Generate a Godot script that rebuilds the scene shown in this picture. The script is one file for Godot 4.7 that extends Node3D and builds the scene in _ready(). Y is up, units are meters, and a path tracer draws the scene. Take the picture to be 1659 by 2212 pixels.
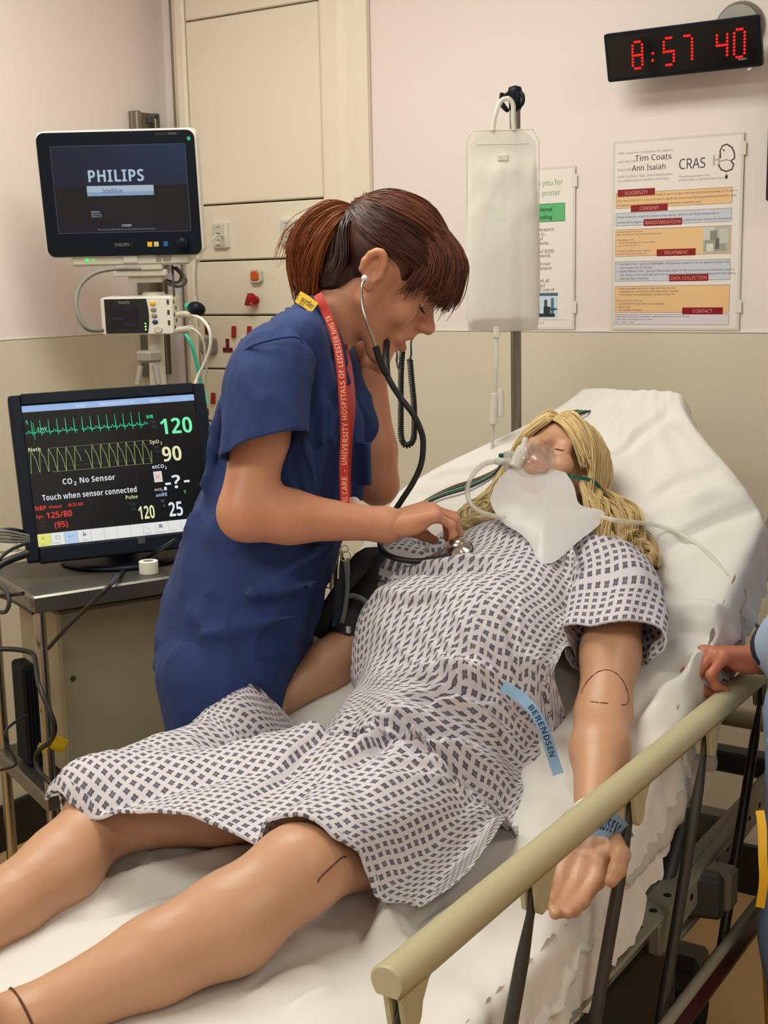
extends Node3D

# ---------------------------------------------------------------- geometry
class Geo:
	var v := PackedVector3Array()
	var n := PackedVector3Array()
	var uv := PackedVector2Array()
	var c := PackedColorArray()
	var ix := PackedInt32Array()
	var tint := Color.WHITE
	var xf := Transform3D.IDENTITY

	func p(pos: Vector3, nor: Vector3, t := Vector2.ZERO) -> int:
		v.append(xf * pos)
		n.append((xf.basis * nor).normalized())
		uv.append(t)
		c.append(tint)
		return v.size() - 1

	func face(a: int, b: int, d: int) -> void:
		ix.append(a); ix.append(d); ix.append(b)

	func tri(a: Vector3, b: Vector3, d: Vector3) -> void:
		var m := (b - a).cross(d - a)
		face(p(a, m), p(b, m), p(d, m))

	func quad(a: Vector3, b: Vector3, d: Vector3, e: Vector3) -> void:
		var m := (d - a).cross(e - b)
		var i := p(a, m, Vector2(0, 1))
		p(b, m, Vector2(1, 1)); p(d, m, Vector2(1, 0)); p(e, m, Vector2(0, 0))
		face(i, i + 1, i + 2); face(i, i + 2, i + 3)

	# chamfered box
	func box(at: Vector3, size: Vector3, bev := 0.002, basis := Basis.IDENTITY) -> void:
		var h := size * 0.5
		var b := minf(bev, minf(h.x, minf(h.y, h.z)) * 0.9)
		var keep := xf
		xf = xf * Transform3D(basis, at)
		var q := h - Vector3(b, b, b)
		for s: float in [-1.0, 1.0]:
			var A := [Vector3(s * h.x, -q.y, -q.z), Vector3(s * h.x, q.y, -q.z), Vector3(s * h.x, q.y, q.z), Vector3(s * h.x, -q.y, q.z)]
			var B := [Vector3(-q.x, s * h.y, -q.z), Vector3(-q.x, s * h.y, q.z), Vector3(q.x, s * h.y, q.z), Vector3(q.x, s * h.y, -q.z)]
			var D := [Vector3(-q.x, -q.y, s * h.z), Vector3(q.x, -q.y, s * h.z), Vector3(q.x, q.y, s * h.z), Vector3(-q.x, q.y, s * h.z)]
			for f in [A, B, D]:
				if s > 0: quad(f[0], f[1], f[2], f[3])
				else: quad(f[3], f[2], f[1], f[0])
		if b > 0.0:
			for s: float in [-1.0, 1.0]:
				for t in [-1.0, 1.0]:
					edge(Vector3(s * h.x, t * q.y, -q.z), Vector3(s * h.x, t * q.y, q.z), Vector3(s * q.x, t * h.y, q.z), Vector3(s * q.x, t * h.y, -q.z))
					edge(Vector3(s * h.x, -q.y, t * q.z), Vector3(s * h.x, q.y, t * q.z), Vector3(s * q.x, q.y, t * h.z), Vector3(s * q.x, -q.y, t * h.z))
					edge(Vector3(-q.x, s * h.y, t * q.z), Vector3(q.x, s * h.y, t * q.z), Vector3(q.x, s * q.y, t * h.z), Vector3(-q.x, s * q.y, t * h.z))
					for u in [-1.0, 1.0]:
						var a := Vector3(s * h.x, t * q.y, u * q.z)
						var d := Vector3(s * q.x, t * h.y, u * q.z)
						var e := Vector3(s * q.x, t * q.y, u * h.z)
						if (d - a).cross(e - a).dot(a) > 0: tri(a, d, e)
						else: tri(a, e, d)
		xf = keep

	func edge(a: Vector3, b: Vector3, d: Vector3, e: Vector3) -> void:
		if (d - a).cross(e - b).dot(a + d) > 0: quad(a, b, d, e)
		else: quad(e, d, b, a)

	# convex or concave outline (counter-clockwise in x, y) pushed from z0 to z1, with a chamfer on the front rim
	func prism(poly: PackedVector2Array, z0: float, z1: float, bev := 0.0) -> void:
		var m := poly.size()
		var inner := poly
		if bev > 0.0:
			var off := Geometry2D.offset_polygon(poly, -bev, Geometry2D.JOIN_MITER)
			if off.size() == 1 and off[0].size() == m:
				inner = off[0]
				var best := 0
				for i in m:
					if inner[i].distance_squared_to(poly[0]) < inner[best].distance_squared_to(poly[0]): best = i
				var turned := PackedVector2Array()
				for i in m: turned.append(inner[(i + best) % m])
				inner = turned
			else: bev = 0.0
		for i in m:
			var a := poly[i]; var b := poly[(i + 1) % m]
			quad(Vector3(a.x, a.y, z0), Vector3(b.x, b.y, z0), Vector3(b.x, b.y, z1 - bev), Vector3(a.x, a.y, z1 - bev))
			if bev > 0.0:
				var d := inner[(i + 1) % m]; var e := inner[i]
				quad(Vector3(a.x, a.y, z1 - bev), Vector3(b.x, b.y, z1 - bev), Vector3(d.x, d.y, z1), Vector3(e.x, e.y, z1))
		cap(inner, z1, 1.0)
		cap(poly, z0, -1.0)

	func cap(poly: PackedVector2Array, z: float, s: float) -> void:
		var t := Geometry2D.triangulate_polygon(poly)
		var lo := poly[0]; var hi := poly[0]
		for q in poly: lo = lo.min(q); hi = hi.max(q)
		var first := v.size()
		for q in poly:
			p(Vector3(q.x, q.y, z), Vector3(0, 0, s), Vector2((q.x - lo.x) / (hi.x - lo.x), (hi.y - q.y) / (hi.y - lo.y)))
		for i in range(0, t.size(), 3):
			var a := poly[t[i]]; var b := poly[t[i + 1]]; var d := poly[t[i + 2]]
			var ccw := (b - a).cross(d - a) > 0
			if ccw == (s > 0): face(first + t[i], first + t[i + 1], first + t[i + 2])
			else: face(first + t[i], first + t[i + 2], first + t[i + 1])

	# smooth sheet of nu x nv points; flip turns its front round
	func sheet(pts: PackedVector3Array, nu: int, nv: int, uvs := PackedVector2Array(), flip := false, close_u := false) -> void:
		var nor := PackedVector3Array(); nor.resize(pts.size())
		var lu := nu if close_u else nu - 1
		for j in nv - 1:
			for i in lu:
				var i2 := (i + 1) % nu
				var a := j * nu + i; var b := j * nu + i2; var d := (j + 1) * nu + i2; var e := (j + 1) * nu + i
				var m := (pts[d] - pts[a]).cross(pts[e] - pts[b])
				if flip: m = -m
				nor[a] += m; nor[b] += m; nor[d] += m; nor[e] += m
		var first := v.size()
		for i in pts.size(): p(pts[i], nor[i], uvs[i] if uvs.size() else Vector2(float(i % nu) / (nu - 1), 1.0 - float(i / nu) / (nv - 1)))
		for j in nv - 1:
			for i in lu:
				var i2 := (i + 1) % nu
				var a := first + j * nu + i; var b := first + j * nu + i2; var d := first + (j + 1) * nu + i2; var e := first + (j + 1) * nu + i
				if flip: face(a, d, b); face(a, e, d)
				else: face(a, b, d); face(a, d, e)

	# rings of equal size joined into a skin; ends closed on request
	func loft(rings: Array, cap0 := true, cap1 := true, us := 1.0, vs := 1.0) -> void:
		var m: int = rings[0].size()
		var pts := PackedVector3Array()
		var uvs := PackedVector2Array()
		var run := 0.0
		for j in rings.size():
			if j: run += (rings[j][0] as Vector3).distance_to(rings[j - 1][0])
			var round_ := 0.0
			for i in m + 1:
				var q: Vector3 = rings[j][i % m]
				if i: round_ += q.distance_to(rings[j][i - 1])
				pts.append(q)
				uvs.append(Vector2(round_ * us, run * vs))
		var first := v.size()
		sheet(pts, m + 1, rings.size(), uvs)
		for j in rings.size():   # weld the seam's normals
			var a := first + j * (m + 1); var b := a + m
			var s := (n[a] + n[b]).normalized()
			n[a] = s; n[b] = s
		for e in [0, 1]:
			if (e == 0 and not cap0) or (e == 1 and not cap1): continue
			var r: PackedVector3Array = rings[0] if e == 0 else rings[rings.size() - 1]
			var mid := Vector3.ZERO
			for q in r: mid += q / m
			for i in m:
				if e == 0: tri(mid, r[(i + 1) % m], r[i])
				else: tri(mid, r[i], r[(i + 1) % m])

	func tube(path: PackedVector3Array, rad, seg := 10, cap0 := true, cap1 := true) -> void:
		var rings := []
		var up := Vector3.UP
		for j in path.size():
			var t := (path[mini(j + 1, path.size() - 1)] - path[maxi(j - 1, 0)]).normalized()
			if j == 0:
				up = t.cross(Vector3(0.31, 0.87, 0.38)).normalized()
			up = (up - t * up.dot(t)).normalized()
			var side := t.cross(up)
			var r: float = rad[j] if rad is PackedFloat32Array or rad is Array else rad
			var ring := PackedVector3Array()
			for i in seg:
				var a := TAU * i / seg
				ring.append(path[j] + (up * cos(a) + side * sin(a)) * r)
			rings.append(ring)
		loft(rings, cap0, cap1)

	# flat band along a path, its face turned towards «out»
	func ribbon(path: PackedVector3Array, wide: float, thick: float, out: Vector3) -> void:
		var rings := []
		for j in path.size():
			var t := (path[mini(j + 1, path.size() - 1)] - path[maxi(j - 1, 0)]).normalized()
			var s := t.cross(out).normalized()
			var o := s.cross(t).normalized()
			var ring := PackedVector3Array()
			for q in [Vector2(-1, -1), Vector2(-1, 1), Vector2(1, 1), Vector2(1, -1)]:
				ring.append(path[j] + s * q.x * wide * 0.5 + o * q.y * thick * 0.5)
			rings.append(ring)
		for j in rings.size() - 1:
			for i in 4:
				var A: PackedVector3Array = rings[j]; var B: PackedVector3Array = rings[j + 1]
				quad(A[i], B[i], B[(i + 1) % 4], A[(i + 1) % 4])

	func lathe(prof: Array, seg := 24, at := Transform3D.IDENTITY) -> void:
		# prof: Vector2(radius, height) from the bottom up; flat shading between steep corners comes from doubled points
		var keep := xf
		xf = xf * at
		var pts := PackedVector3Array()
		for q in prof:
			for i in seg + 1:
				var a := -TAU * i / seg
				pts.append(Vector3(cos(a) * q.x, q.y, sin(a) * q.x))
		sheet(pts, seg + 1, prof.size())
		xf = keep

	func cyl(a: Vector3, b: Vector3, r0: float, r1 := -1.0, seg := 16) -> void:
		if r1 < 0: r1 = r0
		var bev := minf(minf(r0, r1) * 0.15, a.distance_to(b) * 0.2)
		var y := (b - a).normalized()
		var x := y.cross(Vector3(0.3, 0.4, 0.86)).normalized()
		var h := a.distance_to(b)
		lathe([Vector2(0, 0), Vector2(r0 - bev, 0), Vector2(r0 - bev, 0), Vector2(r0, bev), Vector2(r0, bev), Vector2(r1, h - bev), Vector2(r1, h - bev), Vector2(r1 - bev, h), Vector2(r1 - bev, h), Vector2(0, h)], seg, Transform3D(Basis(x, y, x.cross(y)), a))

	func ball(at: Vector3, r: Vector3, seg := 14, basis := Basis.IDENTITY) -> void:
		var prof := []
		for i in seg + 1:
			var a := PI * i / seg - PI / 2
			prof.append(Vector2(maxf(cos(a), 0.0), sin(a)))
		lathe(prof, seg * 2, Transform3D(basis * Basis.from_scale(r), at))

	func mesh() -> ArrayMesh:
		var a := []
		a.resize(Mesh.ARRAY_MAX)
		a[Mesh.ARRAY_VERTEX] = v; a[Mesh.ARRAY_NORMAL] = n; a[Mesh.ARRAY_TEX_UV] = uv; a[Mesh.ARRAY_COLOR] = c; a[Mesh.ARRAY_INDEX] = ix
		var m := ArrayMesh.new()
		m.add_surface_from_arrays(Mesh.PRIMITIVE_TRIANGLES, a)
		return m


# ---------------------------------------------------------------- soft bodies: capsules and ellipsoids joined by a smooth union, skinned with surface nets
class Blob:
	var o: Vector3
	var h: float
	var n: Vector3i
	var k: float
	var a := PackedFloat32Array()

	func _init(lo: Vector3, hi: Vector3, cell: float, sharp: float) -> void:
		o = lo; h = cell; k = sharp
		n = Vector3i(((hi - lo) / cell).ceil()) + Vector3i.ONE
		a.resize(n.x * n.y * n.z)

	func span(lo: Vector3, hi: Vector3, pad: float) -> Array:
		var p := Vector3.ONE * pad
		var i0 := Vector3i(((lo - p - o) / h).floor()).clamp(Vector3i.ZERO, n - Vector3i.ONE)
		var i1 := Vector3i(((hi + p - o) / h).ceil()).clamp(Vector3i.ZERO, n - Vector3i.ONE)
		return [i0, i1]

	func bone(p: Vector3, q: Vector3, r0: float, r1 := -1.0, kk := 0.0, w := 1.0) -> void:
		if r1 < 0: r1 = r0
		if kk == 0: kk = k
		var pad := maxf(r0, r1) + 5.0 / kk
		var s := span(p.min(q), p.max(q), pad)
		var d := q - p
		var dd := maxf(d.length_squared(), 1e-9)
		for z in range(s[0].z, s[1].z + 1):
			for y in range(s[0].y, s[1].y + 1):
				var at := (z * n.y + y) * n.x
				for x in range(s[0].x, s[1].x + 1):
					var e := o + Vector3(x, y, z) * h - p
					var t := clampf(e.dot(d) / dd, 0.0, 1.0)
					var f := (e - d * t).length() - r0 - (r1 - r0) * t
					if f < pad: a[at + x] += w * exp(-kk * maxf(f, -0.1))

	func chain(pts: Array, rs: Array, kk := 0.0) -> void:
		for i in pts.size() - 1: bone(pts[i], pts[i + 1], rs[i], rs[i + 1], kk)

	func ell(at: Vector3, r: Vector3, basis := Basis.IDENTITY, kk := 0.0, w := 1.0) -> void:
		if kk == 0: kk = k
		var big := maxf(r.x, maxf(r.y, r.z))
		var small := minf(r.x, minf(r.y, r.z))
		var pad := big + 5.0 / kk
		var s := span(at, at, pad)
		var inv := Basis.from_scale(Vector3.ONE / r) * basis.inverse()
		for z in range(s[0].z, s[1].z + 1):
			for y in range(s[0].y, s[1].y + 1):
				var i := (z * n.y + y) * n.x
				for x in range(s[0].x, s[1].x + 1):
					var e := inv * (o + Vector3(x, y, z) * h - at)
					var l := e.length()
					var e2 := e / r
					var f := l * (l - 1.0) / maxf(e2.length() * 1.0, 1e-6) if l > 0.05 else -small
					if f < pad: a[i + x] += w * exp(-kk * maxf(f, -0.1))

	# returns the first vertex it added
	func skin(g: Geo) -> int:
		var sx := 1; var sy := n.x; var sz := n.x * n.y
		var id := PackedInt32Array(); id.resize(a.size()); id.fill(-1)
		var off := [0, sx, sy, sx + sy, sz, sx + sz, sy + sz, sx + sy + sz]
		var cor := [Vector3(0, 0, 0), Vector3(1, 0, 0), Vector3(0, 1, 0), Vector3(1, 1, 0), Vector3(0, 0, 1), Vector3(1, 0, 1), Vector3(0, 1, 1), Vector3(1, 1, 1)]
		var eds := [[0, 1], [2, 3], [4, 5], [6, 7], [0, 2], [1, 3], [4, 6], [5, 7], [0, 4], [1, 5], [2, 6], [3, 7]]
		var pts := PackedVector3Array()
		for z in n.z - 1:
			for y in n.y - 1:
				var at := z * sz + y * sy
				for x in n.x - 1:
					var b := at + x
					var q := 0
					if a[b] > 1.0: q += 1
					if a[b + 1] > 1.0: q += 1
					if a[b + sy] > 1.0: q += 1
					if a[b + sy + 1] > 1.0: q += 1
					if a[b + sz] > 1.0: q += 1
					if a[b + sz + 1] > 1.0: q += 1
					if a[b + sz + sy] > 1.0: q += 1
					if a[b + sz + sy + 1] > 1.0: q += 1
					if q == 0 or q == 8: continue
					var sum := Vector3.ZERO
					var cnt := 0
					for e in eds:
						var f0 := a[b + off[e[0]]]; var f1 := a[b + off[e[1]]]
						if (f0 > 1.0) == (f1 > 1.0): continue
						var g0 := log(maxf(f0, 1e-4)); var g1 := log(maxf(f1, 1e-4))
						sum += (cor[e[0]] as Vector3).lerp(cor[e[1]], clampf(g0 / (g0 - g1), 0.02, 0.98))
						cnt += 1
					id[b] = pts.size()
					pts.append(o + (Vector3(x, y, z) + sum / cnt) * h)
		var fs := PackedInt32Array()
		var nor := PackedVector3Array(); nor.resize(pts.size())
		for z in range(1, n.z - 1):
			for y in range(1, n.y - 1):
				var at := z * sz + y * sy
				for x in range(1, n.x - 1):
					var b := at + x
					var inside := a[b] > 1.0
					for ax in 3:
						var s: int = [sx, sy, sz][ax]
						if inside == (a[b + s] > 1.0): continue
						var u: int = [sy, sz, sx][ax]; var w: int = [sz, sx, sy][ax]
						var A := id[b - u - w]; var B := id[b - w]; var D := id[b]; var E := id[b - u]
						if A < 0 or B < 0 or D < 0 or E < 0: continue
						if not inside: var t := B; B = E; E = t
						var m := (pts[D] - pts[A]).cross(pts[E] - pts[B])
						nor[A] += m; nor[B] += m; nor[D] += m; nor[E] += m
						fs.append_array([A, B, D, A, D, E])
		var first := g.v.size()
		for i in pts.size():
			var nn := nor[i].normalized()
			g.p(pts[i], nn, Vector2(pts[i].x, pts[i].y))
		for i in range(0, fs.size(), 3): g.face(first + fs[i], first + fs[i + 1], first + fs[i + 2])
		return first


# ---------------------------------------------------------------- flat print: lettering set into a picture
class Pic:
	var im: Image
	var ts: TextServer

	func _init(w: int, h: int, c: Color) -> void:
		im = Image.create(w, h, false, Image.FORMAT_RGBA8)
		im.fill(c)
		ts = TextServerManager.get_primary_interface()

	func rect(x: float, y: float, w: float, h: float, c: Color) -> void:
		im.fill_rect(Rect2i(int(x), int(y), int(w), int(h)), c)

	func frame(x: float, y: float, w: float, h: float, t: int, c: Color) -> void:
		rect(x, y, w, t, c); rect(x, y + h - t, w, t, c); rect(x, y, t, h, c); rect(x + w - t, y, t, h, c)

	func dot(x: float, y: float, c: Color, cover := 1.0) -> void:
		var i := int(x); var j := int(y)
		if i < 0 or j < 0 or i >= im.get_width() or j >= im.get_height(): return
		im.set_pixel(i, j, im.get_pixel(i, j).lerp(c, cover))

	func line(pts: Array, t: float, c: Color) -> void:
		for k in pts.size() - 1:
			var p: Vector2 = pts[k]; var q: Vector2 = pts[k + 1]
			var lo := p.min(q) - Vector2(t, t); var hi := p.max(q) + Vector2(t, t)
			for y in range(int(lo.y), int(hi.y) + 1):
				for x in range(int(lo.x), int(hi.x) + 1):
					var at := Vector2(x + 0.5, y + 0.5)
					var d := at.distance_to(Geometry2D.get_closest_point_to_segment(at, p, q))
					var f := clampf(t * 0.5 - d + 0.5, 0.0, 1.0)
					if f > 0.0: dot(x, y, c, f)

	func disc(x: float, y: float, r: float, c: Color, ry := -1.0) -> void:
		if ry < 0: ry = r
		for j in range(int(y - ry - 1), int(y + ry + 2)):
			for i in range(int(x - r - 1), int(x + r + 2)):
				var d := (Vector2((i + 0.5 - x) / r, (j + 0.5 - y) / ry).length() - 1.0) * minf(r, ry)
				if d < 0.5: dot(i, j, c, clampf(0.5 - d, 0.0, 1.0))

	# left end of the base line at x, y; returns the width
	func text(s: String, x: float, y: float, size: int, c: Color, bold := false, sx := 1.0, family := "Droid Sans", slant := 0.0) -> float:
		var f := SystemFont.new()
		f.font_names = PackedStringArray([family])
		f.font_weight = 700 if bold else 400
		var tl := TextLine.new()
		tl.add_string(s, f, size)
		var sz := Vector2i(size, 0)
		var pen := 0.0
		for g in ts.shaped_text_get_glyphs(tl.get_rid()):
			ts.font_render_glyph(g.font_rid, sz, g.index)
			var r: Rect2 = ts.font_get_glyph_uv_rect(g.font_rid, sz, g.index)
			var off: Vector2 = ts.font_get_glyph_offset(g.font_rid, sz, g.index) + (g.offset as Vector2)
			if r.size.x > 0:
				var src := ts.font_get_texture_image(g.font_rid, sz, ts.font_get_glyph_texture_idx(g.font_rid, sz, g.index))
				var x0 := x + (pen + off.x) * sx
				var wide := int(ceil(r.size.x * sx))
				for j in int(r.size.y):
					var yy := y + off.y + j
					for i in wide:
						var q := clampf((i + 0.5) / sx - 0.5, 0.0, r.size.x - 1.0)
						var q0 := int(q); var q1 := mini(q0 + 1, int(r.size.x) - 1)
						var cov := lerpf(src.get_pixel(int(r.position.x) + q0, int(r.position.y) + j).a, src.get_pixel(int(r.position.x) + q1, int(r.position.y) + j).a, q - q0)
						if cov > 0.02: dot(x0 + i - slant * (off.y + j), yy, c, cov)
			pen += g.advance
		return pen * sx

	func tex() -> ImageTexture:
		return ImageTexture.create_from_image(im)


# ---------------------------------------------------------------- naming and building
var M := {}
var used := {}

func numbered(called: String) -> String:
	var k: int = used.get(called, -1) + 1
	used[called] = k
	return called if k == 0 else "%s_%03d" % [called, k]

func tag(o: Node, label: String, category := "", group := "") -> Node:
	if label: o.set_meta("label", label)
	if category: o.set_meta("category", category)
	if group: o.set_meta("group", group)
	return o

func thing(called: String, label: String, category: String, at := Vector3.ZERO, group := "") -> Node3D:
	var o := Node3D.new()
	o.name = numbered(called)
	add_child(o)
	o.position = at
	tag(o, label, category, group)
	return o

# one named mesh; its points are given in world axes, so a thing's origin is taken off again
func part(called: String, g: Geo, m: Material, parent: Node3D = null, label := "") -> MeshInstance3D:
	var o := MeshInstance3D.new()
	o.mesh = g.mesh()
	o.material_override = m
	if parent == null:
		o.name = numbered(called)
		add_child(o)
	else:
		o.name = called
		parent.add_child(o, true)
		o.transform = parent.global_transform.affine_inverse()
	if label: o.set_meta("label", label)
	return o

func single(called: String, g: Geo, m: Material, label: String, category: String, group := "") -> MeshInstance3D:
	var o := part(called, g, m)
	tag(o, label, category, group)
	return o

func struct(called: String, g: Geo, m: Material, parent: Node3D = null) -> MeshInstance3D:
	var o := part(called, g, m, parent)
	if parent == null: o.set_meta("kind", "structure")
	return o

func mat(c: Color, rough := 0.6, metal := 0.0) -> StandardMaterial3D:
	var m := StandardMaterial3D.new()
	m.albedo_color = c
	m.roughness = rough
	m.metallic = metal
	return m

func glow(c: Color, e: float) -> StandardMaterial3D:
	var m := mat(c, 0.4)
	m.emission_enabled = true
	m.emission = c
	m.emission_energy_multiplier = e
	return m

func clear(c: Color, alpha: float, rough := 0.1) -> StandardMaterial3D:
	var m := mat(Color(c.r, c.g, c.b, alpha), rough)
	m.transparency = BaseMaterial3D.TRANSPARENCY_ALPHA
	return m

func noise_tex(freq: float, seed_: int, size := 256, oct := 3) -> NoiseTexture2D:
	var f := FastNoiseLite.new()
	f.seed = seed_; f.frequency = freq; f.fractal_octaves = oct
	var t := NoiseTexture2D.new()
	t.width = size; t.height = size; t.seamless = true; t.noise = f
	return t

func bump(m: StandardMaterial3D, t: Texture2D, cm: float, scale: float) -> StandardMaterial3D:
	m.heightmap_enabled = true
	m.heightmap_texture = t
	m.heightmap_scale = cm
	m.uv1_triplanar = true
	m.uv1_world_triplanar = true
	m.uv1_scale = Vector3.ONE * scale
	return m

func curve(pts: Array, per := 8) -> PackedVector3Array:
	var out := PackedVector3Array()
	var m := pts.size()
	for i in m - 1:
		var a: Vector3 = pts[maxi(i - 1, 0)]; var b: Vector3 = pts[i]; var d: Vector3 = pts[i + 1]; var e: Vector3 = pts[mini(i + 2, m - 1)]
		for j in per: out.append(b.cubic_interpolate(d, a, e, float(j) / per))
	out.append(pts[m - 1])
	return out

func cable(called: String, pts: Array, r: float, m: Material, label: String, category := "cable", group := "", per := 8) -> MeshInstance3D:
	var g := Geo.new()
	g.tube(curve(pts, per), r, 8)
	return single(called, g, m, label, category, group)

func rrect(w: float, h: float, r: float, seg := 5) -> PackedVector2Array:
	var out := PackedVector2Array()
	for q in 4:
		var cx: float = [1, -1, -1, 1][q] * (w / 2 - r); var cy: float = [1, 1, -1, -1][q] * (h / 2 - r)
		for i in seg + 1:
			var a := PI / 2 * (q + float(i) / seg)
			out.append(Vector2(cx + cos(a) * r, cy + sin(a) * r))
	return out

func pose(at: Vector3, yaw := 0.0, pitch := 0.0, roll := 0.0) -> Transform3D:
	return Transform3D(Basis(Vector3.UP, yaw) * Basis(Vector3.RIGHT, pitch) * Basis(Vector3.BACK, roll), at)

func area_lamp(called: String, at: Vector3, w: float, d: float, e: float, c: Color, face_basis: Basis) -> void:
	var l := AreaLight3D.new()
	l.name = called
	l.area_size = Vector2(w, d)
	l.light_energy = e
	l.light_color = c
	l.area_range = 12.0
	l.area_attenuation = 2.0
	l.shadow_enabled = true
	add_child(l, true)
	l.transform = Transform3D(face_basis, at)

# ---------------------------------------------------------------- the place
func _ready() -> void:
	var cam := Camera3D.new()
	cam.name = "camera"
	add_child(cam)
	cam.fov = 43.12
	cam.near = 0.05
	cam.transform = Transform3D(Basis(Vector3(0.835888, -0.019276, -0.548562), Vector3(-0.08103, 0.9841, -0.158052), Vector3(0.542886, 0.176564, 0.821036)), Vector3(0, 1.52, 3.0))
	cam.current = true
	var env := Environment.new()
	env.background_mode = Environment.BG_COLOR
	env.background_color = Color(0.02, 0.02, 0.02)
	env.tonemap_mode = Environment.TONE_MAPPER_LINEAR
	env.tonemap_exposure = 1.0
	env.sdfgi_enabled = true
	env.ssao_enabled = true
	env.ssil_enabled = true
	var we := WorldEnvironment.new()
	we.name = "surroundings"
	we.environment = env
	add_child(we)
	var lamp_tone := Color(0.985, 1.0, 0.955)
	var lamps := [[Vector3(-1.65, 2.66, 1.2), 1.2, 0.6, 2.3], [Vector3(0.9, 2.66, 1.5), 1.2, 0.6, 1.3], [Vector3(-1.5, 2.66, 3.1), 1.2, 0.6, 2.9], [Vector3(1.2, 2.66, 3.9), 1.2, 0.6, 1.6]]
	for a in lamps:
		area_lamp("ceiling_lamp_light", a[0] - Vector3(0, 0.012, 0), a[1], a[2], a[3], lamp_tone, Basis(Vector3.RIGHT, -PI / 2))
	materials()
	room()
	for i in lamps.size():
		ceiling_light(lamps[i][0], lamps[i][1], lamps[i][2], ["over the bed's head", "over the aisle beside the bed", "over the foot of the bed", "nearest the open end of the bay"][i])
	trunking()
	wall_things()
	monitors()
	trolley()
	bed()
	patient()
	nurse()
	small_things()
	onlooker()


func materials() -> void:
	var fine := noise_tex(0.05, 3)
	var grain := noise_tex(0.2, 5, 256, 2)
	M.grain = grain
	M.wall = bump(mat(Color(0.925, 0.875, 0.86), 0.55), fine, 0.012, 14.0)
	M.dado = bump(mat(Color(0.85, 0.805, 0.725), 0.5), fine, 0.010, 14.0)
	M.ceiling = mat(Color(0.85, 0.84, 0.82), 0.9)
	M.floor = bump(mat(Color(0.74, 0.60, 0.42), 0.45), fine, 0.02, 6.0)
	M.skirt = mat(Color(0.045, 0.05, 0.06), 0.5)
	M.cream = bump(mat(Color(0.91, 0.865, 0.785), 0.42), fine, 0.01, 12.0)
	M.cream_dark = mat(Color(0.55, 0.51, 0.43), 0.6)
	M.white = mat(Color(0.88, 0.86, 0.81), 0.4)
	M.offwhite = mat(Color(0.80, 0.78, 0.72), 0.45)
	M.grey = mat(Color(0.52, 0.51, 0.48), 0.5)
	M.darkgrey = mat(Color(0.22, 0.22, 0.22), 0.5)
	M.black = mat(Color(0.055, 0.085, 0.125), 0.42)
	M.black.metallic_specular = 0.3
	M.blackmatt = mat(Color(0.07, 0.09, 0.115), 0.7)
	M.blackmatt.metallic_specular = 0.3
	M.rubber = mat(Color(0.07, 0.085, 0.10), 0.45)
	M.chrome = mat(Color(0.72, 0.70, 0.66), 0.25, 1.0)
	M.steel = mat(Color(0.55, 0.53, 0.49), 0.38, 0.9)
	M.dullsteel = mat(Color(0.36, 0.35, 0.33), 0.45, 0.7)
	M.red = mat(Color(0.62, 0.07, 0.06), 0.45)
	M.darkred = mat(Color(0.42, 0.05, 0.07), 0.45)
	M.orange = mat(Color(0.80, 0.33, 0.08), 0.4)
	M.yellow = mat(Color(0.92, 0.70, 0.12), 0.5)
	M.green = mat(Color(0.05, 0.42, 0.34), 0.5)
	M.mint = mat(Color(0.20, 0.72, 0.60), 0.4)
	M.film = clear(Color(0.90, 0.88, 0.85), 0.74, 0.27)
	M.weld = clear(Color(0.88, 0.87, 0.83), 0.62, 0.35)
	M.tubefilm = clear(Color(0.90, 0.88, 0.82), 0.50, 0.3)
	M.maskfilm = clear(Color(0.95, 0.95, 0.95), 0.14, 0.08)
	M.bagfilm = clear(Color(0.90, 0.88, 0.88), 0.66, 0.35)
	M.cuffcloth = mat(Color(0.06, 0.07, 0.085), 0.6)
	M.teal = mat(Color(0.05, 0.36, 0.31), 0.5)


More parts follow.
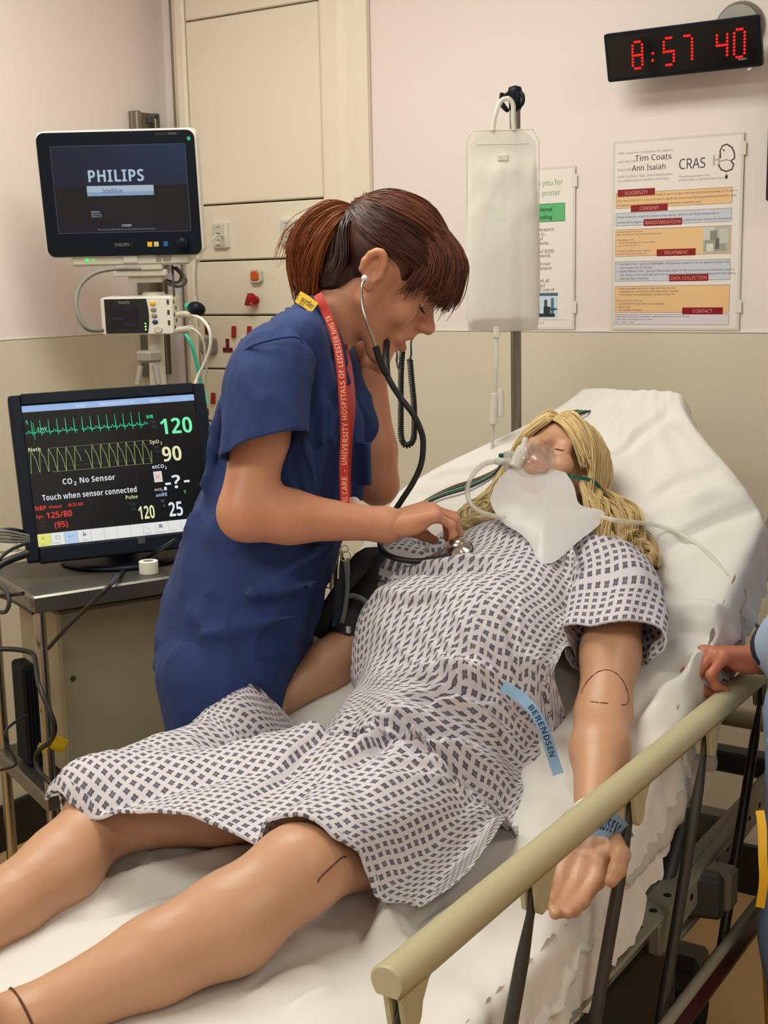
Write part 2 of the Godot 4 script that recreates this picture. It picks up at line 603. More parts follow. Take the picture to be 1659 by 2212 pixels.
func room() -> void:
	var g := Geo.new()
	g.box(Vector3(0.15, -0.06, 2.6), Vector3(6.2, 0.12, 5.8), 0.0)
	struct("floor", g, M.floor)
	g = Geo.new()
	g.box(Vector3(0.15, 2.76, 2.6), Vector3(6.2, 0.12, 5.8), 0.0)
	struct("ceiling", g, M.ceiling)
	g = Geo.new()
	g.box(Vector3(0.15, 1.35, -0.06), Vector3(6.2, 2.7, 0.12), 0.0)
	struct("wall_back", g, M.wall)
	g = Geo.new()
	g.box(Vector3(-2.79, 1.35, 2.6), Vector3(0.12, 2.7, 5.8), 0.0)
	struct("wall_left", g, M.wall)
	g = Geo.new()
	g.box(Vector3(3.19, 1.35, 2.6), Vector3(0.12, 2.7, 5.8), 0.0)
	struct("wall_right", g, M.wall)
	g = Geo.new()
	g.box(Vector3(0.15, 1.35, 5.46), Vector3(6.2, 2.7, 0.12), 0.0)
	struct("wall_front", g, M.wall)
	# vinyl sheet on the lower walls, its upper edge a pale bead
	g = Geo.new()
	g.box(Vector3(0.55, 0.69, 0.0015), Vector3(5.1, 1.38, 0.003), 0.001)
	struct("trim_1", g, M.dado)
	g = Geo.new()
	g.box(Vector3(0.55, 1.3835, 0.002), Vector3(5.1, 0.005, 0.004), 0.001)
	struct("trim_2", g, M.white)
	g = Geo.new()
	g.box(Vector3(-2.7285, 0.69, 2.75), Vector3(0.003, 1.38, 5.3), 0.001)
	struct("trim_3", g, M.dado)
	g = Geo.new()
	g.box(Vector3(-2.728, 1.3835, 2.75), Vector3(0.004, 0.005, 5.3), 0.001)
	struct("trim_4", g, M.white)
	g = Geo.new()
	g.box(Vector3(-2.722, 0.065, 2.75), Vector3(0.012, 0.13, 5.3), 0.003)
	struct("baseboard_left", g, M.skirt)
	g = Geo.new()
	g.box(Vector3(0.55, 0.065, 0.008), Vector3(5.1, 0.13, 0.012), 0.003)
	struct("baseboard_back", g, M.skirt)


func ceiling_light(at: Vector3, w: float, d: float, where: String) -> void:
	var t := thing("ceiling_light", "flat ceiling light panel in a white frame, " + where, "ceiling light", at)
	var g := Geo.new()
	for s in [-1, 1]:
		g.box(at + Vector3(s * (w / 2 + 0.02), 0.02, 0), Vector3(0.04, 0.04, d + 0.08), 0.003)
		g.box(at + Vector3(0, 0.02, s * (d / 2 + 0.02)), Vector3(w, 0.04, 0.04), 0.003)
	part("frame", g, M.white, t)
	g = Geo.new()
	g.box(at + Vector3(0, 0.015, 0), Vector3(w, 0.02, d), 0.001)
	part("diffuser", g, glow(Color(1.0, 0.95, 0.88), 1.5), t)


func trunking() -> void:
	var t := thing("service_trunking", "cream floor-to-ceiling wall trunking panel with sockets in the corner", "wall panel", Vector3(-2.3, 0, 0))
	var zf := 0.05
	var x0 := -2.60; var x1 := -2.13
	var g := Geo.new()
	g.box(Vector3(-2.365, 1.35, 0.012), Vector3(0.64, 2.7, 0.02), 0.001)
	part("back_plate", g, M.cream_dark, t)
	# rounded upright covers at both sides
	for s in 2:
		g = Geo.new()
		var a: float = [-2.672, x1 + 0.002][s]; var b: float = [x0 - 0.002, -1.997][s]
		var w := b - a
		var poly := PackedVector2Array()
		if s == 0: poly = PackedVector2Array([Vector2(a + 0.012, 0.004), Vector2(b, 0.004), Vector2(b, zf), Vector2(b - 0.008, zf + 0.005), Vector2(b - 0.03, zf + 0.006), Vector2(a + 0.03, zf), Vector2(a + 0.016, zf - 0.008), Vector2(a + 0.012, zf - 0.02)])
		else: poly = PackedVector2Array([Vector2(a, 0.004), Vector2(b, 0.004), Vector2(b - 0.002, 0.016), Vector2(b - 0.03, 0.03), Vector2(a + w * 0.6, 0.044), Vector2(a + w * 0.45, zf + 0.003), Vector2(a + 0.008, zf + 0.004), Vector2(a, zf)])
		g.xf = Transform3D(Basis(Vector3.RIGHT, Vector3.BACK, Vector3.DOWN), Vector3(0, 2.7, 0))
		g.prism(poly, 0.0, 2.7)
		part("side_cover", g, M.cream, t)
	var seams := [0.02, 0.49, 0.645, 0.80, 0.955, 1.112, 1.269, 1.426, 1.583, 1.742, 2.256, 2.68]
	for i in seams.size() - 1:
		g = Geo.new()
		g.box(Vector3((x0 + x1) / 2, (seams[i] + seams[i + 1]) / 2, zf / 2 + 0.008), Vector3(x1 - x0 - 0.002, seams[i + 1] - seams[i] - 0.005, zf - 0.016), 0.003)
		part("panel", g, M.cream, t)


func faceplate(at: Vector3, w: float, h: float, label: String, with_plug: bool) -> void:
	var t := thing("data_outlet", label, "outlet", at)
	var g := Geo.new()
	g.xf = pose(at)
	g.prism(rrect(w, h, 0.004, 3), 0.0, 0.012, 0.002)
	part("faceplate", g, M.white, t)
	g = Geo.new(); g.xf = pose(at)
	g.box(Vector3(-w * 0.06, -h * 0.02, 0.0125), Vector3(w * 0.76, h * 0.84, 0.003), 0.001)
	part("module", g, M.offwhite, t)
	g = Geo.new(); g.xf = pose(at)
	g.box(Vector3(-w * 0.06, -h * 0.3, 0.016), Vector3(w * 0.26, h * 0.14, 0.006), 0.001)
	part("shutter", g, M.white, t)
	g = Geo.new(); g.xf = pose(at)
	g.box(Vector3(-w * 0.06, h * 0.3, 0.0145), Vector3(w * 0.22, h * 0.03, 0.001), 0.0)
	g.box(Vector3(-w * 0.06, h * 0.06, 0.0145), Vector3(w * 0.26, h * 0.05, 0.001), 0.0)
	g.box(Vector3(-w * 0.06, -h * 0.2, 0.0145), Vector3(w * 0.2, h * 0.04, 0.001), 0.0)
	part("marking", g, M.grey, t)


func socket(at: Vector3, label: String, full: bool) -> void:
	var t := thing("power_socket", label, "power socket", at, "")
	var g := Geo.new(); g.xf = pose(at)
	if full:
		g.prism(PackedVector2Array([Vector2(-0.018, -0.018), Vector2(0.018, -0.018), Vector2(0.018, -0.004), Vector2(0.006, -0.004), Vector2(0.006, 0.022), Vector2(-0.006, 0.022), Vector2(-0.006, -0.004), Vector2(-0.018, -0.004)]), 0.0, 0.003, 0.0008)
		part("pin_plate", g, M.darkred, t)
		g = Geo.new(); g.xf = pose(at)
		for s in [-1, 1]: g.box(Vector3(s * 0.011, -0.011, 0.0032), Vector3(0.007, 0.004, 0.001), 0.0)
		part("pin_slot", g, M.blackmatt, t)
	else:
		part("pin_plate", box_geo(at + Vector3(0, 0, 0.0015), Vector3(0.012, 0.02, 0.003)), M.darkred, t)
	g = Geo.new(); g.xf = pose(at + Vector3(0.028, 0.042, 0.004), 0.0, -0.12)
	g.box(Vector3.ZERO, Vector3(0.014, 0.034, 0.009), 0.002)
	part("switch", g, M.red, t)


func box_geo(at: Vector3, size: Vector3, bev := 0.001) -> Geo:
	var g := Geo.new()
	g.box(at, size, bev)
	return g


func wall_things() -> void:
	faceplate(Vector3(-2.493, 1.656, 0.050), 0.055, 0.075, "white data outlet with a white lead plugged in, right of the upper monitor", true)
	faceplate(Vector3(-2.246, 1.657, 0.050), 0.055, 0.075, "empty white data outlet on the trunking, left of the nurse's hair", false)
	var at := Vector3(-2.367, 1.537, 0.050)
	var t := thing("call_indicator", "square white call plate with an orange lens on the trunking", "call button", at)
	var g := Geo.new(); g.xf = pose(at)
	g.prism(rrect(0.042, 0.042, 0.012, 5), 0.0, 0.014, 0.003)
	part("plate", g, M.offwhite, t)
	g = Geo.new(); g.xf = pose(at)
	g.prism(rrect(0.029, 0.027, 0.008, 4), 0.012, 0.018, 0.003)
	part("lens", g, M.orange, t)
	at = Vector3(-2.376, 1.469, 0.055)
	t = thing("pull_knob", "red triangular pull knob below the orange call plate", "knob", at)
	g = Geo.new(); g.xf = pose(at)
	g.prism(PackedVector2Array([Vector2(-0.019, -0.014), Vector2(0.012, -0.015), Vector2(-0.006, 0.02)]), 0.0, 0.03, 0.003)
	part("knob", g, M.red, t)
	g = Geo.new(); g.xf = pose(at, -0.5)
	g.prism(PackedVector2Array([Vector2(-0.004, -0.016), Vector2(0.018, -0.008), Vector2(0.02, 0.008), Vector2(0.012, 0.016), Vector2(0.004, 0.012)]), 0.005, 0.028, 0.003)
	part("finger_wing", g, M.red, t)
	g = Geo.new()
	g.cyl(at + Vector3(0, 0, -0.01), at + Vector3(0, 0, 0.004), 0.012)
	part("stem", g, M.red, t)
	socket(Vector3(-2.489, 1.336, 0.050), "red power socket on the trunking with its own red switch, clear of the grey plug", true)
	socket(Vector3(-2.431, 1.336, 0.050), "red power socket half hidden by the nurse's shoulder", true)
	socket(Vector3(-2.579, 1.139, 0.050), "red power socket low on the trunking behind the lower monitor's corner", false)
	at = Vector3(-2.551, 1.335, 0.050)
	t = thing("power_plug", "grey mains plug pushed into the trunking beside the white leads", "plug", at)
	g = Geo.new(); g.xf = pose(at)
	g.prism(rrect(0.046, 0.05, 0.012, 4), 0.0, 0.03, 0.006)
	g.prism(rrect(0.03, 0.034, 0.01, 4), 0.03, 0.042, 0.005)
	part("plug_body", g, M.grey, t)
	g = Geo.new()
	g.box(at + Vector3(-0.012, 0.052, 0.004), Vector3(0.012, 0.034, 0.01), 0.002)
	part("switch", g, M.darkred, t)
	# clock on a swivel bracket
	clock()
	posters()
	# diagnostic set on the wall beyond the nurse: handset in its cradle, two coiled leads
	at = Vector3(-2.191, 1.516, 0.070)
	t = thing("diagnostic_handset", "silver and black examination handset in its wall cradle behind the nurse's neck", "handset", at)
	g = Geo.new(); g.xf = pose(at, 0.2, 0.0, 0.04)
	g.lathe([Vector2(0.0, -0.1), Vector2(0.012, -0.098), Vector2(0.015, -0.08), Vector2(0.017, 0.0), Vector2(0.016, 0.02)], 16)
	part("grip", g, M.black, t)
	g = Geo.new(); g.xf = pose(at, 0.2, 0.0, 0.04)
	g.lathe([Vector2(0.016, 0.018), Vector2(0.0185, 0.022), Vector2(0.019, 0.035), Vector2(0.015, 0.052), Vector2(0.008, 0.06), Vector2(0.0, 0.061)], 16)
	g.box(Vector3(0.012, -0.03, 0.008), Vector3(0.012, 0.09, 0.012), 0.004)
	part("head_shell", g, mat(Color(0.62, 0.63, 0.64), 0.3, 0.6), t)
	g = Geo.new(); g.xf = pose(at, 0.2, 0.0, 0.04)
	g.cyl(Vector3(0, 0.036, 0.016), Vector3(0, 0.036, 0.021), 0.008)
	part("lens", g, M.black, t)
	g = Geo.new()
	g.box(at + Vector3(0.03, -0.02, -0.035), Vector3(0.07, 0.15, 0.035), 0.006)
	part("cradle", g, M.grey, t)
	var cx := [Vector3(-1.569, 1.365, 0.539), Vector3(-1.568, 1.319, 0.548), Vector3(-1.562, 1.238, 0.561), Vector3(-1.558, 1.187, 0.569), Vector3(-1.554, 1.166, 0.572), Vector3(-1.546, 1.154, 0.569), Vector3(-1.536, 1.158, 0.562), Vector3(-1.532, 1.176, 0.555), Vector3(-1.537, 1.237, 0.545), Vector3(-1.547, 1.298, 0.538), Vector3(-1.554, 1.344, 0.533)]
	var path := curve(cx, 40)
	var coil := PackedVector3Array()
	var run := 0.0
	for i in path.size() - 1:
		var tt := (path[i + 1] - path[i]).normalized()
		var sd := tt.cross(Vector3(0.5, 0.1, 0.85)).normalized()
		var ud := sd.cross(tt)
		for j in 3:
			var q := path[i].lerp(path[i + 1], j / 3.0)
			run += path[i].distance_to(path[i + 1]) / 3.0
			var ang := run / 0.0046 * TAU
			coil.append(q + (sd * cos(ang) + ud * sin(ang)) * 0.0056)
	t = thing("coiled_cord", "black coiled cord hanging in a loop on the wall below the nurse's chin", "cord", cx[4])
	g = Geo.new()
	g.tube(coil, 0.0019, 6)
	part("coil", g, M.rubber, t)
	g = Geo.new()
	g.tube(curve([Vector3(-1.554, 1.343, 0.533), Vector3(-1.552, 1.354, 0.530), Vector3(-1.554, 1.375, 0.527), Vector3(-1.568, 1.420, 0.502), Vector3(-1.640, 1.460, 0.443)]), 0.0022, 8)
	part("lead", g, M.rubber, t)
	g = Geo.new()
	g.tube(curve([Vector3(-1.569, 1.364, 0.539), Vector3(-1.578, 1.324, 0.541), Vector3(-1.589, 1.338, 0.533), Vector3(-1.590, 1.357, 0.530), Vector3(-1.618, 1.420, 0.498), Vector3(-1.659, 1.471, 0.454)]), 0.0022, 8)
	part("lead", g, M.rubber, t)


func clock() -> void:
	var at := Vector3(-1.098, 2.010, 0.107)
	var t := thing("wall_clock", "black wall clock with red dotted LED digits showing 8:57 40", "clock", at)
	var X := pose(at, -0.003, 0.268)
	var g := Geo.new(); g.xf = X
	g.prism(rrect(0.36, 0.106, 0.006, 4), -0.016, 0.0, 0.003)
	part("case", g, M.black, t)
	g = Geo.new(); g.xf = X
	g.prism(rrect(0.345, 0.092, 0.003, 3), -0.002, 0.0008)
	part("window", g, mat(Color(0.05, 0.06, 0.075), 0.15), t)
	var segs := {"8": "abcdefg", "5": "acdfg", "7": "abc", "4": "bcfg", "0": "abcdef"}
	var lines := {"a": [0, 2, 1, 2], "b": [1, 1, 1, 2], "c": [1, 0, 1, 1], "d": [0, 0, 1, 0], "e": [0, 0, 0, 1], "f": [0, 1, 0, 2], "g": [0, 1, 1, 1]}
	var lit := glow(Color(1.0, 0.07, 0.05), 1.6)
	for d in [["8", -0.101], ["5", -0.0265], ["7", 0.016], ["4", 0.0955], ["0", 0.134]]:
		g = Geo.new(); g.xf = X
		var spots := {}
		for s in segs[d[0]]:
			var l: Array = lines[s]
			for i in 5:
				var f := i / 4.0
				var q := Vector2(lerpf(l[0], l[2], f) * 0.023, lerpf(l[1], l[3], f) * 0.0285)
				# corners are cut
				if (q.x < 0.001 or q.x > 0.022) and (q.y < 0.001 or q.y > 0.056): continue
				spots["%d_%d" % [roundi(q.x * 4000), roundi(q.y * 4000)]] = q
		for q in spots.values():
			g.cyl(Vector3(d[1] - 0.0135 + q.x + q.y * 0.07, q.y - 0.0285, 0.0005), Vector3(d[1] - 0.0135 + q.x + q.y * 0.07, q.y - 0.0285, 0.002), 0.0027, -1, 8)
		part("led_digit", g, lit, t)
	g = Geo.new(); g.xf = X
	for q in [Vector2(-0.064, 0.000), Vector2(-0.066, -0.015)]: g.cyl(Vector3(q.x, q.y, 0.0005), Vector3(q.x, q.y, 0.002), 0.003, -1, 8)
	part("led_colon", g, lit, t)
	var pic := Pic.new(160, 48, Color(0.03, 0.035, 0.045))
	pic.text("Dontel", 8, 36, 36, Color(0.75, 0.75, 0.75), true, 1.0, "Droid Sans", 0.2)
	g = Geo.new(); g.xf = X
	g.quad(Vector3(0.128, -0.037, 0.0012), Vector3(0.152, -0.037, 0.0012), Vector3(0.152, -0.030, 0.0012), Vector3(0.128, -0.030, 0.0012))
	var pm := mat(Color.WHITE, 0.3); pm.albedo_texture = pic.tex()
	part("name_print", g, pm, t)
	g = Geo.new()
	g.cyl(Vector3(-1.0, 2.06, 0.0), Vector3(-1.0, 2.06, 0.02), 0.058, 0.052, 28)
	g.cyl(Vector3(-1.0, 2.05, 0.015), at + Vector3(0.09, 0.01, -0.012), 0.014)
	part("wall_bracket", g, mat(Color(0.5, 0.48, 0.45), 0.35, 0.3), t)


func microtext(pic: Pic, x: float, y: float, w: float, size: int, c: Color, words: String) -> void:
	pic.text(words, x, y, size, c, false, w / maxf(pic_width(words, size), 1.0))

func pic_width(s: String, size: int) -> float:
	var f := SystemFont.new()
	f.font_names = PackedStringArray(["Droid Sans"])
	var tl := TextLine.new()
	tl.add_string(s, f, size)
	return tl.get_line_width()


func poster(called: String, label: String, xl: float, xr: float, y0: float, y1: float, pic: Pic) -> void:
	var at := Vector3((xl + xr) / 2, (y0 + y1) / 2, 0.004)
	var t := thing(called, label, "poster", at)
	var g := Geo.new()
	g.box(at, Vector3(xr - xl, y1 - y0, 0.001), 0.0)
	g.quad(Vector3(xl, y0, 0.0048), Vector3(xr, y0, 0.0048), Vector3(xr, y1, 0.0048), Vector3(xl, y1, 0.0048))
	var m := mat(Color.WHITE, 0.25); m.albedo_texture = pic.tex()
	part("paper", g, m, t)
	g = Geo.new()
	var b := 0.006
	g.box(Vector3(at.x, at.y, 0.0044), Vector3(xr - xl + 2 * b, y1 - y0 + 2 * b, 0.0006), 0.0)
	part("laminate_edge", g, mat(Color(0.86, 0.83, 0.80), 0.2), t)
	for q in [Vector2(xr + 0.004, y1 - 0.03), Vector2(xr + 0.004, y0 + 0.05)]:
		g = Geo.new()
		g.box(Vector3(q.x, q.y, 0.0052), Vector3(0.014, 0.03, 0.0008), 0.0003)
		part("adhesive_tape", g, mat(Color(0.90, 0.87, 0.84), 0.15), t)


func posters() -> void:
	var paper := Color(0.93, 0.90, 0.88)
	var ink := Color(0.22, 0.22, 0.24)
	# trial poster on the right
	var p := Pic.new(720, 1020, paper)
	var soft := Color(0.45, 0.45, 0.48)
	microtext(p, 12, 58, 330, 16, soft, "CRASH-3 clinical trial is co-ordinated in this hospital by")
	p.text("LEAD DOCTOR:", 12, 104, 17, soft)
	p.text("LEAD NURSE:", 12, 148, 17, soft)
	p.text("Tim Coats", 118, 100, 42, Color(0.1, 0.1, 0.13), false, 1.15)
	p.text("Ann Isaiah", 100, 152, 42, Color(0.1, 0.1, 0.13), false, 1.0)
	microtext(p, 12, 186, 330, 16, soft, "CRASH-3 CLINICAL TRIAL: Clinical Randomisation")
	microtext(p, 12, 208, 310, 16, soft, "of an Antifibrinolytic in Significant Head Injury")
	p.text("CRAS", 372, 158, 74, Color(0.24, 0.24, 0.26), false, 0.9)
	p.text("H", 560, 150, 78, Color(0.72, 0.68, 0.66), true, 0.9)
	var headline := Color(0.30, 0.16, 0.16)
	p.line([Vector2(606, 112), Vector2(604, 76), Vector2(616, 50), Vector2(640, 44), Vector2(668, 62), Vector2(682, 92), Vector2(684, 120), Vector2(664, 132), Vector2(680, 150), Vector2(672, 176), Vector2(640, 186), Vector2(612, 174), Vector2(596, 148)], 7.0, headline)
	p.line([Vector2(622, 70), Vector2(626, 78)], 6.0, headline)
	p.line([Vector2(606, 130), Vector2(640, 124), Vector2(664, 132)], 5.0, Color(0.62, 0.50, 0.48))
	p.disc(642, 214, 8, headline, 11.0)
	p.line([Vector2(642, 200), Vector2(642, 212)], 4.0, headline)
	microtext(p, 372, 204, 180, 14, soft, "Clinical Randomisation of an")
	microtext(p, 372, 222, 260, 14, soft, "Antifibrinolytic in Significant Head Injury")
	var peach := Color(0.93, 0.77, 0.57); var pale := Color(0.80, 0.82, 0.87); var bar := Color(0.55, 0.10, 0.12); var rim := Color(0.42, 0.36, 0.38)
	var blocks := [[268, 86, peach, [0.5, "adults with traumatic brain injury within 8 hours of injury with any intracranial bleeding on CT scan or", "who have a GCS of 12 or less and have no significant extracranial bleeding (bleeding elsewhere, need", "transfusion), no clear indication or contraindication for tranexamic acid"]], [378, 72, pale, ["Please follow the consent procedure on the reverse. Details in the Protocol Appendix B.", "PLEASE NOTE: Eligible patients would be unable to provide fully informed consent for themselves."]], [470, 150, peach, ["Complete patient entry form", "age, sex, time since injury, systolic blood pressure", "", "RANDOMISE IF YES:", "+  Intracranial bleeding on CT scan OR GCS", "+  No CT scan but GCS < 12", "", "Get lowest available number treatment", "pack and follow instructions on it"]], [648, 112, pale, ["+  LOADING DOSE: 1 gram of TRANEXAMIC ACID/placebo added to 100 mL sodium chloride 0.9%", "     and infused over 10 minutes", "+  MAINTENANCE DOSE: 1 gram of TXA/placebo added to 500 mL of any isotonic intravenous solution", "     and infused at 120 mg/hr (60 mL/hr) for about 8 hours or be started immediately when the loading", "     dose has been completed"]], [786, 150, peach, ["+  Single sided patient entry form, single sided outcome form", "     completed from routine notes at discharge, death in hospital,", "     or four weeks from randomisation, whichever comes first", "", "Send each form to CTU via:", "+  SECURE WEBSITE: instructions in your study file", "+  EMAIL / FAX", "+  FAX: +44(0)20 7299 4663"]], [944, 60, Color(0.88, 0.85, 0.88), ["EMERGENCY CONTACT for unblinding or reporting adverse events: call at any time", "Clinical Trials Unit, Keppel Street, London", "Tel   /   Fax   /   Email"]]]
	for b in blocks:
		p.rect(6, b[0], 672, b[1], b[2])
		p.frame(6, b[0], 672, b[1], 2, rim)
		var row := 0
		var rows: Array = b[3].filter(func(s): return s is String)
		var step: float = (b[1] - 12.0) / rows.size()
		for s in rows:
			if s: p.text(s, 16, b[0] + 4 + step * (row + 0.85), int(clampf(step * 0.72, 9, 14)), Color(0.32, 0.28, 0.36), false, 1.08)
			row += 1
	var photo := Pic.new(150, 140, Color(0.72, 0.72, 0.68))
	for q in [[0, 0, 60, 70, 0.82], [40, 20, 40, 60, 0.55], [10, 70, 120, 60, 0.62], [90, 10, 50, 80, 0.78], [70, 60, 22, 60, 0.42], [20, 90, 40, 40, 0.86]]:
		photo.rect(q[0], q[1], q[2], q[3], Color(q[4], q[4], q[4] * 0.95))
	p.im.blit_rect(photo.im, Rect2i(0, 0, 150, 140), Vector2i(520, 474))
	for q in [["ELIGIBILITY", 16, 250, 222], ["CONSENT", 96, 338, 218], ["RANDOMISATION", 174, 418, 224], ["TREATMENT", 254, 586, 226], ["DATA COLLECTION", 330, 726, 226], ["CONTACT", 410, 908, 232]]:
		p.rect(q[1], q[2], q[3], 38, bar)
		var wd := pic_width(q[0], 26)
		p.text(q[0], q[1] + (q[3] - minf(wd, q[3] - 16)) / 2, q[2] + 29, 26, Color(0.92, 0.72, 0.70), false, minf(1.0, (q[3] - 16) / wd))
	poster("trial_poster", "right wall poster headed CRASH with dark red bars and peach boxes", -1.294, -0.987, 1.393, 1.828, p)
	# green headed poster behind the drip bag
	p = Pic.new(640, 900, paper)
	var gr := Color(0.42, 0.60, 0.38)
	p.text("Thank you for", 316, 88, 42, gr, false, 1.0)
	p.text("reading this poster", 205, 146, 42, gr, false, 1.0)
	p.rect(60, 190, 530, 104, Color(0.36, 0.72, 0.46))
	p.frame(60, 190, 530, 104, 3, Color(0.16, 0.42, 0.24))
	p.text("Take part in an international", 100, 234, 30, Color(0.05, 0.28, 0.14), true, 0.98)
	p.text("study to treat gut bleeding", 120, 278, 30, Color(0.05, 0.28, 0.14), true, 1.0)
	var yy := 346.0
	for s in ["The medicine is called tranexamic", "acid and has been shown to", "reduce bleeding in surgical", "operations and after accidents.", "", "The study will involve about 8,000", "patients from all over the world.", "", "Anyone aged 16 years and over", "can take part if they have severe", "gut bleeding.", "", "Patients in the study will get all", "the usual treatments for gut", "bleeding. They will also get one of", "the study treatments, either", "tranexamic acid or a placebo"]:
		p.text(s, 120, yy, 27, ink, false, 0.98 if s.length() > 30 else 1.0)
		yy += 26.0 if s else 20.0
	var ph := Pic.new(150, 150, Color(0.80, 0.86, 0.90))
	for q in [[0, 0, 150, 18, 0.5], [10, 30, 18, 100, 0.25], [60, 40, 20, 40, 0.35], [56, 80, 44, 40, 0.22], [104, 30, 20, 90, 0.55], [20, 120, 110, 20, 0.2], [84, 90, 60, 10, 0.3]]:
		ph.rect(q[0], q[1], q[2], q[3], Color(q[4] * 0.55, q[4] * 0.8, q[4]))
	p.im.blit_rect(ph.im, Rect2i(0, 0, 150, 150), Vector2i(396, 700))
	p.rect(60, 856, 540, 2, gr)
	p.text("halt-it study  -  gut bleeding trial", 200, 880, 18, gr)
	poster("study_poster", "poster with a green banner partly hidden by the drip bag", -1.675, -1.405, 1.393, 1.78, p)

# ---------------------------------------------------------------- screens
func screen_mat(pic: Pic, e: float) -> StandardMaterial3D:
	var m := mat(Color(0.02, 0.022, 0.03), 0.3)
	m.emission_enabled = true
	m.emission_texture = pic.tex()
	m.emission = Color.WHITE
	m.emission_operator = BaseMaterial3D.EMISSION_OP_MULTIPLY
	m.emission_energy_multiplier = e
	return m


func monitors() -> void:
	# wall monitor
	var at := Vector3(-2.346, 1.739, 0.608)
	var X := pose(at, 0.538, 0.149)
	var t := thing("patient_monitor", "upper wall-mounted monitor with a dark standby screen in a black bezel", "monitor", at)
	var g := Geo.new(); g.xf = X
	g.prism(rrect(0.398, 0.306, 0.02, 6), -0.045, -0.004, 0.004)
	var hp := rrect(0.33, 0.24, 0.02, 4)
	g.prism(hp, -0.11, -0.045)
	part("housing", g, M.white, t)
	g = Geo.new(); g.xf = X
	g.prism(rrect(0.39, 0.30, 0.02, 6), -0.004, 0.0, 0.002)
	part("bezel", g, M.black, t)
	var p := Pic.new(960, 624, Color(0.055, 0.085, 0.14))
	for y in 624:
		for x in 960:
			var u := x / 960.0; var v := y / 624.0
			var c := Color(0.075, 0.12, 0.22).lerp(Color(0.10, 0.22, 0.36), u * (1.0 - v)) if v < 0.46 else Color(0.05, 0.075, 0.12).lerp(Color(0.09, 0.11, 0.14), maxf(0.0, 0.6 - absf(u - 0.55) * 2.0))
			if v > 0.90: c = Color(0.055, 0.085, 0.15)
			p.im.set_pixel(x, y, c)
	p.frame(0, 0, 960, 624, 3, Color(0.35, 0.42, 0.52))
	p.text("PHILIPS", 244, 258, 118, Color(0.80, 0.90, 0.97), true, 0.93)
	p.rect(236, 286, 478, 72, Color(0.78, 0.86, 0.93))
	p.rect(236, 330, 478, 28, Color(0.62, 0.74, 0.88))
	p.text("IntelliVue", 346, 336, 40, Color(0.22, 0.32, 0.50), false, 0.86)
	p.text("M8007A", 250, 478, 17, Color(0.7, 0.78, 0.86), true)
	p.text("Serial no.", 250, 494, 17, Color(0.7, 0.78, 0.86), true)
	p.text("Software J.21", 250, 510, 17, Color(0.7, 0.78, 0.86), true, 0.75)
	p.text("STANDBY", 462, 582, 24, Color(0.85, 0.90, 0.95), true, 0.7)
	p.text("Press any key or select any item on the screen to resume monitoring", 284, 606, 17, Color(0.8, 0.85, 0.9), false, 0.8)
	g = Geo.new(); g.xf = X
	g.quad(Vector3(-0.162, -0.092, 0.0006), Vector3(0.172, -0.092, 0.0006), Vector3(0.172, 0.118, 0.0006), Vector3(-0.162, 0.118, 0.0006))
	part("screen", g, screen_mat(p, 0.62), t)
	p = Pic.new(256, 64, Color(0.06, 0.075, 0.095))
	p.text("PHILIPS", 18, 50, 52, Color(0.42, 0.44, 0.46), true, 1.0)
	g = Geo.new(); g.xf = X
	g.quad(Vector3(-0.026, -0.128, 0.0006), Vector3(0.022, -0.128, 0.0006), Vector3(0.022, -0.116, 0.0006), Vector3(-0.026, -0.116, 0.0006))
	var pm := mat(Color.WHITE, 0.35); pm.albedo_texture = p.tex()
	part("name_print", g, pm, t)
	p = Pic.new(256, 32, Color(0.06, 0.075, 0.095))
	p.text("IntelliVue", 4, 25, 26, Color(0.30, 0.32, 0.35), false, 1.0)
	p.text("MX700", 140, 25, 26, Color(0.42, 0.44, 0.46), true, 1.0)
	g = Geo.new(); g.xf = X
	g.quad(Vector3(0.10, 0.138, 0.0006), Vector3(0.16, 0.138, 0.0006), Vector3(0.16, 0.145, 0.0006), Vector3(0.10, 0.145, 0.0006))
	pm = mat(Color.WHITE, 0.35); pm.albedo_texture = p.tex()
	part("name_print", g, pm, t)
	for q in [[0.0655, M.yellow], [0.082, mat(Color(0.80, 0.76, 0.55), 0.4)], [0.106, mat(Color(0.08, 0.36, 0.55), 0.4)]]:
		g = Geo.new(); g.xf = X
		g.box(Vector3(q[0], -0.1225, 0.001), Vector3(0.012, 0.012, 0.0014), 0.0004)
		if q[0] > 0.07 and q[0] < 0.1: g.box(Vector3(q[0], -0.1225, 0.0014), Vector3(0.009, 0.009, 0.001), 0.0)
		part("button", g, q[1], t)
	g = Geo.new(); g.xf = X
	g.lathe([Vector2(0.0165, 0), Vector2(0.0165, 0.008), Vector2(0.014, 0.014), Vector2(0.006, 0.0155), Vector2(0, 0.0155)], 24, Transform3D(Basis(Vector3.RIGHT, PI / 2), Vector3(0.148, -0.122, 0)))
	part("rotary_knob", g, M.black, t)
	g = Geo.new(); g.xf = X
	g.cyl(Vector3(0.182, 0.129, 0.0), Vector3(0.182, 0.129, 0.001), 0.0048)
	part("status_led", g, glow(Color(0.10, 0.55, 0.36), 0.5), t)
	# base strip below the bezel
	g = Geo.new(); g.xf = X
	g.box(Vector3(0.01, -0.163, -0.05), Vector3(0.30, 0.026, 0.085), 0.006)
	g.box(Vector3(0.012, -0.158, -0.006), Vector3(0.035, 0.02, 0.003), 0.001)
	part("base_strip", g, M.offwhite, t)
	g = Geo.new(); g.xf = X
	g.cyl(Vector3(-0.099, -0.16, -0.008), Vector3(-0.099, -0.16, -0.0055), 0.0042)
	g.cyl(Vector3(-0.083, -0.16, -0.008), Vector3(-0.083, -0.16, -0.0055), 0.0024)
	part("power_led", g, glow(Color(0.15, 0.95, 0.35), 1.4), t)
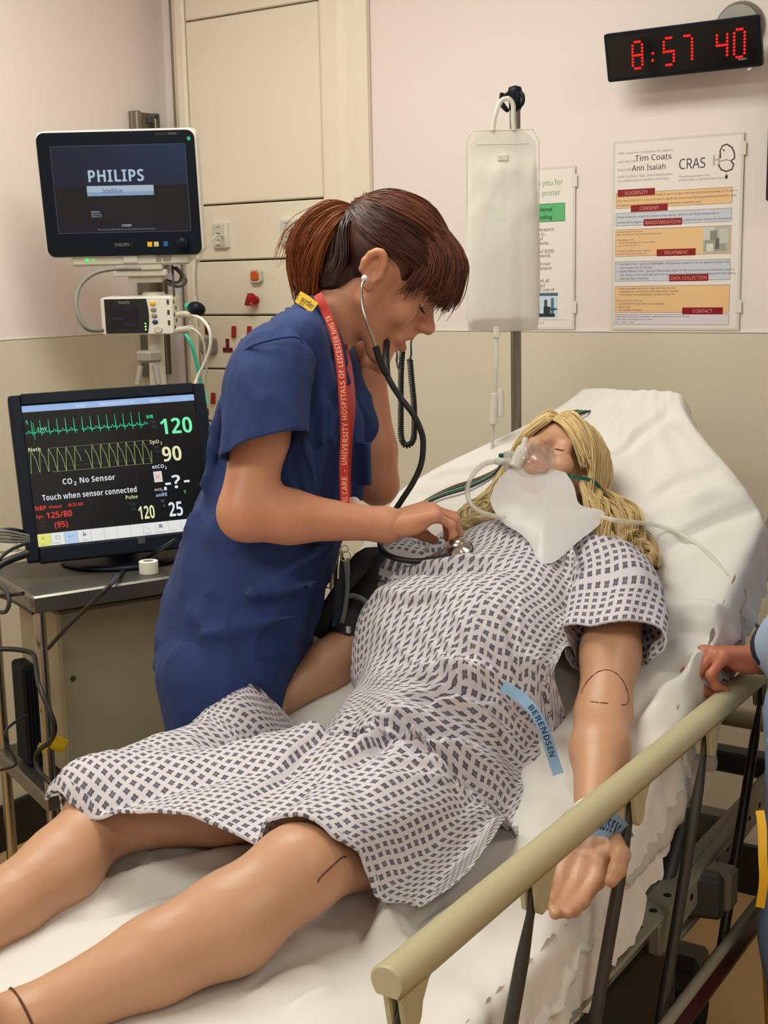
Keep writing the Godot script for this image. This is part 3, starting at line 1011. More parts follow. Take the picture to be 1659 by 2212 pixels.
	g = Geo.new(); g.xf = X
	g.box(Vector3(0.083, -0.158, -0.0065), Vector3(0.012, 0.014, 0.002), 0.0)
	g.box(Vector3(0.104, -0.158, -0.0065), Vector3(0.02, 0.012, 0.002), 0.0)
	part("port", g, M.grey, t)
	# wall channel and arm that carry it
	t = thing("support_bracket", "grey wall channel and jointed bracket holding up the upper monitor", "bracket", Vector3(-2.70, 1.5, 0.13))
	g = Geo.new()
	for s in [-1, 1]: g.box(Vector3(-2.712, 1.63, 0.115 + s * 0.038), Vector3(0.03, 0.76, 0.022), 0.003)
	g.box(Vector3(-2.722, 1.63, 0.115), Vector3(0.012, 0.76, 0.1), 0.001)
	part("wall_channel", g, M.steel, t)
	g = Geo.new()
	g.box(Vector3(-2.69, 1.985, 0.118), Vector3(0.014, 0.02, 0.022), 0.003)
	g.cyl(Vector3(-2.70, 2.0, 0.085), Vector3(-2.692, 2.0, 0.085), 0.006)
	part("channel_bolt", g, M.darkgrey, t)
	var down: Vector3 = X * Vector3(0.03, -0.18, -0.06)
	g = Geo.new(); g.xf = Transform3D(X.basis, Vector3.ZERO)
	var lo: Vector3 = X.basis.inverse() * down
	g.box(lo, Vector3(0.12, 0.016, 0.1), 0.003)
	g.box(lo + Vector3(0.0, -0.016, 0.0), Vector3(0.14, 0.018, 0.09), 0.004)
	g.box(lo + Vector3(0.01, -0.034, 0.0), Vector3(0.09, 0.016, 0.07), 0.004)
	part("tilt_plate", g, M.offwhite, t)
	var col := Vector3(-2.363, 1.503, 0.486)
	g = Geo.new()
	g.cyl(Vector3(col.x, 1.50, col.z), Vector3(col.x, 1.425, col.z), 0.03, -1, 24)
	g.cyl(Vector3(col.x, 1.10, col.z), Vector3(col.x, 1.43, col.z), 0.021, -1, 24)
	part("column", g, M.white, t)
	g = Geo.new()
	g.tube(PackedVector3Array([Vector3(col.x, 1.47, col.z), Vector3(col.x - 0.1, 1.47, col.z - 0.18), Vector3(-2.70, 1.47, 0.115)]), 0.022, 12)
	part("arm", g, M.offwhite, t)
	g = Geo.new()
	g.box(Vector3(-2.324, 1.339, 0.556), Vector3(0.05, 0.03, 0.05), 0.006)
	for q in [[Vector3(-2.326, 1.317, 0.587), Vector3(-2.328, 1.269, 0.598)], [Vector3(-2.294, 1.316, 0.566), Vector3(-2.283, 1.270, 0.569)]]:
		g.tube(PackedVector3Array([q[0], q[1]]), 0.008, 8)
	part("lower_clamp", g, mat(Color(0.58, 0.55, 0.5), 0.5), t)
	# measurement module
	at = Vector3(-2.343, 1.441, 0.572)
	X = pose(at, 0.50, 0.05)
	t = thing("measurement_module", "small white measuring module with a dark display hanging below the upper monitor", "medical device", at)
	g = Geo.new(); g.xf = X
	g.prism(rrect(0.186, 0.095, 0.008, 4), -0.08, 0.0, 0.003)
	part("housing", g, M.white, t)
	p = Pic.new(320, 256, Color(0.10, 0.115, 0.115))
	p.text("PHILIPS", 104, 34, 24, Color(0.6, 0.62, 0.62), true, 0.9)
	p.rect(40, 58, 206, 160, Color(0.03, 0.05, 0.10))
	p.text("I  1mV", 140, 82, 18, Color(0.25, 0.35, 0.5))
	p.text("STANDBY", 54, 150, 18, Color(0.25, 0.35, 0.5))
	p.text("Press key", 140, 196, 18, Color(0.25, 0.35, 0.5))
	g = Geo.new(); g.xf = X
	var fp := PackedVector2Array([Vector2(-0.082, -0.043), Vector2(0.026, -0.043), Vector2(0.03, -0.02), Vector2(0.031, 0.0), Vector2(0.03, 0.02), Vector2(0.026, 0.043), Vector2(-0.082, 0.043)])
	g.prism(fp, 0.0, 0.0015)
	pm = mat(Color.WHITE, 0.35); pm.albedo_texture = p.tex()
	part("screen", g, pm, t)
	for k in 3:
		g = Geo.new(); g.xf = X
		g.cyl(Vector3(0.021, -0.019 - 0.0075 * k, 0.001), Vector3(0.021, -0.019 - 0.0075 * k, 0.0025), 0.0022, -1, 10)
		part("status_led", g, glow([Color(0.3, 1.0, 0.6), Color(1.0, 0.75, 0.3), Color(0.5, 1.0, 0.6)][k], 1.6), t)
	for k in 4:
		g = Geo.new(); g.xf = X
		g.lathe([Vector2(0.0066, 0), Vector2(0.0066, 0.002), Vector2(0.005, 0.0035), Vector2(0, 0.0036)], 16, Transform3D(Basis(Vector3.RIGHT, PI / 2) * Basis.from_scale(Vector3(1.15, 1, 0.8)), Vector3(0.043 + 0.001 * k, 0.031 - 0.0155 * k, 0)))
		part("button", g, [M.yellow, M.grey, M.grey, mat(Color(0.10, 0.20, 0.42), 0.4)][k], t)
	g = Geo.new(); g.xf = X
	g.lathe([Vector2(0.0115, 0), Vector2(0.0115, 0.002), Vector2(0.009, 0.003), Vector2(0.006, 0.002), Vector2(0, 0.002)], 20, Transform3D(Basis(Vector3.RIGHT, PI / 2) * Basis.from_scale(Vector3(1, 1, 0.8)), Vector3(0.053, -0.034, 0)))
	part("menu_key", g, M.offwhite, t)
	g = Geo.new(); g.xf = X
	for k in 5: g.cyl(Vector3(0.0925, 0.033 - 0.016 * k, -0.012 - 0.02 * (k % 2)), Vector3(0.0945, 0.033 - 0.016 * k, -0.012 - 0.02 * (k % 2)), 0.005, -1, 12)
	for k in 3: g.box(Vector3(0.0815, 0.034 - 0.026 * k, 0.0004), Vector3(0.006, 0.012, 0.001), 0.0)
	part("connector_port", g, M.darkgrey, t)
	g = Geo.new()
	g.tube(curve([Vector3(-2.250, 1.442, 0.522), Vector3(-2.215, 1.445, 0.534), Vector3(-2.187, 1.443, 0.541)]), 0.008, 10)
	g.tube(curve([Vector3(-2.247, 1.404, 0.528), Vector3(-2.211, 1.407, 0.540), Vector3(-2.186, 1.410, 0.547)]), 0.0085, 10)
	part("lead_plug", g, M.offwhite, t)
	# leads round the monitor
	cable("monitor_cable", [Vector3(-2.301, 1.558, 0.592), Vector3(-2.335, 1.559, 0.638), Vector3(-2.367, 1.549, 0.686), Vector3(-2.388, 1.518, 0.718), Vector3(-2.385, 1.477, 0.737), Vector3(-2.374, 1.438, 0.738), Vector3(-2.368, 1.413, 0.716), Vector3(-2.391, 1.408, 0.647)], 0.0052, M.grey, "thick grey cable curving left from the monitor down to the small module")
	cable("monitor_cable", [Vector3(-2.293, 1.564, 0.487), Vector3(-2.275, 1.534, 0.506), Vector3(-2.269, 1.488, 0.512)], 0.003, M.darkgrey, "dark lead dropping straight down between the monitor and the module")
	cable("monitor_cable", [Vector3(-2.285, 1.560, 0.483), Vector3(-2.251, 1.536, 0.490), Vector3(-2.248, 1.522, 0.491), Vector3(-2.262, 1.513, 0.502), Vector3(-2.297, 1.519, 0.500)], 0.0042, M.darkgrey, "outer dark loop of lead under the monitor's right corner")
	cable("monitor_cable", [Vector3(-2.303, 1.560, 0.470), Vector3(-2.272, 1.541, 0.479), Vector3(-2.278, 1.523, 0.486), Vector3(-2.314, 1.528, 0.485)], 0.0036, M.darkgrey, "inner dark loop of lead under the monitor's right corner")
	cable("data_lead", [Vector3(-2.481, 1.652, 0.065), Vector3(-2.338, 1.646, 0.256), Vector3(-2.316, 1.630, 0.306), Vector3(-2.300, 1.591, 0.364), Vector3(-2.309, 1.558, 0.378), Vector3(-2.304, 1.486, 0.390)], 0.0028, M.white, "thin white lead from the data outlet down behind the monitor", "lead")
	cable("sensor_lead", [Vector3(-2.187, 1.443, 0.541), Vector3(-2.152, 1.432, 0.544), Vector3(-2.128, 1.407, 0.546), Vector3(-2.129, 1.369, 0.543), Vector3(-2.149, 1.329, 0.540), Vector3(-2.175, 1.292, 0.541), Vector3(-2.182, 1.258, 0.553)], 0.0042, M.white, "white lead looping out from the upper plug of the module", "lead")
	cable("sensor_lead", [Vector3(-2.186, 1.410, 0.547), Vector3(-2.163, 1.400, 0.547), Vector3(-2.157, 1.374, 0.535), Vector3(-2.164, 1.339, 0.524), Vector3(-2.172, 1.304, 0.512), Vector3(-2.187, 1.256, 0.508)], 0.003, M.offwhite, "thin off-white lead from the lower plug of the module", "lead")
	cable("sensor_lead", [Vector3(-2.219, 1.438, 0.526), Vector3(-2.195, 1.422, 0.526), Vector3(-2.167, 1.406, 0.535)], 0.0018, M.offwhite, "short fine lead crossing between the module's two plugs", "lead")
	cable("oxygen_hose", [Vector3(-2.197, 1.396, 0.557), Vector3(-2.183, 1.373, 0.553), Vector3(-2.182, 1.328, 0.538), Vector3(-2.184, 1.281, 0.525), Vector3(-2.171, 1.246, 0.524), Vector3(-2.163, 1.221, 0.524)], 0.0045, M.mint, "mint green tube hanging down past the lower monitor's corner", "tube")
	var b := Vector3(-2.179, 1.457, 0.532)
	t = thing("rubber_bulb", "black rubber inflation bulb with a green collar beside the module", "bulb", b)
	g = Geo.new()
	g.ball(b, Vector3(0.026, 0.018, 0.018), 12, Basis(Vector3.BACK, -0.2))
	part("bulb", g, M.black, t)
	g = Geo.new()
	g.cyl(b + Vector3(-0.032, 0.008, 0.002), b + Vector3(-0.02, 0.005, 0.001), 0.008, 0.011)
	part("collar", g, M.mint, t)
	lower_monitor()


func lower_monitor() -> void:
	var c := Vector3(-2.027, 1.125, 0.982)
	var X := pose(c, 0.949, -0.331, 0.02)
	var t := thing("vital_signs_monitor", "lower black flat monitor on the trolley showing coloured vital sign traces", "monitor", c)
	var g := Geo.new(); g.xf = X
	g.prism(rrect(0.425, 0.362, 0.008, 4), -0.032, -0.006, 0.003)
	g.prism(rrect(0.36, 0.28, 0.02, 4), -0.058, -0.032)
	part("housing", g, M.blackmatt, t)
	g = Geo.new(); g.xf = X
	for s in [-1, 1]:
		g.box(Vector3(s * 0.201, -0.004, 0.0), Vector3(0.026, 0.362, 0.016), 0.003)
	g.box(Vector3(0, 0.167, 0.0), Vector3(0.377, 0.026, 0.016), 0.003)
	g.box(Vector3(0, -0.172, 0.0), Vector3(0.377, 0.034, 0.016), 0.003)
	part("bezel", g, M.black, t)
	var p := Pic.new(1180, 966, Color(0.02, 0.026, 0.038))
	var W := Color(0.90, 0.93, 0.95); var G := Color(0.25, 0.95, 0.60); var Y := Color(0.86, 0.88, 0.66); var R := Color(0.95, 0.22, 0.20); var dim := Color(0.16, 0.26, 0.24)
	p.rect(0, 0, 1180, 44, Color(0.62, 0.74, 0.92))
	p.text("Adult", 360, 34, 28, W, false, 1.0); p.text("08/08/2015 08:57 AM", 520, 34, 28, W, false, 0.9); p.text("Demo", 866, 34, 28, W); p.text("^", 1110, 38, 30, W)
	# heart trace
	p.text("1", 12, 128, 38, G, true)
	p.text("1mV", 84, 178, 34, Color(0.55, 0.95, 0.72), true, 0.9)
	var pts := []
	var x := 10.0
	while x < 832.0:
		var ph := fposmod((x - 50.0) / 56.0, 1.0)
		var y := 196.0 - 18.0 * exp(-pow((ph - 0.62) / 0.1, 2)) - 10.0 * exp(-pow((ph - 0.88) / 0.05, 2)) + 4.0 * sin(x * 0.9)
		if ph < 0.06: y -= 92.0 * (1.0 - absf(ph - 0.03) / 0.03)
		elif ph < 0.12: y += 26.0 * (1.0 - absf(ph - 0.09) / 0.03)
		if absf(x - 366.0) > 14.0: pts.append(Vector2(x, y - 6.0))
		elif pts.size():
			p.line(pts, 3.6, Color(0.13, 0.80, 0.56)); pts = []
		x += 1.6
	p.line(pts, 3.6, Color(0.13, 0.80, 0.56))
	p.line([Vector2(64, 120), Vector2(64, 236)], 4.0, Color(0.13, 0.80, 0.56))
	p.text("HR", 826, 150, 36, G, true, 1.05)
	p.text("130", 848, 186, 26, dim, true); p.text("50", 862, 220, 26, dim, true)
	p.text("120", 910, 270, 154, Color(0.48, 0.98, 0.72), true, 0.92)
	# pulse trace
	p.text("Pleth", 8, 316, 36, Y, true, 0.95)
	for q in [[302, 2.4, Color(0.55, 0.58, 0.38)], [330, 1.6, Color(0.28, 0.32, 0.28)], [432, 1.6, Color(0.30, 0.36, 0.30)], [466, 2.4, Color(0.62, 0.64, 0.42)]]:
		p.line([Vector2(150, q[0]), Vector2(828, q[0])], q[1], q[2])
	pts = []
	x = 10.0
	while x < 832.0:
		var ph := fposmod((x - 12.0) / 58.0, 1.0)
		var up := sin(ph / 0.28 * PI / 2) if ph < 0.28 else cos((ph - 0.28) / 0.72 * PI * 0.5) * (1.0 - 0.12 * sin((ph - 0.28) / 0.72 * TAU))
		up = pow(clampf(up, 0.0, 1.0), 1.3)
		if absf(x - 366.0) > 16.0: pts.append(Vector2(x, 464.0 - 160.0 * up))
		elif pts.size():
			p.line(pts, 3.0, Color(0.72, 0.82, 0.48)); pts = []
		x += 1.6
	p.line(pts, 3.0, Color(0.72, 0.82, 0.48))
	p.text("SpO", 826, 330, 36, Y, true); p.text("2", 900, 340, 26, Y, true)
	p.text("100", 846, 366, 26, dim, true); p.text("90", 862, 398, 26, dim, true)
	p.text("90", 900, 462, 144, Color(0.93, 0.93, 0.72), true, 0.90)
	p.text("CO", 206, 558, 54, W, true, 0.92); p.text("2", 280, 570, 36, W, true)
	p.text("No Sensor", 318, 558, 54, W, true, 0.92)
	p.text("Touch when sensor connected", 62, 656, 54, W, true, 0.81)
	p.text("etCO", 820, 506, 36, W, true); p.text("2", 908, 516, 26, W, true)
	p.rect(824, 526, 58, 76, Color(0.92, 0.86, 0.84))
	p.line([Vector2(836, 548), Vector2(868, 580)], 4.0, Color(0.8, 0.45, 0.42)); p.line([Vector2(868, 548), Vector2(836, 580)], 4.0, Color(0.8, 0.45, 0.42))
	p.rect(896, 612, 40, 16, W); p.rect(1028, 606, 40, 16, W)
	p.text("?", 942, 656, 130, W, true, 1.1)
	p.text("imCO", 816, 662, 24, W, true, 0.8); p.text("2", 866, 668, 18, W, true); p.rect(884, 640, 18, 24, W)
	p.text("T", 1016, 702, 34, Color(0.2, 0.9, 0.45), true)
	p.text("awRR", 820, 704, 34, Color(0.70, 0.78, 0.92), true, 0.9)
	p.text("30", 848, 744, 24, Color(0.35, 0.42, 0.52), true); p.text("8", 862, 778, 24, Color(0.35, 0.42, 0.52), true)
	p.text("25", 894, 850, 138, W, true, 0.68)
	p.text("NBP", 6, 718, 40, R, true, 0.94); p.text("Manual", 98, 712, 26, R, true, 0.9); p.text("09:32 AM", 224, 712, 28, R, true, 0.85)
	p.text("Sys.", 8, 770, 30, R, true, 0.95)
	p.text("125/80", 74, 778, 58, R, true, 0.94)
	p.text("160", 20, 806, 26, Color(0.30, 0.08, 0.10), true); p.text("90", 34, 838, 26, Color(0.30, 0.08, 0.10), true)
	p.text("(95)", 120, 846, 56, R, true, 0.9)
	p.text("Pulse", 612, 700, 34, Y, true, 0.98)
	p.text("130", 630, 746, 26, dim, true); p.text("50", 644, 782, 26, dim, true)
	p.text("120", 684, 848, 126, Color(0.93, 0.93, 0.72), true, 0.56)
	# soft keys
	p.rect(0, 878, 1180, 84, Color(0.92, 0.92, 0.90))
	p.rect(2, 880, 84, 80, Color(0.90, 0.90, 0.45))
	p.rect(176, 880, 86, 80, Color(0.72, 0.82, 0.93))
	for k in 14: p.rect(86 + 88 * k, 878, 3, 84, Color(0.70, 0.74, 0.80))
	var kk := Color(0.55, 0.58, 0.62)
	for q in [["Main", 16], ["Patient", 98], ["Start", 290], ["Graph", 712], ["Screen", 800], ["Setup", 890]]: p.text(q[0], q[1], 954, 17, kk)
	p.line([Vector2(120, 900), Vector2(120, 922), Vector2(140, 922), Vector2(146, 902), Vector2(122, 900)], 3.0, kk)
	p.text("<<", 196, 926, 34, Color(0.45, 0.62, 0.85), true)
	p.line([Vector2(306, 892), Vector2(298, 922)], 4.0, Color(0.2, 0.3, 0.4)); p.disc(312, 912, 7, Color(0.2, 0.4, 0.6))
	p.rect(812, 896, 26, 24, kk); p.line([Vector2(716, 900), Vector2(750, 924)], 2.0, kk)
	p.rect(26, 900, 18, 14, Color(0.75, 0.72, 0.4))
	g = Geo.new(); g.xf = X
	g.quad(Vector3(-0.188, -0.154, 0.001), Vector3(0.188, -0.154, 0.001), Vector3(0.188, 0.154, 0.001), Vector3(-0.188, 0.154, 0.001))
	part("screen", g, screen_mat(p, 0.9), t)
	g = Geo.new(); g.xf = X
	g.box(Vector3(0.028, -0.1625, 0.0085), Vector3(0.016, 0.016, 0.001), 0.0003)
	part("badge", g, M.darkgrey, t)
	area_lamp("vital_signs_screen_light", X * Vector3(0, 0, 0.006), 0.36, 0.29, 0.012, Color(0.7, 0.85, 1.0), X.basis * Basis(Vector3.UP, PI))
	# foot
	var top := 0.91
	var b := Vector3(-2.075, 0.910, 0.940)
	g = Geo.new()
	g.lathe([Vector2(0.0, 0.001), Vector2(0.132, 0.001), Vector2(0.134, 0.006), Vector2(0.128, 0.013), Vector2(0.07, 0.02), Vector2(0.0, 0.024)], 40, Transform3D(Basis.from_scale(Vector3(1, 1, 1)), Vector3(b.x, top, b.z)))
	part("foot", g, M.black, t)
	g = Geo.new()
	var neck := X * Vector3(0, -0.1, -0.05)
	g.tube(PackedVector3Array([Vector3(b.x, top + 0.015, b.z), Vector3(b.x, top + 0.07, b.z), neck]), 0.035, 14)
	part("neck", g, M.blackmatt, t)


func trolley() -> void:
	var Y := 0.91
	var fl := Vector3(-1.979, 0.910, 1.283)
	var fd := (Vector3(-1.868, 0.910, 1.027) - Vector3(-1.979, 0.910, 1.283)).normalized()
	var bd := Vector3(fd.z, 0, -fd.x)
	if bd.x > 0: bd = -bd
	var L := 0.72; var D := 0.34
	var t := thing("equipment_trolley", "steel two-shelf equipment trolley carrying the lower monitor", "trolley", fl + fd * L / 2 + bd * D / 2 - Vector3(0, Y, 0))
	var B := Basis(fd, Vector3.UP, -bd)
	for k in 2:
		var y: float = [Y, 0.49][k]
		var g := Geo.new(); g.xf = Transform3D(B, Vector3(fl.x, y, fl.z))
		g.box(Vector3(L / 2, -0.006, -D / 2), Vector3(L, 0.012, D), 0.002)
		part("shelf", g, M.dullsteel, t)
		g = Geo.new(); g.xf = Transform3D(B, Vector3(fl.x, y, fl.z))
		g.box(Vector3(L / 2, -0.018, 0.0), Vector3(L + 0.01, 0.036, 0.012), 0.004)
		g.box(Vector3(L / 2, -0.018, -D), Vector3(L + 0.01, 0.036, 0.012), 0.004)
		for s in [0.0, L]: g.box(Vector3(s, -0.018, -D / 2), Vector3(0.012, 0.036, D), 0.004)
		part("shelf_edge", g, M.steel, t)
	for sx in [0.012, L - 0.012]:
		for sz in [-0.012, -D + 0.012]:
			var g := Geo.new(); g.xf = Transform3D(B, Vector3(fl.x, 0, fl.z))
			g.cyl(Vector3(sx, 0.1, sz), Vector3(sx, Y - 0.004, sz), 0.0125, -1, 14)
			var leg := part("leg", g, M.chrome, t)
			g = Geo.new(); g.xf = Transform3D(B, Vector3(fl.x, 0, fl.z))
			g.cyl(Vector3(sx - 0.012, 0.045, sz), Vector3(sx + 0.012, 0.045, sz), 0.045, -1, 20)
			part("caster", g, M.blackmatt, t)
	# cabinet-like computer case on the lower shelf
	var q := Transform3D(B, Vector3(fl.x, 0.492, fl.z))
	t = thing("computer_case", "large cream metal equipment case standing on the trolley's lower shelf", "case", q * Vector3(0.32, 0, -0.2))
	var g := Geo.new(); g.xf = q
	g.box(Vector3(0.37, 0.185, -0.175), Vector3(0.62, 0.36, 0.26), 0.006)
	part("case", g, mat(Color(0.62, 0.58, 0.48), 0.5), t)
	g = Geo.new(); g.xf = q
	for s in [Vector2(0.085, 0.22), Vector2(0.085, 0.04), Vector2(0.63, 0.22), Vector2(0.63, 0.04)]:
		g = Geo.new(); g.xf = q
		g.cyl(Vector3(s.x, s.y, -0.0455), Vector3(s.x, s.y, -0.043), 0.006, -1, 12)
		part("screw", g, M.darkgrey, t)
	# dark upright unit beside it
	t = thing("black_power_unit", "slim black box standing on the lower shelf behind the trolley leg", "box", q * Vector3(0.02, 0, -0.25))
	g = Geo.new(); g.xf = q
	g.box(Vector3(0.032, 0.115, -0.20), Vector3(0.035, 0.225, 0.08), 0.006)
	part("shell", g, M.blackmatt, t)
	g = Geo.new(); g.xf = q
	for k in 4: g.box(Vector3(0.032 - 0.012 + 0.008 * k, 0.115, -0.1585), Vector3(0.003, 0.18, 0.003), 0.001)
	part("fin", g, M.black, t)
	var tape := Vector3(-1.920, 0.910, 1.015)
	t = thing("tape_roll", "roll of white surgical tape on the trolley's front edge", "tape", tape)
	g = Geo.new()
	g.lathe([Vector2(0.0115, 0.0), Vector2(0.0195, 0.0), Vector2(0.0205, 0.001), Vector2(0.0205, 0.026), Vector2(0.0195, 0.027), Vector2(0.0115, 0.027)], 28, Transform3D(Basis.IDENTITY, tape))
	part("tape", g, mat(Color(0.94, 0.92, 0.87), 0.8), t)
	g = Geo.new()
	g.lathe([Vector2(0.0115, 0.0265), Vector2(0.0115, 0.0005), Vector2(0.0105, 0.0005), Vector2(0.0105, 0.0265), Vector2(0.0115, 0.0265)], 24, Transform3D(Basis.IDENTITY, tape))
	part("core", g, M.offwhite, t)
	# yellow tag tied to a lead
	var yt := Vector3(-1.808, 0.667, 1.395)
	g = Geo.new()
	g.xf = pose(yt, 0.7, 0.1, -0.5)
	g.box(Vector3.ZERO, Vector3(0.026, 0.03, 0.001), 0.0003)
	g.xf = pose(Vector3(-1.856, 0.650, 1.394), 0.2, 0.1, -0.6)
	g.box(Vector3.ZERO, Vector3(0.02, 0.014, 0.001), 0.0003)
	single("cable_tag", g, mat(Color(0.75, 0.62, 0.05), 0.5), "yellow folded tag tied to a lead by the trolley leg", "tag")
	cable("power_lead", [Vector3(-1.823, 0.995, 1.030), Vector3(-1.999, 0.915, 0.963), Vector3(-1.957, 0.915, 1.060), Vector3(-1.679, 0.986, 1.363), Vector3(-1.718, 0.944, 1.385), Vector3(-1.788, 0.897, 1.369), Vector3(-1.877, 0.833, 1.344)], 0.0045, M.rubber, "black lead running over the trolley's front edge and down to the left", "lead")
	cable("power_lead", [Vector3(-2.049, 0.805, 1.342), Vector3(-2.010, 0.804, 1.316), Vector3(-1.963, 0.800, 1.310), Vector3(-1.894, 0.798, 1.363), Vector3(-1.826, 0.787, 1.418), Vector3(-1.793, 0.751, 1.428), Vector3(-1.781, 0.717, 1.427), Vector3(-1.799, 0.685, 1.422), Vector3(-1.848, 0.650, 1.413), Vector3(-1.846, 0.619, 1.418), Vector3(-1.809, 0.600, 1.422), Vector3(-1.801, 0.587, 1.419)], 0.005, M.rubber, "thick black lead winding down around the front leg of the trolley", "lead")
	cable("power_lead", [Vector3(-2.014, 0.658, 1.289), Vector3(-2.001, 0.656, 1.342), Vector3(-1.996, 0.645, 1.366), Vector3(-1.990, 0.622, 1.367), Vector3(-1.975, 0.594, 1.363), Vector3(-1.977, 0.580, 1.367), Vector3(-2.029, 0.563, 1.381)], 0.0028, M.rubber, "thin black lead snaking at the far left above the lower shelf", "lead")
	cable("power_lead", [Vector3(-2.137, 0.892, 1.259), Vector3(-2.033, 0.893, 1.288), Vector3(-1.946, 0.886, 1.317)], 0.003, M.rubber, "thin black lead slanting down to the leg below the trolley top", "lead")
	cable("power_lead", [Vector3(-2.057, 0.910, 1.325), Vector3(-2.011, 0.916, 1.317), Vector3(-1.965, 0.926, 1.321)], 0.004, M.rubber, "black lead hanging level just under the trolley's left edge", "lead")
	cable("power_lead", [Vector3(-2.051, 0.933, 1.316), Vector3(-2.018, 0.926, 1.320), Vector3(-2.002, 0.905, 1.326), Vector3(-2.016, 0.883, 1.327), Vector3(-2.051, 0.882, 1.327)], 0.0045, M.darkgrey, "grey loop of lead at the left end of the trolley", "lead")
	cable("power_lead", [Vector3(-2.147, 1.017, 1.239), Vector3(-2.131, 1.019, 1.204), Vector3(-2.121, 1.006, 1.164)], 0.004, M.rubber, "black lead coming in beside the lower monitor's left side", "lead")
	cable("power_lead", [Vector3(-1.982, 0.980, 1.382), Vector3(-1.977, 0.993, 1.351), Vector3(-1.971, 1.001, 1.297)], 0.0075, M.rubber, "thick black lead lying across the trolley's left corner", "lead")
	cable("power_lead", [Vector3(-1.976, 0.996, 1.374), Vector3(-1.987, 1.011, 1.329), Vector3(-2.004, 1.014, 1.267)], 0.0035, M.rubber, "thin black lead over the white plugs on the trolley", "lead")
	for k in 4:
		cable("grey_lead", [Vector3(-2.082, 1.017, 1.294) + Vector3(0, 0.006 * k, 0), Vector3(-2.069, 1.017, 1.261) + Vector3(0, 0.007 * k - 0.008, 0), Vector3(-2.079, 0.997, 1.199) + Vector3(0, 0.004 * k, 0)], 0.0032, M.grey, ["lowest", "second lowest", "second highest", "topmost"][k] + " of the grey leads bundled left of the lower monitor", "lead", "bundled grey leads on the trolley")
	var wp := Vector3(-2.357, 0.915, 1.026)
	t = thing("white_plug", "white plug block lying at the trolley's back left corner", "plug", wp)
	g = Geo.new(); g.xf = pose(wp, 0.5)
	g.box(Vector3(0, 0.02, 0), Vector3(0.06, 0.04, 0.04), 0.006)
	g.box(Vector3(0.045, 0.014, 0), Vector3(0.035, 0.02, 0.02), 0.005)
	part("plug_body", g, M.white, t)
	g = Geo.new(); g.xf = pose(Vector3(-2.293, 0.913, 1.044), 0.8)
	for k in 4: g.box(Vector3(0.004 * k, 0.001 + 0.0012 * k, -0.003 * k), Vector3(0.09, 0.001, 0.06), 0.0, Basis(Vector3.UP, 0.06 * k))
	single("paper_slip", g, M.white, "white paper slips under the lower monitor's left corner", "paper")

# ---------------------------------------------------------------- the bed: flat part along z, backrest raised 32 degrees from the hinge
const HZ := 1.40
const HY := 0.645
const TILT := 0.5585
const BX := -1.08

# point and normal of the mattress top at run t (0 at the hinge, rising towards the head)
func bed_at(x: float, t: float, h: float) -> Vector3:
	var soft := 0.08
	var a := TILT * smoothstep(-soft, soft, t)
	var z: float; var y: float
	if t <= -soft: z = HZ - t; y = HY
	elif t >= soft: z = HZ - t * cos(TILT); y = HY + t * sin(TILT)
	else:
		var f := (t + soft) / (2.0 * soft)
		var p := Vector2(HZ + soft, HY); var q := Vector2(HZ, HY); var r := Vector2(HZ - soft * cos(TILT), HY + soft * sin(TILT))
		var m := p.lerp(q, f).lerp(q.lerp(r, f), f)
		z = m.x; y = m.y
	return Vector3(x, y + h * cos(a), z + h * sin(a))

# back again: x, t, height
func bed_uv(p: Vector3) -> Vector3:
	var d := Vector2(HZ - p.z, p.y - HY)
	var along := Vector2(cos(TILT), sin(TILT))
	var half := Vector2(cos(TILT * 0.5), sin(TILT * 0.5))
	if d.dot(half) > 0.0: return Vector3(p.x, d.dot(along), d.dot(Vector2(-along.y, along.x)))
	return Vector3(p.x, d.x, d.y)

func half_width(t: float) -> float:
	return 0.385 if t < 0.80 else lerpf(0.385, 0.115, smoothstep(0.0, 1.0, (t - 0.80) / 0.36) * 0.45 + (t - 0.80) / 0.36 * 0.55)

var sheet_folds := []
var ns := FastNoiseLite.new()

func crease(list: Array, p: Vector3, q: Vector3, amp: float, wide: float) -> void:
	var a := bed_uv(p); var b := bed_uv(q)
	list.append([Vector2(a.x, a.y), Vector2(b.x, b.y), amp, wide])

func crease_height(list: Array, x: float, t: float) -> float:
	var s := 0.0
	var at := Vector2(x, t)
	for f in list:
		var p: Vector2 = f[0]; var d: Vector2 = f[1] - p
		var l := d.length_squared()
		var m := (at - p).dot(d) / l
		if m < -0.15 or m > 1.15: continue
		var w: float = f[3]
		var off := (at - p).cross(d) / sqrt(l)
		# a crease wavers a little along its run
		off += ns.get_noise_2d(m * 40.0 + w * 900.0, w * 3000.0) * w * 1.2
		if absf(off) > 3.0 * w: continue
		var ends := smoothstep(-0.12, 0.2, m) * smoothstep(1.12, 0.75, m)
		# steep on one side, soft on the other
		var k := off / (w * (0.6 if off > 0.0 else 1.4))
		s += f[2] * exp(-k * k) * ends
	return s

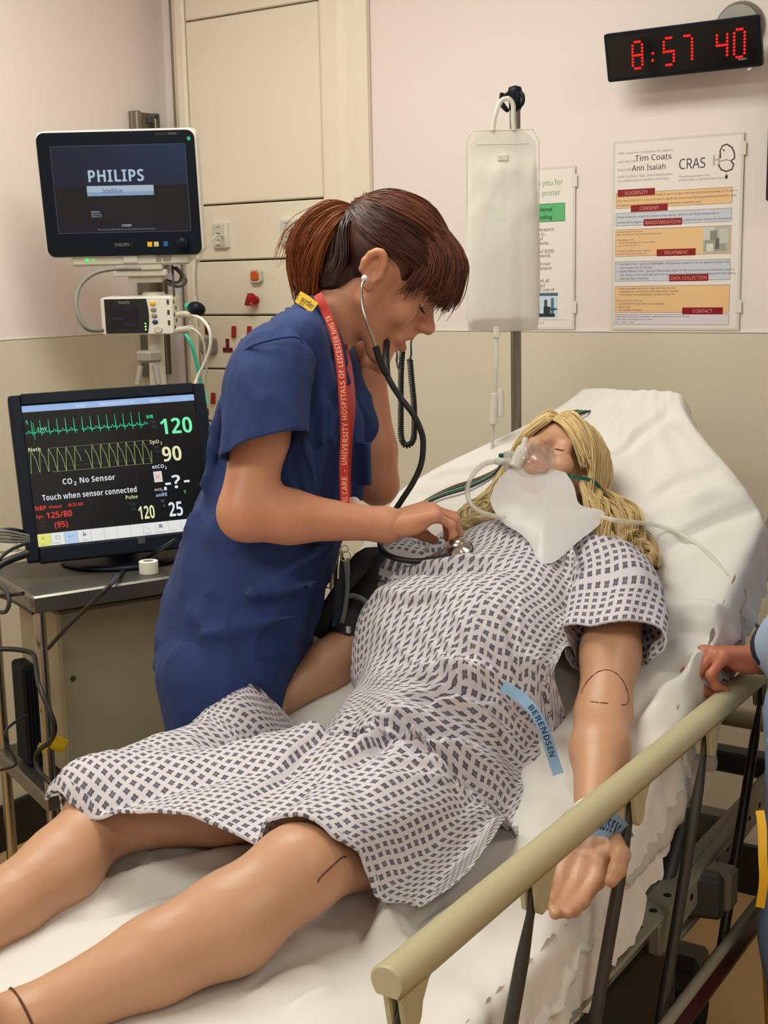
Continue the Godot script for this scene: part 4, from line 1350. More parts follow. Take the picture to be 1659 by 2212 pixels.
func bed() -> void:
	ns.seed = 11; ns.frequency = 0.03; ns.fractal_octaves = 2
	var t := thing("hospital_bed", "hospital trolley bed with raised backrest and cream hand rail, its head to the back wall", "bed", Vector3(BX, 0, 1.5))
	M.rail = mat(Color(0.70, 0.66, 0.52), 0.42)
	M.post = mat(Color(0.26, 0.25, 0.23), 0.38, 0.5)
	M.frame = mat(Color(0.52, 0.50, 0.43), 0.55)
	M.maroon = mat(Color(0.24, 0.07, 0.075), 0.4)
	# mattress
	var rings := []
	var tt := -1.42
	while tt <= 1.161:
		var w := half_width(tt) - 0.022
		var ring := PackedVector3Array()
		for q in [Vector2(-w, -0.105), Vector2(-w, -0.025), Vector2(-w + 0.008, -0.012), Vector2(-w + 0.025, -0.006), Vector2(w - 0.025, -0.006), Vector2(w - 0.008, -0.012), Vector2(w, -0.025), Vector2(w, -0.105)]:
			ring.append(bed_at(BX + q.x, tt, q.y))
		rings.append(ring)
		tt += 0.02
	var g := Geo.new()
	g.loft(rings)
	part("mattress", g, M.blackmatt, t)
	# frame
	for s in [-1, 1]:
		g = Geo.new()
		var bx: float = BX + s * 0.355
		g.box(Vector3(bx, 0.50, 1.55), Vector3(0.012, 0.075, 2.1), 0.003)
		g.box(Vector3(bx + s * 0.022, 0.535, 1.55), Vector3(0.05, 0.007, 2.1), 0.002)
		part("side_beam", g, M.frame, t)
		g = Geo.new()
		for k in 32: g.cyl(Vector3(bx + s * 0.026, 0.5382, 0.60 + 0.06 * k), Vector3(bx + s * 0.026, 0.5396, 0.60 + 0.06 * k), 0.0065, -1, 10)
		part("beam_hole", g, M.blackmatt, t).set_meta("kind", "stuff")
		# hinged backrest frame
		g = Geo.new()
		var A := bed_at(bx, 0.04, -0.135); var B := bed_at(bx, 0.98, -0.135)
		g.box((A + B) / 2, Vector3(0.03, 0.05, A.distance_to(B)), 0.004, Basis(Vector3.RIGHT, TILT))
		part("backrest_frame", g, M.frame, t)
		g = Geo.new()
		g.tube(PackedVector3Array([bed_at(bx, 0.62, -0.15), Vector3(bx, 0.44, 1.16)]), 0.014, 10)
		part("backrest_strut", g, M.darkgrey, t)
		# lower arm with holes that runs back to the head end
		g = Geo.new()
		var C := Vector3(bx + s * 0.035, 0.50, 1.22); var D := Vector3(bx + s * 0.035, 0.555, 0.56)
		var dir := (D - C).normalized()
		g.box((C + D) / 2, Vector3(0.02, 0.055, C.distance_to(D)), 0.003, Basis(Vector3.RIGHT, Vector3.RIGHT.cross(dir), -dir).orthonormalized())
		part("lever_arm", g, M.frame, t)
		g = Geo.new()
		for k in 9:
			var q := C.lerp(D, 0.12 + 0.09 * k)
			g.cyl(q + Vector3(s * 0.0098, 0.004, 0), q + Vector3(s * 0.011, 0.004, 0), 0.006, -1, 10)
		part("lever_hole", g, M.blackmatt, t).set_meta("kind", "stuff")
	g = Geo.new()
	for z in [0.75, 1.35, 1.95, 2.5]:
		g = Geo.new()
		g.box(Vector3(BX, 0.5, z), Vector3(0.7, 0.05, 0.045), 0.004)
		part("cross_member", g, M.frame, t)
	# push bar at the head end with its pole sockets
	g = Geo.new()
	g.tube(curve([Vector3(BX - 0.40, 0.53, 0.62), Vector3(BX - 0.40, 0.60, 0.50), Vector3(BX - 0.37, 0.615, 0.47), Vector3(BX, 0.615, 0.47), Vector3(BX + 0.37, 0.615, 0.47), Vector3(BX + 0.42, 0.60, 0.50), Vector3(BX + 0.42, 0.53, 0.62)]), 0.021, 12)
	part("push_bar", g, M.rail, t)
	for s in [-1, 1]:
		g = Geo.new()
		g.lathe([Vector2(0.012, 0), Vector2(0.021, 0), Vector2(0.021, 0.05), Vector2(0.014, 0.052), Vector2(0.014, 0.01)], 18, Transform3D(Basis.IDENTITY, Vector3(BX + s * 0.375, 0.625, 0.47)))
		part("pole_socket", g, M.frame, t)
	g = Geo.new()
	g.box(Vector3(BX, 0.535, 0.5), Vector3(0.78, 0.045, 0.05), 0.005)
	part("head_beam", g, M.darkgrey, t)
	# covered base with column, pedals and castors
	g = Geo.new()
	g.box(Vector3(BX, 0.27, 1.62), Vector3(0.60, 0.24, 1.55), 0.03)
	part("base_cover", g, mat(Color(0.17, 0.165, 0.15), 0.6), t)
	var p := Pic.new(128, 128, Color(0, 0, 0, 1)); p.im.fill(Color(0.04, 0.055, 0.10))
	p.text(".com", 6, 92, 60, Color(0.22, 0.25, 0.30), true, 0.85)
	g = Geo.new()
	var disc := PackedVector2Array()
	for i in 28: disc.append(Vector2(cos(TAU * i / 28), sin(TAU * i / 28) * 1.0) * 0.055)
	g.xf = Transform3D(Basis(Vector3(0, 0, -1), Vector3(0, 1, 0), Vector3(1, 0, 0)), Vector3(BX + 0.301, 0.30, 1.30))
	g.prism(disc, 0.0, 0.003)
	var dm := mat(Color.WHITE, 0.5); dm.albedo_texture = p.tex()
	part("logo_disc", g, dm, t)
	g = Geo.new()
	for z in [1.05, 1.95]:
		g = Geo.new()
		g.cyl(Vector3(BX, 0.27, z), Vector3(BX, 0.5, z), 0.055, -1, 20)
		part("lift_column", g, M.darkgrey, t)
	for sx in [-1, 1]:
		for z in [0.72, 2.35]:
			g = Geo.new()
			g.cyl(Vector3(BX + sx * 0.27 - 0.02, 0.075, z), Vector3(BX + sx * 0.27 + 0.02, 0.075, z), 0.075, -1, 24)
			part("castor", g, M.blackmatt, t)
			g = Geo.new()
			g.box(Vector3(BX + sx * 0.27, 0.165, z), Vector3(0.07, 0.05, 0.09), 0.01)
			part("castor_housing", g, M.darkgrey, t)
	g = Geo.new()
	for z in [0.72, 2.35]:
		g = Geo.new()
		g.box(Vector3(BX, 0.19, z), Vector3(0.6, 0.05, 0.07), 0.008)
		part("base_beam", g, M.darkgrey, t)
	# side rails
	for s in [1, -1]: side_rail(t, s)
	bed_sheet()


func side_rail(t: Node3D, s: float) -> void:
	var up := s > 0
	var X := Transform3D.IDENTITY
	var x := -0.655 if up else BX - 0.43
	var y := 0.836 if up else 0.42     # the far rail is folded down
	var g := Geo.new()
	# top rail: a round bar with a flat skirt below, made by lofting its outline
	var outline := []
	for i in 15:
		var a := -0.35 + (PI + 0.7) * i / 14.0
		outline.append(Vector2(cos(a) * 0.0205, sin(a) * 0.0185))
	outline.append(Vector2(-0.014, -0.016)); outline.append(Vector2(0.014, -0.016))
	var rings := []
	for z in [2.022, 2.019, 0.785, 0.782]:
		var ring := PackedVector3Array()
		var k := 0.88 if z > 2.02 or z < 0.783 else 1.0
		for q in outline: ring.append(Vector3(x + q.x * k, y + q.y * k, z))
		rings.append(ring)
	g.loft(rings)
	var rail := part("hand_rail", g, M.rail, t)
	var tops := [1.99, 1.696, 1.398, 1.098, 0.815]
	for i in 5:
		var z: float = tops[i]
		# moulded yoke: two cheeks that hug the post's flattened end
		g = Geo.new()
		for c in [-1, 1]:
			g.xf = Transform3D(Basis(Vector3(0, 0, -1), Vector3(0, 1, 0), Vector3(1, 0, 0)), Vector3(x + c * 0.0085 - 0.004, y, z))
			g.prism(PackedVector2Array([Vector2(-0.012, -0.062), Vector2(-0.003, -0.068), Vector2(0.008, -0.066), Vector2(0.015, -0.056), Vector2(0.018, -0.04), Vector2(0.03, -0.022), Vector2(0.05, -0.008), Vector2(-0.022, -0.008), Vector2(-0.018, -0.03)]), 0.0, 0.008, 0.002)
		g.xf = X
		part("rail_yoke", g, M.rail, t)
		var a := Vector3(x, y - 0.035, z)
		var b := Vector3(x, 0.385 if up else 0.33, z + (0.41 * (y - 0.385) if up else 0.25))
		var d := (b - a).normalized()
		rings = []
		for q in [[0.0, 0.004, 0.010], [0.035, 0.004, 0.010], [0.085, 0.0085, 0.0085], [0.13, 0.009, 0.009], [a.distance_to(b), 0.009, 0.009]]:
			var ring := PackedVector3Array()
			for k in 12:
				var an := TAU * k / 12
				ring.append(a + d * q[0] + Vector3(cos(an) * q[1], 0, 0) + Vector3.RIGHT.cross(d) * sin(an) * q[2])
			rings.append(ring)
		g = Geo.new()
		g.loft(rings)
		part("rail_post", g, M.post, t)
	g = Geo.new()
	if up: g.tube(PackedVector3Array([Vector3(x + 0.004, 0.375, 2.30), Vector3(x + 0.004, 0.375, 0.68)]), 0.021, 14)
	else: g.tube(PackedVector3Array([Vector3(x, 0.33, 2.30), Vector3(x, 0.33, 0.98)]), 0.018, 12)
	part("lower_rail", g, M.maroon if up else M.post, t)
	if up:
		g = Geo.new()
		g.tube(PackedVector3Array([Vector3(x + 0.025, 0.43, 1.70), Vector3(x + 0.025, 0.43, 0.62)]), 0.009, 10)
		part("guard_tube", g, M.frame, t)
		# clamp block and catch on the fourth post, hook wire near the hinge
		g = Geo.new()
		g.box(Vector3(x - 0.035, 0.50, 1.03), Vector3(0.09, 0.075, 0.05), 0.008, Basis(Vector3.UP, 0.3))
		part("catch_block", g, M.darkgrey, t)
		g = Geo.new()
		g.box(Vector3(x - 0.005, 0.505, 1.0), Vector3(0.05, 0.07, 0.045), 0.006)
		part("post_clamp", g, M.frame, t)
		g = Geo.new()
		g.tube(curve([Vector3(-0.722, 0.60, 1.43), Vector3(-0.70, 0.585, 1.42), Vector3(-0.690, 0.57, 1.38), Vector3(-0.690, 0.53, 1.37), Vector3(-0.695, 0.50, 1.42)]), 0.003, 8)
		part("hook_wire", g, M.blackmatt, t)
		g = Geo.new()
		g.box(Vector3(-0.80, 0.43, 1.02), Vector3(0.20, 0.012, 0.22), 0.003)
		g.cyl(Vector3(-0.72, 0.437, 0.98), Vector3(-0.72, 0.45, 0.98), 0.016)
		part("bracket_plate", g, M.frame, t)
		g = Geo.new()
		g.box(Vector3(-0.56, 0.22, 0.95), Vector3(0.05, 0.36, 0.03), 0.006, Basis(Vector3.RIGHT, 0.25))
		part("yellow_pedal", g, M.yellow, t)


func bed_sheet() -> void:
	var F := sheet_folds
	crease(F, Vector3(-0.710, 1.098, 0.676), Vector3(-0.872, 1.006, 0.823), -0.0180, 0.016)
	crease(F, Vector3(-0.723, 1.114, 0.649), Vector3(-0.848, 1.071, 0.718), 0.0120, 0.02)
	crease(F, Vector3(-0.760, 1.119, 0.641), Vector3(-0.917, 1.053, 0.748), 0.0105, 0.02)
	crease(F, Vector3(-0.977, 1.231, 0.462), Vector3(-1.031, 1.149, 0.594), -0.0135, 0.014)
	crease(F, Vector3(-0.947, 1.208, 0.499), Vector3(-0.998, 1.143, 0.604), 0.0090, 0.02)
	crease(F, Vector3(-0.815, 1.152, 0.588), Vector3(-0.931, 1.087, 0.692), -0.0090, 0.012)
	crease(F, Vector3(-0.653, 0.953, 0.907), Vector3(-0.795, 0.934, 0.937), 0.0180, 0.018)
	crease(F, Vector3(-0.684, 0.924, 0.953), Vector3(-0.783, 0.909, 0.978), -0.0180, 0.018)
	crease(F, Vector3(-0.689, 0.893, 1.003), Vector3(-0.734, 0.803, 1.148), 0.0330, 0.02)
	crease(F, Vector3(-0.715, 0.885, 1.017), Vector3(-0.750, 0.816, 1.126), -0.0210, 0.018)
	crease(F, Vector3(-1.211, 1.223, 0.475), Vector3(-1.169, 1.142, 0.605), 0.0090, 0.02)
	crease(F, Vector3(-1.416, 1.096, 0.678), Vector3(-1.283, 1.136, 0.614), 0.0075, 0.02)
	crease(F, Vector3(-1.412, 1.057, 0.741), Vector3(-1.316, 1.086, 0.694), -0.0075, 0.015)
	crease(F, Vector3(-1.207, 0.645, 1.543), Vector3(-1.346, 0.645, 1.883), 0.0195, 0.016)
	crease(F, Vector3(-1.181, 0.645, 1.619), Vector3(-1.286, 0.645, 1.862), -0.0120, 0.014)
	crease(F, Vector3(-1.311, 0.645, 1.576), Vector3(-1.313, 0.645, 1.698), 0.0150, 0.018)
	crease(F, Vector3(-0.926, 0.645, 1.559), Vector3(-0.886, 0.645, 1.713), 0.0420, 0.014)
	crease(F, Vector3(-0.895, 0.645, 1.547), Vector3(-0.861, 0.645, 1.662), -0.0180, 0.014)
	crease(F, Vector3(-0.789, 0.645, 1.483), Vector3(-0.793, 0.645, 1.621), 0.0150, 0.018)
	crease(F, Vector3(-0.920, 0.645, 1.780), Vector3(-0.945, 0.645, 1.906), 0.0090, 0.015)
	crease(F, Vector3(-0.873, 0.645, 1.815), Vector3(-0.899, 0.645, 1.892), 0.0090, 0.01)
	var nu := 110; var nv := 300
	var pts := PackedVector3Array(); var uvs := PackedVector2Array()
	for j in nv:
		var t := lerpf(-1.40, 1.172, j / (nv - 1.0))
		var w := half_width(t)
		var drop := 0.075 + 0.035 * ns.get_noise_1d(t * 320.0) + 0.02 * ns.get_noise_1d(t * 900.0 + 50.0)
		if t > -0.25 and t < 0.30: drop += 0.045
		if t > 0.80: drop = lerpf(drop, 0.05, minf(1.0, (t - 0.80) * 6.0))
		for i in nu:
			var s := i / (nu - 1.0) * 2.0 - 1.0
			var a := absf(s)
			var x: float; var h := 0.0
			if a < 0.82:
				x = w * a / 0.82
				h = crease_height(F, BX + signf(s) * x, t) + ns.get_noise_2d(s * 130.0, t * 160.0) * 0.0035
				var left: float = w - x
				if left < 0.03: h -= 0.006 * pow(1.0 - left / 0.03, 2)
			else:
				var f := (a - 0.82) / 0.18
				x = w + 0.004 + f * 0.006 + 0.012 * f * ns.get_noise_2d(t * 700.0 + s * 20.0, f * 25.0) + 0.008 * f
				h = -0.006 - f * drop
			pts.append(bed_at(BX + signf(s) * x, t, maxf(h + 0.016, 0.002) if a < 0.82 else h + 0.016))
			uvs.append(Vector2(s, t) * 4.0)
		pass
	var g := Geo.new()
	g.sheet(pts, nu, nv, uvs)
	M.linen = bump(mat(Color(0.86, 0.84, 0.82), 0.75), M.grain, 0.012, 28.0)
	single("bed_sheet", g, M.linen, "white bed sheet stretched over the mattress, rumpled along the rail side", "sheet")
	# bunched edge of a second sheet that spills over the rail side, and the pale liner turned out beside the backrest
	edge_roll("draw_sheet", -0.46, -0.02, 0.05, M.linen, "loose white sheet edge bunched below the rail near the mannequin's hand", "sheet")
	edge_roll("liner_sheet", 0.05, 0.66, 0.075, bump(mat(Color(0.70, 0.66, 0.62), 0.8), M.grain, 0.012, 28.0), "pale grey-pink liner cloth turned out along the backrest's edge", "liner")


func edge_roll(called: String, t0: float, t1: float, wide: float, m: Material, label: String, cat: String) -> void:
	var nu := 22; var nv := 70
	var pts := PackedVector3Array()
	for j in nv:
		var f := j / (nv - 1.0)
		var t := lerpf(t0, t1, f)
		var w := half_width(t)
		var swell := sin(f * PI)
		for i in nu:
			var s := i / (nu - 1.0)
			var out := 0.006 + s * wide * (0.35 + 0.65 * swell) * 0.35 + 0.012 * sin(s * 9.0 + 3.0 * ns.get_noise_1d(t * 500.0)) * s
			var h := 0.012 - s * wide * (0.6 + 1.2 * swell) + 0.012 * ns.get_noise_2d(t * 900.0, s * 40.0)
			pts.append(bed_at(BX + w - 0.01 + out, t, h))
	var g := Geo.new()
	g.sheet(pts, nu, nv, PackedVector2Array(), true)
	single(called, g, m, label, cat)

# ---------------------------------------------------------------- figures: shared head and hand
# head in its own axes: x to its left, y to the crown, z to the face
func head_blob(open_mouth: float, skull := Vector3(0, 0.042, -0.014), skull_r := Vector3(0.072, 0.086, 0.092)) -> Blob:
	var b := Blob.new(Vector3(-0.105, -0.215, -0.135), Vector3(0.105, 0.155, 0.150), 0.0034, 230.0)
	b.ell(skull, skull_r, Basis.IDENTITY, 120.0)
	b.ell(Vector3(0, 0.045, 0.040), Vector3(0.055, 0.050, 0.042), Basis.IDENTITY, 150.0)
	b.ell(Vector3(0, -0.030, 0.022), Vector3(0.055, 0.070, 0.058), Basis.IDENTITY, 150.0)
	b.bone(Vector3(-0.033, 0.013, 0.070), Vector3(0.033, 0.013, 0.070), 0.012)
	b.ell(Vector3(0, -0.112, 0.066), Vector3(0.019, 0.014, 0.015))
	b.bone(Vector3(-0.013, -0.104, 0.058), Vector3(0.013, -0.104, 0.058), 0.016)
	b.bone(Vector3(0, -0.085, 0.066), Vector3(0, -0.105, 0.064), 0.016)
	b.ell(Vector3(0, -0.062, 0.068), Vector3(0.026, 0.026, 0.020))
	for s: float in [-1.0, 1.0]:
		b.bone(Vector3(s * 0.056, -0.045, 0.0), Vector3(s * 0.017, -0.107, 0.054), 0.016, 0.014)
		b.bone(Vector3(s * 0.060, 0.0, 0.005), Vector3(s * 0.056, -0.048, 0.0), 0.014, 0.014)
		b.ell(Vector3(s * 0.036, -0.032, 0.060), Vector3(0.022, 0.024, 0.019))
		b.ell(Vector3(s * 0.034, -0.004, 0.090), Vector3(0.014, 0.008, 0.009), Basis.IDENTITY, 300.0, -0.6)
		b.ell(Vector3(s * 0.032, -0.006, 0.072), Vector3(0.0145, 0.0115, 0.0125), Basis.IDENTITY, 400.0)
		b.ell(Vector3(s * 0.0125, -0.039, 0.098), Vector3(0.0072, 0.0075, 0.0095), Basis.IDENTITY, 400.0)
		b.ell(Vector3(s * 0.0065, -0.0475, 0.103), Vector3(0.0035, 0.004, 0.006), Basis.IDENTITY, 500.0, -1.2)
		# lips
		b.bone(Vector3(s * 0.021, -0.0715, 0.080), Vector3(s * 0.004, -0.0655 + open_mouth, 0.0925), 0.0035, 0.0050, 500.0)
		b.bone(Vector3(s * 0.019, -0.0745, 0.080), Vector3(0.0, -0.079 - open_mouth, 0.0895), 0.0040, 0.0062, 500.0)
		b.bone(Vector3(s * 0.021, -0.072, 0.0855), Vector3(0, -0.0722, 0.0975), 0.0012, 0.0016 + open_mouth, 500.0, -0.9)
		# ear: rim, bowl and lobe
		var e := Vector3(s * 0.075, -0.003, -0.012)
		var rim := []
		for i in 9:
			var a := -0.6 + 4.2 * i / 8.0
			rim.append(e + Vector3(s * (0.007 + 0.004 * sin(a)), 0.004 + sin(a) * 0.026, -0.004 - cos(a) * -0.015))
		for i in 8: b.bone(rim[i], rim[i + 1], 0.0042, 0.0042, 450.0)
		b.ell(e + Vector3(0, 0.003, -0.002), Vector3(0.006, 0.024, 0.014), Basis.IDENTITY, 400.0)
		b.ell(e + Vector3(s * 0.004, -0.022, 0.004), Vector3(0.0055, 0.009, 0.008), Basis.IDENTITY, 400.0)
		b.ell(e + Vector3(s * 0.009, -0.002, 0.003), Vector3(0.005, 0.010, 0.006), Basis.IDENTITY, 450.0, -0.8)
		b.ell(e + Vector3(s * 0.006, -0.004, 0.012), Vector3(0.004, 0.005, 0.003), Basis.IDENTITY, 450.0)
	# nose
	b.bone(Vector3(0, 0.014, 0.078), Vector3(0, -0.004, 0.086), 0.011, 0.0105, 320.0)
	b.bone(Vector3(0, -0.002, 0.086), Vector3(0, -0.032, 0.106), 0.0100, 0.0100, 320.0)
	b.bone(Vector3(0, 0.004, 0.070), Vector3(0, -0.045, 0.082), 0.015, 0.013, 260.0)
	b.ell(Vector3(0, -0.036, 0.110), Vector3(0.0105, 0.0095, 0.0095), Basis.IDENTITY, 320.0)
	b.bone(Vector3(0, -0.055, 0.083), Vector3(0, -0.045, 0.098), 0.007, 0.006)
	# neck
	b.bone(Vector3(0, -0.060, -0.020), Vector3(0, -0.215, -0.050), 0.050, 0.054, 120.0)
	return b

func skin_head(b: Blob, g: Geo, skin_: Color, lip: Color) -> void:
	var first := b.skin(g)
	var back := g.xf.affine_inverse()
	for i in range(first, g.v.size()):
		var q := back * g.v[i]
		var c := skin_
		var ql := Vector2(q.x / 0.024, (q.y + 0.0725) / 0.0115)
		if q.z > 0.072: c = c.lerp(lip, smoothstep(1.15, 0.7, ql.length()) * 0.8)
		c = c.lerp(lip, 0.10 * exp(-Vector2((absf(q.x) - 0.042) / 0.02, (q.y + 0.03) / 0.022).length_squared()))
		g.c[i] = c

# hand in its own axes: y along the fingers, z out of the palm, the thumb on +x (mirror for the other)
func hand_blob(mirror: float, curls: Array, spread: float, thumb: Array, size := 1.0) -> Blob:
	var b := Blob.new(Vector3(-0.085, -0.06, -0.06), Vector3(0.085, 0.21, 0.11), 0.0030, 330.0)
	var k := [[0.030, 0.086, [0.042, 0.025, 0.021], 0.0092], [0.010, 0.090, [0.046, 0.029, 0.022], 0.0094], [-0.010, 0.086, [0.042, 0.027, 0.021], 0.0090], [-0.029, 0.078, [0.034, 0.020, 0.019], 0.0080]]
	b.bone(Vector3(0, -0.02, 0), Vector3(0, 0.006, 0), 0.023, 0.022, 200.0)
	for i in 4:
		var f: Array = k[i]
		var at := Vector3(f[0] * mirror, f[1], 0)
		b.bone(Vector3(f[0] * 0.55 * mirror, 0.004, 0.0), at, 0.016, 0.0115)
		var ang := 0.0
		var fan: float = (f[0] - 0.0005) * spread * 9.0 * mirror
		for j in 3:
			ang += curls[i][j]
			var d := Vector3(sin(fan) * cos(ang), cos(fan) * cos(ang), sin(ang))
			var to: Vector3 = at + d * f[2][j]
			b.bone(at, to, f[3] * (1.0 - 0.07 * j), f[3] * (0.93 - 0.10 * j), 480.0)
			at = to
	b.ell(Vector3(0.026 * mirror, 0.034, 0.012), Vector3(0.015, 0.028, 0.013))
	b.ell(Vector3(-0.026 * mirror, 0.036, 0.010), Vector3(0.012, 0.030, 0.012))
	var at := Vector3(0.028 * mirror, 0.022, 0.008)
	for j in 3:
		var d := Vector3(thumb[j].x * mirror, thumb[j].y, thumb[j].z).normalized()
		var to: Vector3 = at + d * [0.044, 0.032, 0.024][j]
		b.bone(at, to, [0.0135, 0.0108, 0.0098][j], [0.0110, 0.0100, 0.0078][j], 420.0)
		at = to
	return b

# axes of a hand from its wrist, the way the fingers point and the way the palm looks
func hand_frame(wrist: Vector3, fingers: Vector3, palm: Vector3, size := 1.0) -> Transform3D:
	var y := fingers.normalized()
	var z := (palm - y * palm.dot(y)).normalized()
	return Transform3D(Basis(y.cross(z), y, z) * Basis.from_scale(Vector3.ONE * size), wrist)

# fine tubes laid side by side between two guide lines; with a shell they stay on or above it
func strands(g: Geo, a: Array, b: Array, count: int, r: float, tones: Array, rng: RandomNumberGenerator, messy := 0.003, taper := 0.35, shell: Shell = null, lift := 0.002) -> void:
	var ca := curve(a, 5); var cb := curve(b, 5)
	for i in count:
		var f := rng.randf()
		var off := Vector3(rng.randfn(), rng.randfn(), rng.randfn()) * messy
		var off2 := Vector3(rng.randfn(), rng.randfn(), rng.randfn()) * messy * 2.0
		var wave := rng.randf_range(0.0, 0.0022); var ph := rng.randf() * TAU; var fq := rng.randf_range(3.0, 8.0)
		var up := rng.randf() * lift
		var path := PackedVector3Array()
		var rs := PackedFloat32Array()
		var m := ca.size()
		var stop := m - rng.randi_range(0, 2)
		for j in stop:
			var s := float(j) / (m - 1)
			var q := ca[j].lerp(cb[j], f) + off.lerp(off2, s) * minf(1.0, s * 3.0 + 0.2) + Vector3(sin(ph + s * fq), cos(ph * 1.3 + s * fq), sin(ph * 2.1 + s * fq)) * wave * s
			if shell: q = shell.above(q, 0.0006 + up)
			path.append(q)
			rs.append(r * lerpf(1.0, taper, s * s) * (0.8 + 0.4 * absf(sin(i * 1.7))))
		var k := rng.randf()
		g.tint = (tones[0] as Color).lerp(tones[1], k * k) if rng.randf() < 0.7 else (tones[1] as Color).lerp(tones[2], k)
		g.tube(path, rs, 4, false, false)
	g.tint = Color.WHITE

# a lock: thin strands that wind together round one wavy line
func lock(g: Geo, line: Array, count: int, r: float, girth: float, swing: float, turns: float, tones: Array, rng: RandomNumberGenerator) -> void:
	var c := curve(line, 9)
	var m := c.size()
	var ph := rng.randf() * TAU
	var base: Color = (tones[0] as Color).lerp(tones[1], rng.randf())
	for i in count:
		var a0 := rng.randf() * TAU
		var rr := sqrt(rng.randf()) * girth
		var path := PackedVector3Array(); var rs := PackedFloat32Array()
		for j in m:
			var s := float(j) / (m - 1)
			var d := (c[mini(j + 1, m - 1)] - c[maxi(j - 1, 0)]).normalized()
			var u := d.cross(Vector3(0.2, 0.6, 0.77)).normalized(); var w := d.cross(u)
			var A := ph + s * turns * TAU
			var spread := lerpf(1.0, 0.55, s) * (0.5 + s)
			path.append(c[j] + (u * cos(A) + w * sin(A)) * swing * smoothstep(0.0, 0.5, s) + (u * cos(a0 + s) + w * sin(a0 + s)) * rr * spread)
			rs.append(r * lerpf(1.0, 0.5, s))
		g.tint = base.lerp(tones[2], rng.randf() * 0.5)
		g.tube(path, rs, 4, false, false)
	g.tint = Color.WHITE

# distance from a middle point to a soft body's skin, in every direction
class Shell:
	var c: Vector3
	var t := PackedFloat32Array()

	func _init(b: Blob, middle: Vector3) -> void:
		c = middle
		for j in 37:
			for i in 72:
				var la := (j - 18) * PI / 36.0; var lo := i * TAU / 72.0
				var d := Vector3(cos(la) * cos(lo), sin(la), cos(la) * sin(lo))
				var s := 0.03
				while s < 0.2:
					var q := Vector3i(((c + d * s - b.o) / b.h).round())
					if q.x < 0 or q.y < 0 or q.z < 0 or q.x >= b.n.x or q.y >= b.n.y or q.z >= b.n.z: break
					if b.a[(q.z * b.n.y + q.y) * b.n.x + q.x] < 1.0: break
					s += 0.002
				t.append(s)

	func above(q: Vector3, lift: float) -> Vector3:
		var d := q - c
		var l := d.length()
		d /= maxf(l, 1e-6)
		var v := asin(clampf(d.y, -1, 1)) / PI * 36.0 + 18.0
		var u := fposmod(atan2(d.z, d.x) / TAU * 72.0, 72.0)
		var j := mini(int(v), 35); var i := int(u) % 72; var i2 := (i + 1) % 72
		var need := lerpf(lerpf(t[j * 72 + i], t[j * 72 + i2], u - int(u)), lerpf(t[j * 72 + 72 + i], t[j * 72 + 72 + i2], u - int(u)), v - j) + lift
		return c + d * maxf(l, need)

func lin(r: float, gg: float, b: float) -> Color:
	return Color(r, gg, b).srgb_to_linear()

func tinted(rough: float) -> StandardMaterial3D:
	var m := mat(Color.WHITE, rough)
	m.vertex_color_use_as_albedo = true
	return m

# how far from p along d the skin lies
func reach(bs: Blob, p: Vector3, d: Vector3) -> Vector3:
	var last := p
	for i in 120:
		var q := p + d * (0.0015 * i)
		var c := ((q - bs.o) / bs.h).round()
		var at := Vector3i(c)
		if at.x < 0 or at.y < 0 or at.z < 0 or at.x >= bs.n.x or at.y >= bs.n.y or at.z >= bs.n.z: return last
		# straight-line blend of the eight corners
		var f := (q - bs.o) / bs.h
		var i0 := Vector3i(f.floor()).clamp(Vector3i.ZERO, bs.n - Vector3i(2, 2, 2)); var w := f - Vector3(i0)
		var at0 := (i0.z * bs.n.y + i0.y) * bs.n.x + i0.x
		var sy := bs.n.x; var sz := bs.n.x * bs.n.y
		var v0 := lerpf(lerpf(bs.a[at0], bs.a[at0 + 1], w.x), lerpf(bs.a[at0 + sy], bs.a[at0 + sy + 1], w.x), w.y)
		var v1 := lerpf(lerpf(bs.a[at0 + sz], bs.a[at0 + sz + 1], w.x), lerpf(bs.a[at0 + sz + sy], bs.a[at0 + sz + sy + 1], w.x), w.y)
		if lerpf(v0, v1, w.z) < 1.0: return last
		last = q
	return last

func seam(called: String, bs: Blob, c: Vector3, a: Vector3, s: Vector3, n_: Vector3, from: float, to: float, t: Node3D, r := 0.0011) -> void:
	var path := PackedVector3Array()
	for i in 25:
		var an := lerpf(from, to, i / 24.0)
		if n_ == Vector3.ZERO:
			var d := (a.normalized() * cos(an) + s.normalized() * sin(an))
			path.append(reach(bs, c, d) + d * 0.0004)
		else:
			path.append(reach(bs, c + a * cos(an) + s * sin(an), n_) + n_ * 0.0004)
	var g := Geo.new()
	g.tube(path, r, 6)
	part(called, g, mat(Color(0.34, 0.20, 0.12), 0.8), t)


# ---------------------------------------------------------------- the training mannequin in the bed
const PX := -1.075
var gown_folds := []
var legs_at := []
var shoulder_at := []

func soft_max(v: Array, k: float) -> float:
	var s := 0.0
	for x in v: s += exp(k * x)
	return log(s) / k

func dome(d: float, a: float, h: float) -> float:
	var q := absf(d) / a
	return h * pow(maxf(0.0, 1.0 - q * q * q), 0.55) if q < 1.0 else -0.08 * (q - 1.0) * 4.0

